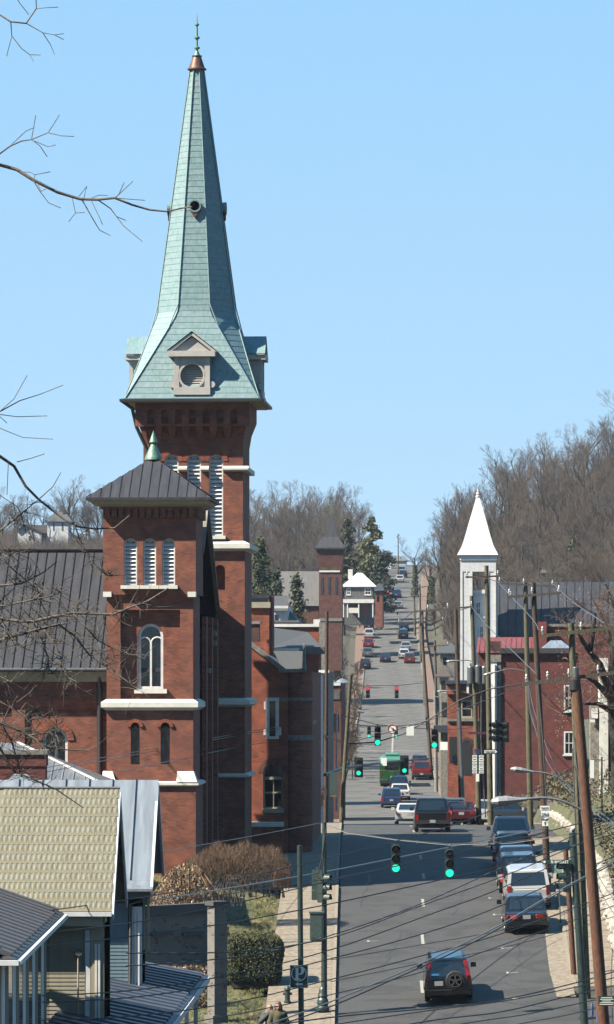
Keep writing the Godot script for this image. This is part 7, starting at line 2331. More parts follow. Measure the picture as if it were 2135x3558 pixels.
func nets(bones, cell, blend, extra = 0.0):
	var lo = Vector3(1e9, 1e9, 1e9); var hi = -lo
	for b in bones:
		for k in 2:
			var r = b[2 + k] + blend + cell * 2 + extra
			lo = lo.min(b[k] - Vector3.ONE * r); hi = hi.max(b[k] + Vector3.ONE * r)
	var n = Vector3i(((hi - lo) / cell).ceil()) + Vector3i.ONE
	var F = PackedFloat32Array()
	F.resize(n.x * n.y * n.z)
	F.fill(1.0)
	for b in bones:
		var r = maxf(b[2], b[3]) + blend + cell * 2.5 + extra
		var b0 = Vector3i(((b[0].min(b[1]) - Vector3.ONE * r - lo) / cell).floor()).clamp(Vector3i.ZERO, n - Vector3i.ONE)
		var b1 = Vector3i(((b[0].max(b[1]) + Vector3.ONE * r - lo) / cell).ceil()).clamp(Vector3i.ZERO, n - Vector3i.ONE)
		for z in range(b0.z, b1.z + 1):
			for y in range(b0.y, b1.y + 1):
				for x in range(b0.x, b1.x + 1):
					var i = x + n.x * (y + n.y * z)
					var v = capsule(lo + Vector3(x, y, z) * cell, b) - extra
					var h = maxf(blend - absf(v - F[i]), 0.0) / blend
					F[i] = minf(v, F[i]) - h * h * blend * 0.25
	var idx = {}
	var mb = MB.new()
	var step = [0, 1, n.x, n.x + 1, n.x * n.y, n.x * n.y + 1, n.x * n.y + n.x, n.x * n.y + n.x + 1]
	var off = [Vector3(0, 0, 0), Vector3(1, 0, 0), Vector3(0, 1, 0), Vector3(1, 1, 0), Vector3(0, 0, 1), Vector3(1, 0, 1), Vector3(0, 1, 1), Vector3(1, 1, 1)]
	var edges = [[0, 1], [2, 3], [4, 5], [6, 7], [0, 2], [1, 3], [4, 6], [5, 7], [0, 4], [1, 5], [2, 6], [3, 7]]
	for z in n.z - 1:
		for y in n.y - 1:
			for x in n.x - 1:
				var i = x + n.x * (y + n.y * z)
				var m = 0
				for k in 8: if F[i + step[k]] < 0: m += 1
				if m == 0 or m == 8: continue
				var p = Vector3.ZERO; var c = 0
				for e in edges:
					var a = F[i + step[e[0]]]; var b = F[i + step[e[1]]]
					if (a < 0) != (b < 0):
						p += off[e[0]].lerp(off[e[1]], a / (a - b)); c += 1
				p = lo + (Vector3(x, y, z) + p / c) * cell
				var g = Vector3(F[i + step[1]] - F[i] + F[i + step[7]] - F[i + step[6]], F[i + step[2]] - F[i] + F[i + step[7]] - F[i + step[5]], F[i + step[4]] - F[i] + F[i + step[7]] - F[i + step[3]]).normalized()
				idx[i] = [p, g]
	for i in idx:
		for ax in [[1, n.x, n.x * n.y], [n.x, n.x * n.y, 1], [n.x * n.y, 1, n.x]]:
			var a = F[i]; var b = F[i + ax[0]]
			if (a < 0) == (b < 0): continue
			var q = [i, i - ax[1], i - ax[1] - ax[2], i - ax[2]]
			var ok = true
			for k in q: if not idx.has(k): ok = false
			if not ok: continue
			var v = [idx[q[0]], idx[q[1]], idx[q[2]], idx[q[3]]]
			if a > 0: v.reverse()
			mb.ntri(v[0][0], v[1][0], v[2][0], v[0][1], v[1][1], v[2][1])
			mb.ntri(v[0][0], v[2][0], v[3][0], v[0][1], v[2][1], v[3][1])
	return mb

func V(x, y, z): return Vector3(x, y, z)

func person(label, at, turn, h, sex, jacket, trousers, hairm, raised):
	var t = thing("person", label, "person", at, turn, "")
	var k = h / 1.75
	var sh = 0.19 if sex == "m" else 0.175
	# joints; face looks along +z, tilted up a little
	var la = V(-sh - 0.09, 1.12, -0.02); var lw = V(-sh - 0.06, 0.88, 0.08); var ra = V(sh + 0.09, 1.12, -0.02); var rw = V(sh + 0.06, 0.88, 0.08)
	if raised:
		ra = V(sh + 0.16, 1.22, 0.16); rw = V(0.08, 1.5, 0.2); la = V(-sh - 0.15, 1.22, 0.16); lw = V(-0.07, 1.48, 0.22)
	var head = [[V(0, 1.60, 0.0), V(0, 1.66, -0.015), 0.088, 0.092], [V(0, 1.545, 0.045), V(0, 1.585, 0.05), 0.052, 0.06], [V(0, 1.592, 0.098), V(0, 1.572, 0.112), 0.012, 0.017], [V(-0.03, 1.615, 0.078), V(0.03, 1.615, 0.078), 0.024, 0.024], [V(-0.094, 1.60, 0.0), V(-0.1, 1.575, 0.0), 0.016, 0.012], [V(0.094, 1.60, 0.0), V(0.1, 1.575, 0.0), 0.016, 0.012], [V(-0.022, 1.537, 0.09), V(0.022, 1.537, 0.09), 0.009, 0.009]]
	var body = [[V(0, 1.42, -0.02), V(0, 1.58, 0.0), 0.062, 0.056], [V(-sh + 0.04, 1.38, -0.02), V(sh - 0.04, 1.38, -0.02), 0.075, 0.075], [V(0, 1.30, -0.01), V(0, 1.05, 0.0), 0.145, 0.12], [V(-0.08, 0.95, 0.0), V(0.08, 0.95, 0.0), 0.12, 0.12], [V(-sh, 1.39, -0.02), la, 0.062, 0.048], [la, lw, 0.046, 0.034], [V(sh, 1.39, -0.02), ra, 0.062, 0.048], [ra, rw, 0.046, 0.034], [V(-0.09, 0.92, 0), V(-0.1, 0.5, 0.01), 0.088, 0.06], [V(-0.1, 0.5, 0.01), V(-0.1, 0.09, -0.02), 0.058, 0.042], [V(0.09, 0.92, 0), V(0.1, 0.5, 0.01), 0.088, 0.06], [V(0.1, 0.5, 0.01), V(0.1, 0.09, -0.02), 0.058, 0.042], [V(-0.1, 0.05, -0.04), V(-0.11, 0.04, 0.14), 0.045, 0.04], [V(0.1, 0.05, -0.04), V(0.11, 0.04, 0.14), 0.045, 0.04]]
	var hands = []
	for q in [[lw, la, -1], [rw, ra, 1]]:
		var dr = (q[0] - q[1]).normalized()
		var sd = dr.cross(V(0, 0, 1)).normalized() * 0.8
		var palm = q[0] + dr * 0.07
		hands.append([q[0] + dr * 0.01, palm, 0.03, 0.036])
		for f in 4:
			var o = sd * (f - 1.5) * 0.019
			var kn = palm + dr * 0.035 + o
			var mid = kn + dr * [0.026, 0.034, 0.031, 0.022][f] + V(0, 0, 0.012)
			hands.append([palm + o * 0.8, kn, 0.011, 0.0095])
			hands.append([kn, mid, 0.0095, 0.0085])
			hands.append([mid, mid + dr * 0.018 + V(0, 0, 0.014), 0.0085, 0.0075])
		var th = q[0] + dr * 0.035 + sd * 0.03 * q[2]
		hands.append([th, th + dr * 0.03 + sd * 0.028 * q[2] + V(0, 0, 0.012), 0.012, 0.01])
	var bm = nets(body, 0.022, 0.05)
	for part in [nets(head, 0.009, 0.03), nets(hands, 0.008, 0.008)]:
		bm.v.append_array(part.v); bm.n.append_array(part.n)
	var xf = Transform3D(Basis.IDENTITY.scaled(Vector3.ONE * k), Vector3.ZERO)
	put("body", bm.moved(xf), "skin", t)
	var jk = [body[1], body[2], [V(-0.08, 0.9, 0), V(0.08, 0.9, 0), 0.13, 0.13], body[4], [la, lw, 0.05, 0.045], body[6], [ra, rw, 0.05, 0.045], [V(0, 1.42, -0.03), V(0, 1.45, -0.03), 0.075, 0.07]]
	put("jacket", nets(jk, 0.02, 0.06, 0.028).moved(xf), jacket, t)
	put("trousers", nets([[V(-0.08, 0.92, 0), V(0.08, 0.92, 0), 0.12, 0.12], body[8], body[9], body[10], body[11]], 0.022, 0.04, 0.014).moved(xf), trousers, t)
	put("shoes", nets([body[12], body[13]], 0.016, 0.02, 0.012).moved(xf), "black_trim", t)
	var hair = [[V(0, 1.675, -0.025), V(0, 1.64, -0.05), 0.088, 0.086]]
	if sex == "f": hair = [[V(0, 1.685, -0.012), V(0, 1.66, -0.03), 0.088, 0.094], [V(-0.085, 1.63, -0.01), V(-0.095, 1.5, 0.0), 0.035, 0.04], [V(0.085, 1.63, -0.01), V(0.095, 1.5, 0.0), 0.035, 0.04], [V(-0.05, 1.6, -0.08), V(-0.04, 1.48, -0.07), 0.05, 0.05], [V(0.05, 1.6, -0.08), V(0.04, 1.48, -0.07), 0.05, 0.05]]
	put("hair", nets(hair, 0.012, 0.04).moved(xf), hairm, t)
	if sex == "f":
		var gl = MB.new()
		for s in [-1, 1]: gl.box(V(s * 0.036, 1.617, 0.108), V(0.054, 0.036, 0.012))
		gl.box(V(0, 1.622, 0.108), V(0.03, 0.008, 0.01))
		put("sunglasses", gl.moved(xf), "black_trim", t)
	return t

func make_people():
	mat("skin", 0.42, 0.24, 0.17, 0.6)
	mat("jacket_olive", 0.10, 0.10, 0.05, 0.9, "fine", 0.4)
	mat("jacket_slate", 0.07, 0.085, 0.11, 0.9, "fine", 0.4)
	mat("denim", 0.04, 0.06, 0.11, 0.9, "fine", 0.3)
	mat("hair_auburn", 0.16, 0.055, 0.025, 0.7)
	mat("hair_grey", 0.25, 0.19, 0.15, 0.8)
	var d = 151.0
	var w = P(968, 3481, d)
	var s = w.x - road_x(d)
	var a = Vector3(w.x, maxf(ground_h(s, d), road_h(d) + fall(s, d)) + 0.13, -d)
	person("person in olive green jacket and sunglasses looking up from the pavement", a, 0.0, w.y - a.y + 0.0, "f", "jacket_olive", "denim", "hair_auburn", false)
	w = P(939, 3490, d + 0.55)
	var h = w.y - a.y
	var b = Vector3(w.x, a.y, -d - 0.55)
	var t = person("person in slate jacket raising a small camera to the face", b, 0.25, h, "m", "jacket_slate", "denim", "hair_grey", true)
	var cam = thing("hand_camera", "small black camera held up by the person in slate jacket", "camera", b + Basis(Vector3.UP, 0.25) * Vector3(0.01, h * 0.915, 0.19), 0.25)
	bx("camera_body", cam, Vector3(-0.06, -0.035, -0.02), Vector3(0.06, 0.04, 0.03), "black_trim")
	var mb = MB.new()
	mb.lathe(Vector3(0, 0, 0.03), [[0.03, 0.0], [0.03, 0.05], [0.0, 0.05]], 10, Basis(Vector3.RIGHT, PI / 2))
	put("camera_lens", mb, "black_trim", cam)
func block(called, label, cat, x0, y0, x1, y1, d, deep, m, ground_py, turn = YAW):
	# an upright block: near face between the sight lines, foot on the ground
	var f = frame_at(called, label, cat, (x0 + x1) / 2.0, ground_py, d, turn)
	rect(f, "wall", x0, y0, x1, ground_py + 30, 0, deep, m)
	return f

func hip(f, x0, x1, ye, ya, over, deep, m, frac = 0.35, called = "roof"):
	var a = f.p(x0, ye, 0); var b = f.p(x1, ye, 0); var top = f.p(0, ya, deep / 2).y
	var mb = MB.new()
	var ix = (b.x - a.x) * frac; var iz = deep * minf(frac + 0.1, 0.48)
	mb.loft([[a.y - 0.12, a.x - over, b.x + over, over, -deep - over], [a.y, a.x - over, b.x + over, over, -deep - over], [top, a.x + ix, b.x - ix, -iz, -deep + iz]])
	return put(called, mb, m, f.n)

func make_background():
	# ---- shops and halls down the church side
	var f = block("brick_shop", "orange brick block with white coping beyond the parish house", "building", 950, 2178, 1108, 2330, 322.0, 9.0, "brick_orange", 2840)
	rect(f, "coping", 905, 2168, 1112, 2178, -0.15, 1.0, "white_paint")
	rect(f, "corner_block", 1090, 2152, 1113, 2168, -0.1, 0.9, "white_paint")
	rect(f, "corner_pier", 1109, 2162, 1131, 2860, -0.3, 0.7, "stone_grey")
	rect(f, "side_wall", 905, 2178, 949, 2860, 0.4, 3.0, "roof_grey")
	f = block("slate_roofed_hall", "low hall with shallow slate roofs before the orange brick block", "building", 930, 2262, 1060, 2330, 300.0, 6.0, "brick", 2870)
	var mb = MB.new()
	mb.ctr = f.p(1000, 2400, 3)
	mb.oquad(f.p(925, 2258, 0), f.p(1128, 2258, 0), f.p(1070, 2196, 5.0), f.p(940, 2180, 5.0))
	mb.oquad(f.p(925, 2258, 0), f.p(1128, 2258, 0), f.p(1128, 2268, 0), f.p(925, 2268, 0))
	put("roof", mb, "roof_slate", f.n)
	rect(f, "eaves", 1062, 2248, 1128, 2272, -0.1, 3.0, "roof_grey")
	rect(f, "side_wall", 1068, 2272, 1110, 2880, 0.6, 3.0, "brick_orange")
	rect(f, "skylight_strip", 940, 2252, 1040, 2262, -0.12, 0.3, "white_paint")
	f = block("bay_chimney_block", "brick stair block with corniced bay behind the copper spired tower", "building", 862, 2112, 936, 2330, 296.0, 4.0, "brick_orange", 2870)
	rect(f, "cornice", 858, 2092, 940, 2112, -0.2, 4.4, "cream")
	rect(f, "bay_windows", 870, 2078, 930, 2092, 0.2, 3.0, "glass_grey")
	rect(f, "bay_cap", 866, 2066, 936, 2078, -0.1, 3.6, "roof_dark")
	rect(f, "chimney", 868, 2166, 902, 2230, -1.5, 0.9, "brick_dark")
	rect(f, "chimney_cap", 864, 2158, 906, 2168, -1.6, 1.1, "stone_grey")
	rect(f, "red_shaft", 936, 2070, 948, 2330, 0.2, 2.0, "brick_red")
	f = block("grey_gabled_house", "pale grey gabled house between the cedars and the brick stair block", "house", 946, 2105, 1002, 2160, 380.0, 6.0, "siding_white", 2700)
	mb = MB.new()
	mb.ctr = f.p(975, 2200, 4)
	mb.oquad(f.p(944, 2070, 2.0), f.p(1001, 2070, 2.0), f.p(1001, 2122, -0.4), f.p(944, 2122, -0.4))
	put("roof", mb, "roof_slate", f.n)
	hip(f, 945, 1030, 2160, 2125, 0.3, 5.0, "roof_slate", 0.3, "porch_roof")
	rect(f, "porch_wall", 950, 2160, 1026, 2240, 0.3, 3.0, "siding_white")
	rect(f, "window", 955, 2135, 968, 2155, -0.03, 0.1, "glass")
	f = block("white_shop", "narrow bright white shop front beyond the round turret", "building", 1070, 2347, 1110, 2560, 286.0, 8.0, "siding_white", 2860)
	rect(f, "awning", 1074, 2490, 1116, 2520, -0.7, 0.7, "roof_silver")
	rect(f, "cornice", 1070, 2340, 1112, 2350, -0.1, 0.4, "white_paint")
	rect(f, "window", 1078, 2575, 1104, 2640, -0.03, 0.1, "glass_grey")
	rect(f, "ledge", 1074, 2630, 1118, 2650, -0.5, 0.5, "sign_blue")
	f = block("stone_shop", "tall beige stone fronted shop next to the white one", "building", 1111, 2335, 1141, 2600, 292.0, 8.0, "stone_grey", 2860)
	for k in 3: rect(f, "window", 1116, 2450 + k * 90, 1134, 2500 + k * 90, -0.03, 0.1, "glass_grey")
	rect(f, "cornice", 1108, 2328, 1144, 2338, -0.12, 0.5, "stone")
	f = block("brown_shop", "brown brick shop with grey upper wall behind the thin white pole", "building", 1142, 2375, 1186, 2480, 345.0, 8.0, "brick_dull", 2840)
	rect(f, "parapet", 1140, 2372, 1184, 2382, -0.1, 0.5, "white_paint")
	rect(f, "sign_board", 1146, 2400, 1182, 2430, -0.06, 0.1, "roof_grey")
	rect(f, "window", 1150, 2480, 1176, 2540, -0.03, 0.1, "glass_grey")
	var u = thing("parasol_pair", "turquoise cafe parasols on the brown shop roof terrace", "parasol", f.n.position + f.n.basis * f.p(1168, 2376, 1.5))
	for k in 2:
		mb = MB.new()
		mb.lathe(Vector3(-0.5 + k * 1.0, 0.1, -k * 0.5), [[0.62, 0.0], [0.4, 0.16], [0.0, 0.36]], 8)
		put("canopy", mb, "copper_finial" if k == 0 else "roof_silver", u)
		mb = MB.new()
		mb.tube([Vector3(-0.5 + k * 1.0, -0.6, -k * 0.5), Vector3(-0.5 + k * 1.0, 0.3, -k * 0.5)], 0.03, 5)
		put("pole", mb, "galvanised", u)
	# ---- second church: brick tower, slate spire
	f = frame_at("brick_tower_church", "small brick tower church with dark slate spire and cross", "church", 1148, 2290, 600.0)
	var n = f.n
	rect(f, "tower_wall", 1109, 1985, 1189, 2330, 0, 3.2, "brick_dull")
	mb = MB.new()
	var a = f.p(1109, 1985, 0); var b = f.p(1189, 1985, 0)
	var yt = f.p(0, 1908, 0).y; var ov = f.p(1195, 1908, 0).x - b.x
	mb.loft([[a.y, a.x, b.x, 0.0, -3.2], [yt, a.x - 0.35, b.x + 0.3, 0.3, -3.5]])
	put("corbelled_head", mb, "brick_dull", n)
	mb = MB.new()
	var ax = (a.x + b.x) / 2
	mb.loft([[yt - 0.1, a.x - 0.6, b.x + 0.5, 0.55, -3.75], [yt + 0.12, a.x - 0.6, b.x + 0.5, 0.55, -3.75], [f.p(0, 1868, 1).y, ax - 1.05, ax + 1.05, -0.55, -2.65], [f.p(0, 1790, 1.6).y, ax - 0.08, ax + 0.08, -1.52, -1.68]])
	var sp = put("spire", mb, "roof_dark", n)
	mb = MB.new()
	var cy = f.p(0, 1790, 1.6).y
	mb.bar(Vector3(ax, cy, -1.6), Vector3(ax, cy + 2.0, -1.6), 0.12)
	mb.bar(Vector3(ax - 0.5, cy + 1.35, -1.6), Vector3(ax + 0.5, cy + 1.35, -1.6), 0.12)
	put("cross", mb, "copper_finial", sp)
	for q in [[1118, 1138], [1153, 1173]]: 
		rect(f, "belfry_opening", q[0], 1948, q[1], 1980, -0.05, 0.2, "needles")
	rect(f, "string_band", 1110, 1982, 1182, 1988, -0.12, 0.3, "stone")
	for q in [1116, 1141, 1166]: rect(f, "lancet_window", q, 2005, q + 8, 2065, -0.04, 0.1, "glass_grey")
	rect(f, "base_band", 1108, 2148, 1190, 2158, -0.1, 0.3, "stone_grey")
	mb = MB.new()
	mb.ctr = f.p(1030, 2200, 6)
	mb.oquad(f.p(965, 1985, 5.0), f.p(1112, 1985, 5.0), f.p(1112, 2105, 1.0), f.p(965, 2105, 1.0))
	mb.oquad(f.p(965, 1985, 5.0), f.p(1112, 1985, 5.0), f.p(1112, 2105, 9.0), f.p(965, 2105, 9.0))
	put("nave_roof", mb, "roof_grey", n)
	rect(f, "nave_wall", 970, 2105, 1108, 2330, 1.3, 7.0, "brick_dull")
	# ---- house with the hipped white roof and deep porch
	f = block("white_porch_house", "grey house with white hipped roof and columned porch", "house", 1198, 2037, 1297, 2085, 715.0, 6.0, "roof_grey", 2140)
	hip(f, 1194, 1302, 2037, 1992, 0.3, 6.0, "roof_white", 0.42)
	for q in [[1205, 1219], [1268, 1290]]: sash(f.n, f.p(q[0], 2065, 0).x, f.p(0, 2068, 0).y, f.p(q[1], 2065, 0).x, f.p(0, 2044, 0).y, 0.0)
	rect(f, "porch_roof", 1190, 2082, 1300, 2095, -1.8, 1.8, "white_paint")
	for q in [1192, 1206, 1245, 1294]: rect(f, "porch_column", q, 2095, q + 4, 2145, -1.7, 0.2, "white_paint")
	rect(f, "porch_rail", 1206, 2112, 1245, 2130, -1.65, 0.08, "stone")
	rect(f, "chimney", 1210, 1978, 1226, 2012, 2.5, 0.8, "white_paint")
	rect(f, "red_door", 1262, 2100, 1278, 2140, -0.03, 0.1, "sign_red")
	f = block("crossing_house", "small brick house at the crossing by the far red signals", "house", 1304, 2052, 1330, 2140, 740.0, 6.0, "brick", 2150)
	rect(f, "window", 1310, 2070, 1318, 2090, -0.03, 0.1, "glass")
	hip(f, 1302, 1332, 2052, 2030, 0.3, 6.0, "roof_black", 0.3)
	for q in [[1238, 1268, 1965, 1990, 850.0, "white gabled house peeping between the pines"], [1330, 1360, 1935, 1955, 980.0, "pale house at the very top of the street"]]:
		f = block("hill_house", q[5], "house", q[0], q[2], q[1], q[3], depth_on(q[0] + 15, q[3] + 22), 6.0, "siding_white", q[3] + 25)
		hip(f, q[0] - 3, q[1] + 3, q[2], q[2] - 20, 0.3, 6.0, "roof_slate", 0.3)
		rect(f, "window", q[0] + 8, q[2] + 6, q[0] + 14, q[2] + 16, -0.03, 0.1, "glass")
	# blue roofed stand at the crest
	f = block("crest_house", "low house with blue grey roof where the street tops out", "house", 1362, 1948, 1412, 1962, 1064.0, 6.0, "siding_white", 1975)
	hip(f, 1358, 1416, 1948, 1934, 0.3, 6.0, "roof_silver_dull", 0.2)
	# ---- houses on the ridge beyond the nave
	f = frame_at("ridge_house", "white gabled house with brown roof on the ridge beyond the nave", "house", 102, 1905, depth_on(102, 1900))
	mb = MB.new()
	mb.prism([f.xy(62, 1905, 0), f.xy(145, 1905, 0), f.xy(145, 1850, 0), f.xy(88, 1823, 0), f.xy(62, 1848, 0)], 0.0, -7.0)
	put("wall", mb, "siding_white", f.n)
	mb = MB.new()
	mb.ctr = f.p(110, 1880, 4)
	mb.oquad(f.p(84, 1822, -0.5), f.p(150, 1852, -0.5), f.p(236, 1850, 8.0), f.p(185, 1826, 8.0))
	mb.oquad(f.p(88, 1822, -0.5), f.p(58, 1846, -0.5), f.p(75, 1846, 7.0), f.p(110, 1822, 7.0))
	put("roof", mb, "roof_brown", f.n)
	rect(f, "side_wing", 145, 1852, 236, 1905, 3.0, 5.0, "siding_cream")
	rect(f, "window", 100, 1862, 110, 1880, -0.03, 0.1, "glass_grey")
	f = block("ridge_house", "two storey white house with dark hipped roof on the ridge", "house", 165, 1812, 238, 1845, depth_on(200, 1885), 7.0, "siding_white", 1890)
	hip(f, 162, 248, 1812, 1780, 0.4, 7.0, "roof_slate", 0.3)
	rect(f, "chimney", 218, 1772, 226, 1800, 2.0, 0.7, "brick_dark")
	for q in [[185, 190], [215, 221]]: rect(f, "shutter", q[0], 1816, q[1], 1845, -0.03, 0.1, "roof_slate")
	f = block("ridge_house", "white house end at the frame edge beside the ridge trees", "house", -30, 1850, 5, 1890, depth_on(0, 1900), 6.0, "siding_white", 1905)
	hip(f, -34, 9, 1850, 1825, 0.4, 6.0, "roof_slate", 0.3)
	# ---- white steeple church
	f = frame_at("white_steeple_church", "white wooden church with shingled steeple and long grey roof", "church", 1661, 2480, 430.0)
	n = f.n
	var z = 3.4
	rect(f, "corner_pier", 1602, 1985, 1641, 2500, 0, z, "siding_white")
	rect(f, "corner_pier", 1696, 1985, 1722, 2500, 0, z, "siding_white")
	for q in [[1600, 1608], [1634, 1642], [1694, 1700], [1717, 1724]]: rect(f, "pier_board", q[0], 1985, q[1], 2500, -0.06, 0.2, "white_paint")
	rect(f, "belfry_head", 1600, 1945, 1724, 1986, -0.05, z + 0.1, "siding_white")
	rect(f, "frieze", 1598, 1930, 1727, 1946, -0.15, z + 0.3, "white_paint")
	rect(f, "inner_wall", 1641, 2060, 1696, 2500, 0.5, 2.2, "siding_white")
	mb = MB.new()
	mb.prism([f.xy(1638, 2062, 0.4), f.xy(1698, 2062, 0.4), f.xy(1690, 2048, 0.4), f.xy(1646, 2052, 0.4)], -0.35, -2.8)
	put("inner_pediment", mb, "white_paint", n)
	sash(n, f.p(1653, 2135, 0.5).x, f.p(0, 2137, 0.5).y, f.p(1672, 2135, 0.5).x, f.p(0, 2092, 0.5).y, -0.5)
	sash(n, f.p(1666, 2235, 0.5).x, f.p(0, 2225, 0.5).y, f.p(1682, 2135, 0.5).x, f.p(0, 2175, 0.5).y, -0.5)
	rect(f, "inner_band", 1641, 2142, 1696, 2147, 0.42, 0.1, "white_paint")
	a = f.p(1590, 1932, -0.4); b = f.p(1731, 1932, -0.4)
	ax = (a.x + b.x) / 2
	var az = -z / 2
	var lev = []
	var ys = [[1932, 1.0], [1926, 0.97], [1905, 0.80], [1880, 0.68], [1800, 0.36], [1742, 0.12], [1728, 0.07]]
	var hw = (b.x - a.x) / 2
	for q in ys: lev.append([f.p(0, q[0], 1.2).y, ax - hw * q[1], ax + hw * q[1], az + hw * q[1], az - hw * q[1]])
	# shingle courses as stepped rings
	sp = Node3D.new(); sp.name = "steeple"; n.add_child(sp)
	var courses = 26
	for k in courses:
		var y0 = lerpf(lev[0][0], lev[-1][0], k / float(courses)); var y1 = lerpf(lev[0][0], lev[-1][0], (k + 1) / float(courses))
		var wof = func(y):
			for i in lev.size() - 1:
				if y <= lev[i + 1][0]: return lerpf(lev[i][2], lev[i + 1][2], (y - lev[i][0]) / (lev[i + 1][0] - lev[i][0])) - ax
			return 0.2
		mb = MB.new()
		var w0 = wof.call(y0) + 0.025; var w1 = wof.call(y1)
		mb.loft([[y0, ax - w0, ax + w0, az + w0, az - w0], [y1, ax - w1, ax + w1, az + w1, az - w1]])
		put("shingle_course", mb, "roof_white", sp)
	mb = MB.new()
	mb.lathe(Vector3(ax, lev[-1][0] - 0.05, az), [[0.26, 0.0], [0.26, 0.1], [0.12, 0.16], [0.18, 0.3], [0.18, 0.36], [0.07, 0.5], [0.11, 0.6], [0.04, 0.7], [0.0, 1.3]], 8)
	put("finial", mb, "roof_white", sp)
	mb = MB.new()
	mb.ctr = f.p(1900, 2260, 6)
	mb.oquad(f.p(1722, 2022, 10), f.p(2210, 2022, 10), f.p(2210, 2208, 2.0), f.p(1722, 2208, 2.0))
	mb.oquad(f.p(1722, 2022, 10), f.p(2210, 2022, 10), f.p(2210, 2150, 18.0), f.p(1722, 2150, 18.0))
	var nr = put("nave_roof", mb, "roof_dark", n)
	for k in 16:
		mb = MB.new()
		mb.bar(f.p(1735 + k * 29, 2207, 2.0) + Vector3(0, 0.04, 0), f.p(1737 + k * 29, 2023, 10) + Vector3(0, 0.04, 0), 0.05)
		put("roof_seam", mb, "roof_seam", nr)
	rect(f, "nave_wall", 1724, 2204, 2210, 2500, 2.4, 14.0, "brick_red")
	rect(f, "gable_board", 1722, 2016, 1730, 2208, 1.8, 0.2, "white_paint")
	# ---- red roofed and brick blocks behind the poles
	f = block("red_roof_hall", "hall with bright red ribbed roof below the white steeple", "building", 1662, 2262, 1870, 2300, 350.0, 8.0, "brick_red", 2850)
	mb = MB.new()
	mb.ctr = f.p(1760, 2330, 4)
	mb.oquad(f.p(1656, 2268, -0.4), f.p(1876, 2268, -0.4), f.p(1880, 2214, 4.5), f.p(1662, 2214, 4.5))
	mb.oquad(f.p(1662, 2214, 4.5), f.p(1880, 2214, 4.5), f.p(1880, 2260, 9.0), f.p(1662, 2260, 9.0))
	nr = put("roof", mb, "roof_red", f.n)
	for k in 12:
		mb = MB.new()
		mb.bar(f.p(1664 + k * 18, 2267, -0.4) + Vector3(0, 0.03, 0), f.p(1669 + k * 18, 2215, 4.5) + Vector3(0, 0.03, 0), 0.05)
		put("roof_seam", mb, "roof_red", nr)
	rect(f, "red_stair_tower", 1865, 2160, 1900, 2262, 1.0, 3.0, "roof_red")
	rect(f, "chimney", 1704, 2228, 1738, 2262, -2.0, 1.0, "brick_dark")
	rect(f, "far_wing", 1890, 2176, 2180, 2262, 3.0, 5.0, "brick_red")
	rect(f, "far_wing_coping", 1890, 2168, 2180, 2177, 2.9, 5.0, "stone_grey")
	f = block("brick_block", "large plain dark red brick block with white corner strip", "building", 1742, 2268, 2010, 2500, 300.0, 12.0, "brick_red", 2870)
	rect(f, "cornice", 1736, 2252, 1990, 2270, -0.25, 12.4, "roof_black")
	rect(f, "white_corner", 1706, 2300, 1727, 2900, -0.1, 1.0, "white_paint")
	rect(f, "pink_corner", 1727, 2285, 1742, 2900, -0.06, 1.0, "painted_brick")
	rect(f, "corner_stone", 1700, 2275, 1742, 2300, -0.15, 1.1, "stone_grey")
	mb = MB.new()
	mb.tube([f.p(1719, 2310, -0.2), f.p(1719, 2890, -0.2)], 0.11, 8)
	put("downpipe", mb, "white_paint", f.n)
	hip(f, 1886, 1980, 2256, 2226, 0.2, 4.0, "roof_silver", 0.3, "roof_lantern")
	for q in [[1960, 1995, 2380, 2470], [1960, 1995, 2540, 2620]]: sash(f.n, f.p(q[0], 0, 0).x, f.p(0, q[3], 0).y, f.p(q[1], 0, 0).x, f.p(0, q[2], 0).y, 0.0)
	f = block("corner_shop", "orange brick corner shop with dark cornice and arched doorway", "building", 1556, 2412, 1664, 2500, 345.0, 9.0, "brick_orange", 2850)
	rect(f, "cornice", 1548, 2364, 1668, 2376, -0.7, 9.8, "roof_navy")
	rect(f, "cornice_brackets", 1552, 2376, 1666, 2412, -0.35, 9.4, "brick_orange")
	for q in [[1588, 1597], [1622, 1630]]: rect(f, "bracket", q[0], 2376, q[1], 2408, -0.6, 0.3, "white_paint")
	sash(f.n, f.p(1603, 0, 0).x, f.p(0, 2492, 0).y, f.p(1642, 0, 0).x, f.p(0, 2432, 0).y, 0.0, "cream", 2, 1)
	rect(f, "string_band", 1554, 2498, 1666, 2506, -0.15, 0.3, "stone_grey")
	mb = MB.new()
	mb.prism(arch(f.p(1608, 0, 0).x, f.p(1640, 0, 0).x, f.p(0, 2690, 0).y, f.p(0, 2572, 0).y), 0.03, -0.2)
	put("arched_door", mb, "black_trim", f.n)
	hood(f.n, f.p(1608, 0, 0).x, f.p(1640, 0, 0).x, f.p(0, 2572, 0).y, 0.0, "brick_dark", 11, 0.25, 0.05)
	rect(f, "shop_window", 1562, 2560, 1592, 2650, -0.03, 0.1, "glass_grey")
	rect(f, "wall_notice", 1530, 2578, 1556, 2606, -0.5, 0.05, "sign_white")
	f = block("grey_shop", "narrow grey shop with blue awning next to the corner shop", "building", 1532, 2408, 1556, 2540, 365.0, 8.0, "stone_grey", 2840)
	rect(f, "awning", 1508, 2520, 1556, 2545, -1.4, 1.4, "roof_navy")
	rect(f, "window", 1536, 2440, 1552, 2490, -0.03, 0.1, "glass_grey")
	f = block("row_house", "beige row house behind the concrete light pole", "house", 1528, 2350, 1556, 2420, 420.0, 8.0, "cream", 2720)
	hip(f, 1520, 1562, 2350, 2325, 0.3, 8.0, "roof_brown", 0.3)
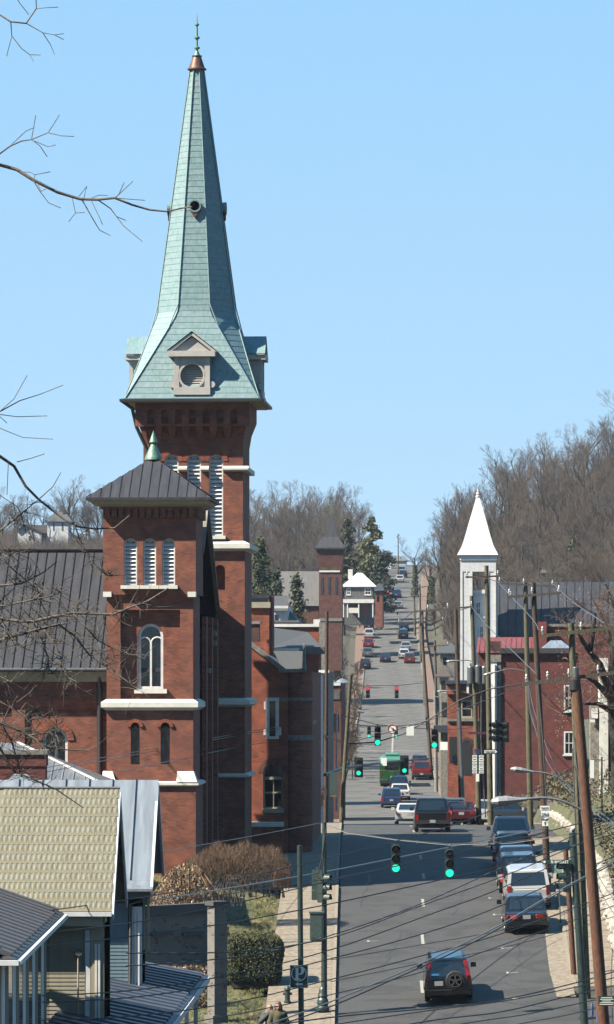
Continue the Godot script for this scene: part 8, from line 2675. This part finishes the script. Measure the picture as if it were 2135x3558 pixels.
	rect(f, "window", 1534, 2365, 1548, 2395, -0.03, 0.1, "glass_grey")
	f = block("row_house", "grey roofed row house higher up behind the poles", "house", 1530, 2268, 1580, 2330, 520.0, 8.0, "stone_grey", 2560)
	hip(f, 1526, 1590, 2268, 2235, 0.3, 8.0, "roof_slate", 0.3)
	rect(f, "window", 1540, 2285, 1552, 2310, -0.03, 0.1, "glass")
	# pale pier and wall by the old tree
	f = block("pale_stone_house", "pale stone house end behind the old tree", "house", 2084, 2286, 2114, 2500, 246.0, 6.0, "stone", 2800)
	rect(f, "grey_wing", 2052, 2450, 2084, 2780, 0.8, 4.0, "stone_grey")
	rect(f, "brick_infill", 2114, 2320, 2230, 2800, 0.4, 5.0, "brick_red")
	rect(f, "air_unit", 2056, 2462, 2078, 2496, 0.3, 0.5, "white_paint")
	rect(f, "lamp_box", 2052, 2500, 2068, 2510, 0.3, 0.4, "white_paint")
	# fence and wall at the foot of the brick block
	f = frame_at("board_fence", "tan board fence at the foot of the brick block", "fence", 1772, 2850, 274.0)
	for k in 9: rect(f, "fence_board", 1738 + k * 8, 2762, 1745 + k * 8, 2862, 0.02 * (k % 2), 0.03, "fence_tan")
	for k in 3: rect(f, "fence_post", 1736 + k * 34, 2752, 1740 + k * 34, 2862, -0.06, 0.1, "wood_grey")
	f = frame_at("stone_fence", "grey rubble stone wall next to the tan board fence", "wall", 1870, 2840, 276.0)
	for j in 5:
		var x = 1812 + (j % 2) * 6
		while x < 1945:
			var w = rng.randi_range(9, 17)
			rect(f, "stone", x, 2762 + j * 16, x + w - 1, 2777 + j * 16, rng.randf_range(0.0, 0.06), 0.4, ["stone_grey", "roof_grey", "fence_tan"][rng.randi() % 3])
			x += w
	# ---- sheds and flat roofs under the wooded hill
	f = block("white_shed", "small white shed at the foot of the wooded hill", "shed", 1917, 1948, 1976, 1972, depth_on(1946, 1985), 5.0, "siding_white", 1985)
	hip(f, 1914, 1979, 1948, 1936, 0.2, 5.0, "roof_white", 0.1)
	rect(f, "door", 1942, 1955, 1950, 1976, -0.03, 0.08, "roof_grey")
	f = block("flat_roof_store", "long flat grey roofed store below the white shed", "building", 1885, 1990, 2070, 2030, depth_on(1977, 2055), 9.0, "roof_grey", 2060)
	rect(f, "roof_edge", 1880, 1980, 2075, 1991, -0.3, 9.6, "stone_grey")
	for k in 4: rect(f, "bay", 1905 + k * 42, 1998, 1930 + k * 42, 2025, -0.03, 0.1, "glass")
	f = block("hill_house", "white house among the trees on the right hand hill", "house", 2082, 1890, 2112, 1935, depth_on(2097, 1950), 5.0, "siding_white", 1950)
	f.n.set_meta("label", "white house among the trees uphill from the white shed")
	hip(f, 2078, 2118, 1890, 1868, 0.3, 5.0, "roof_brown", 0.3)
	rect(f, "window", 2092, 1900, 2100, 1918, -0.03, 0.1, "glass")
	f = block("hill_shed", "small red brick outbuilding near the leafy bank uphill", "shed", 1995, 1960, 2020, 1985, depth_on(2007, 1990), 4.0, "brick_orange", 1990)
	hip(f, 1992, 2023, 1960, 1948, 0.2, 4.0, "roof_brown", 0.2)
func _ready():
	rng.seed = 11
	# camera
	var cam = Camera3D.new()
	cam.name = "camera"
	add_child(cam)
	cam.position = Vector3(0, EYE, 0)
	cam.projection = Camera3D.PROJECTION_FRUSTUM
	cam.near = 1.0
	cam.far = 6000.0
	cam.size = 3558.0 / K
	cam.frustum_offset = Vector2(0, (2350.0 - 1779.0) / K)
	cam.current = true
	# sky, air and sun
	var env = Environment.new()
	env.background_mode = Environment.BG_SKY
	var sm = ProceduralSkyMaterial.new()
	sm.sky_top_color = lin(0.036, 0.12, 0.225)
	sm.sky_horizon_color = lin(0.120, 0.176, 0.221)
	sm.sky_curve = 0.16
	sm.ground_horizon_color = lin(0.043, 0.043, 0.04)
	sm.ground_bottom_color = lin(0.04, 0.035, 0.03)
	sm.sun_angle_max = 1.0
	var sky = Sky.new()
	sky.sky_material = sm
	env.sky = sky
	env.tonemap_mode = Environment.TONE_MAPPER_LINEAR
	env.tonemap_exposure = 4.4
	env.fog_enabled = true
	env.fog_density = 0.00004
	env.fog_light_color = Color(0.80, 0.88, 1.0)
	env.sdfgi_enabled = true
	env.ssao_enabled = true
	env.ssil_enabled = true
	var we = WorldEnvironment.new()
	we.name = "world"
	we.environment = env
	add_child(we)
	var sun = DirectionalLight3D.new()
	sun.name = "sun"
	sun.light_energy = 1.6
	sun.light_color = Color(1.0, 0.95, 0.86)
	sun.light_angular_distance = 0.5
	sun.shadow_enabled = true
	add_child(sun)
	sun.look_at_from_position(Vector3.ZERO, Basis(Vector3.UP, YAW) * Vector3(0.92, -1.0, -0.40), Vector3.UP)
	make_textures()
	make_materials()
	make_setting()
	make_church()
	make_annex()
	make_near_houses()
	make_trees()
	make_near_branches()
	make_shrubs()
	make_grass()
	make_street_furniture()
	make_wires()
	make_background()
	make_cars()
	make_people()
#NEXT
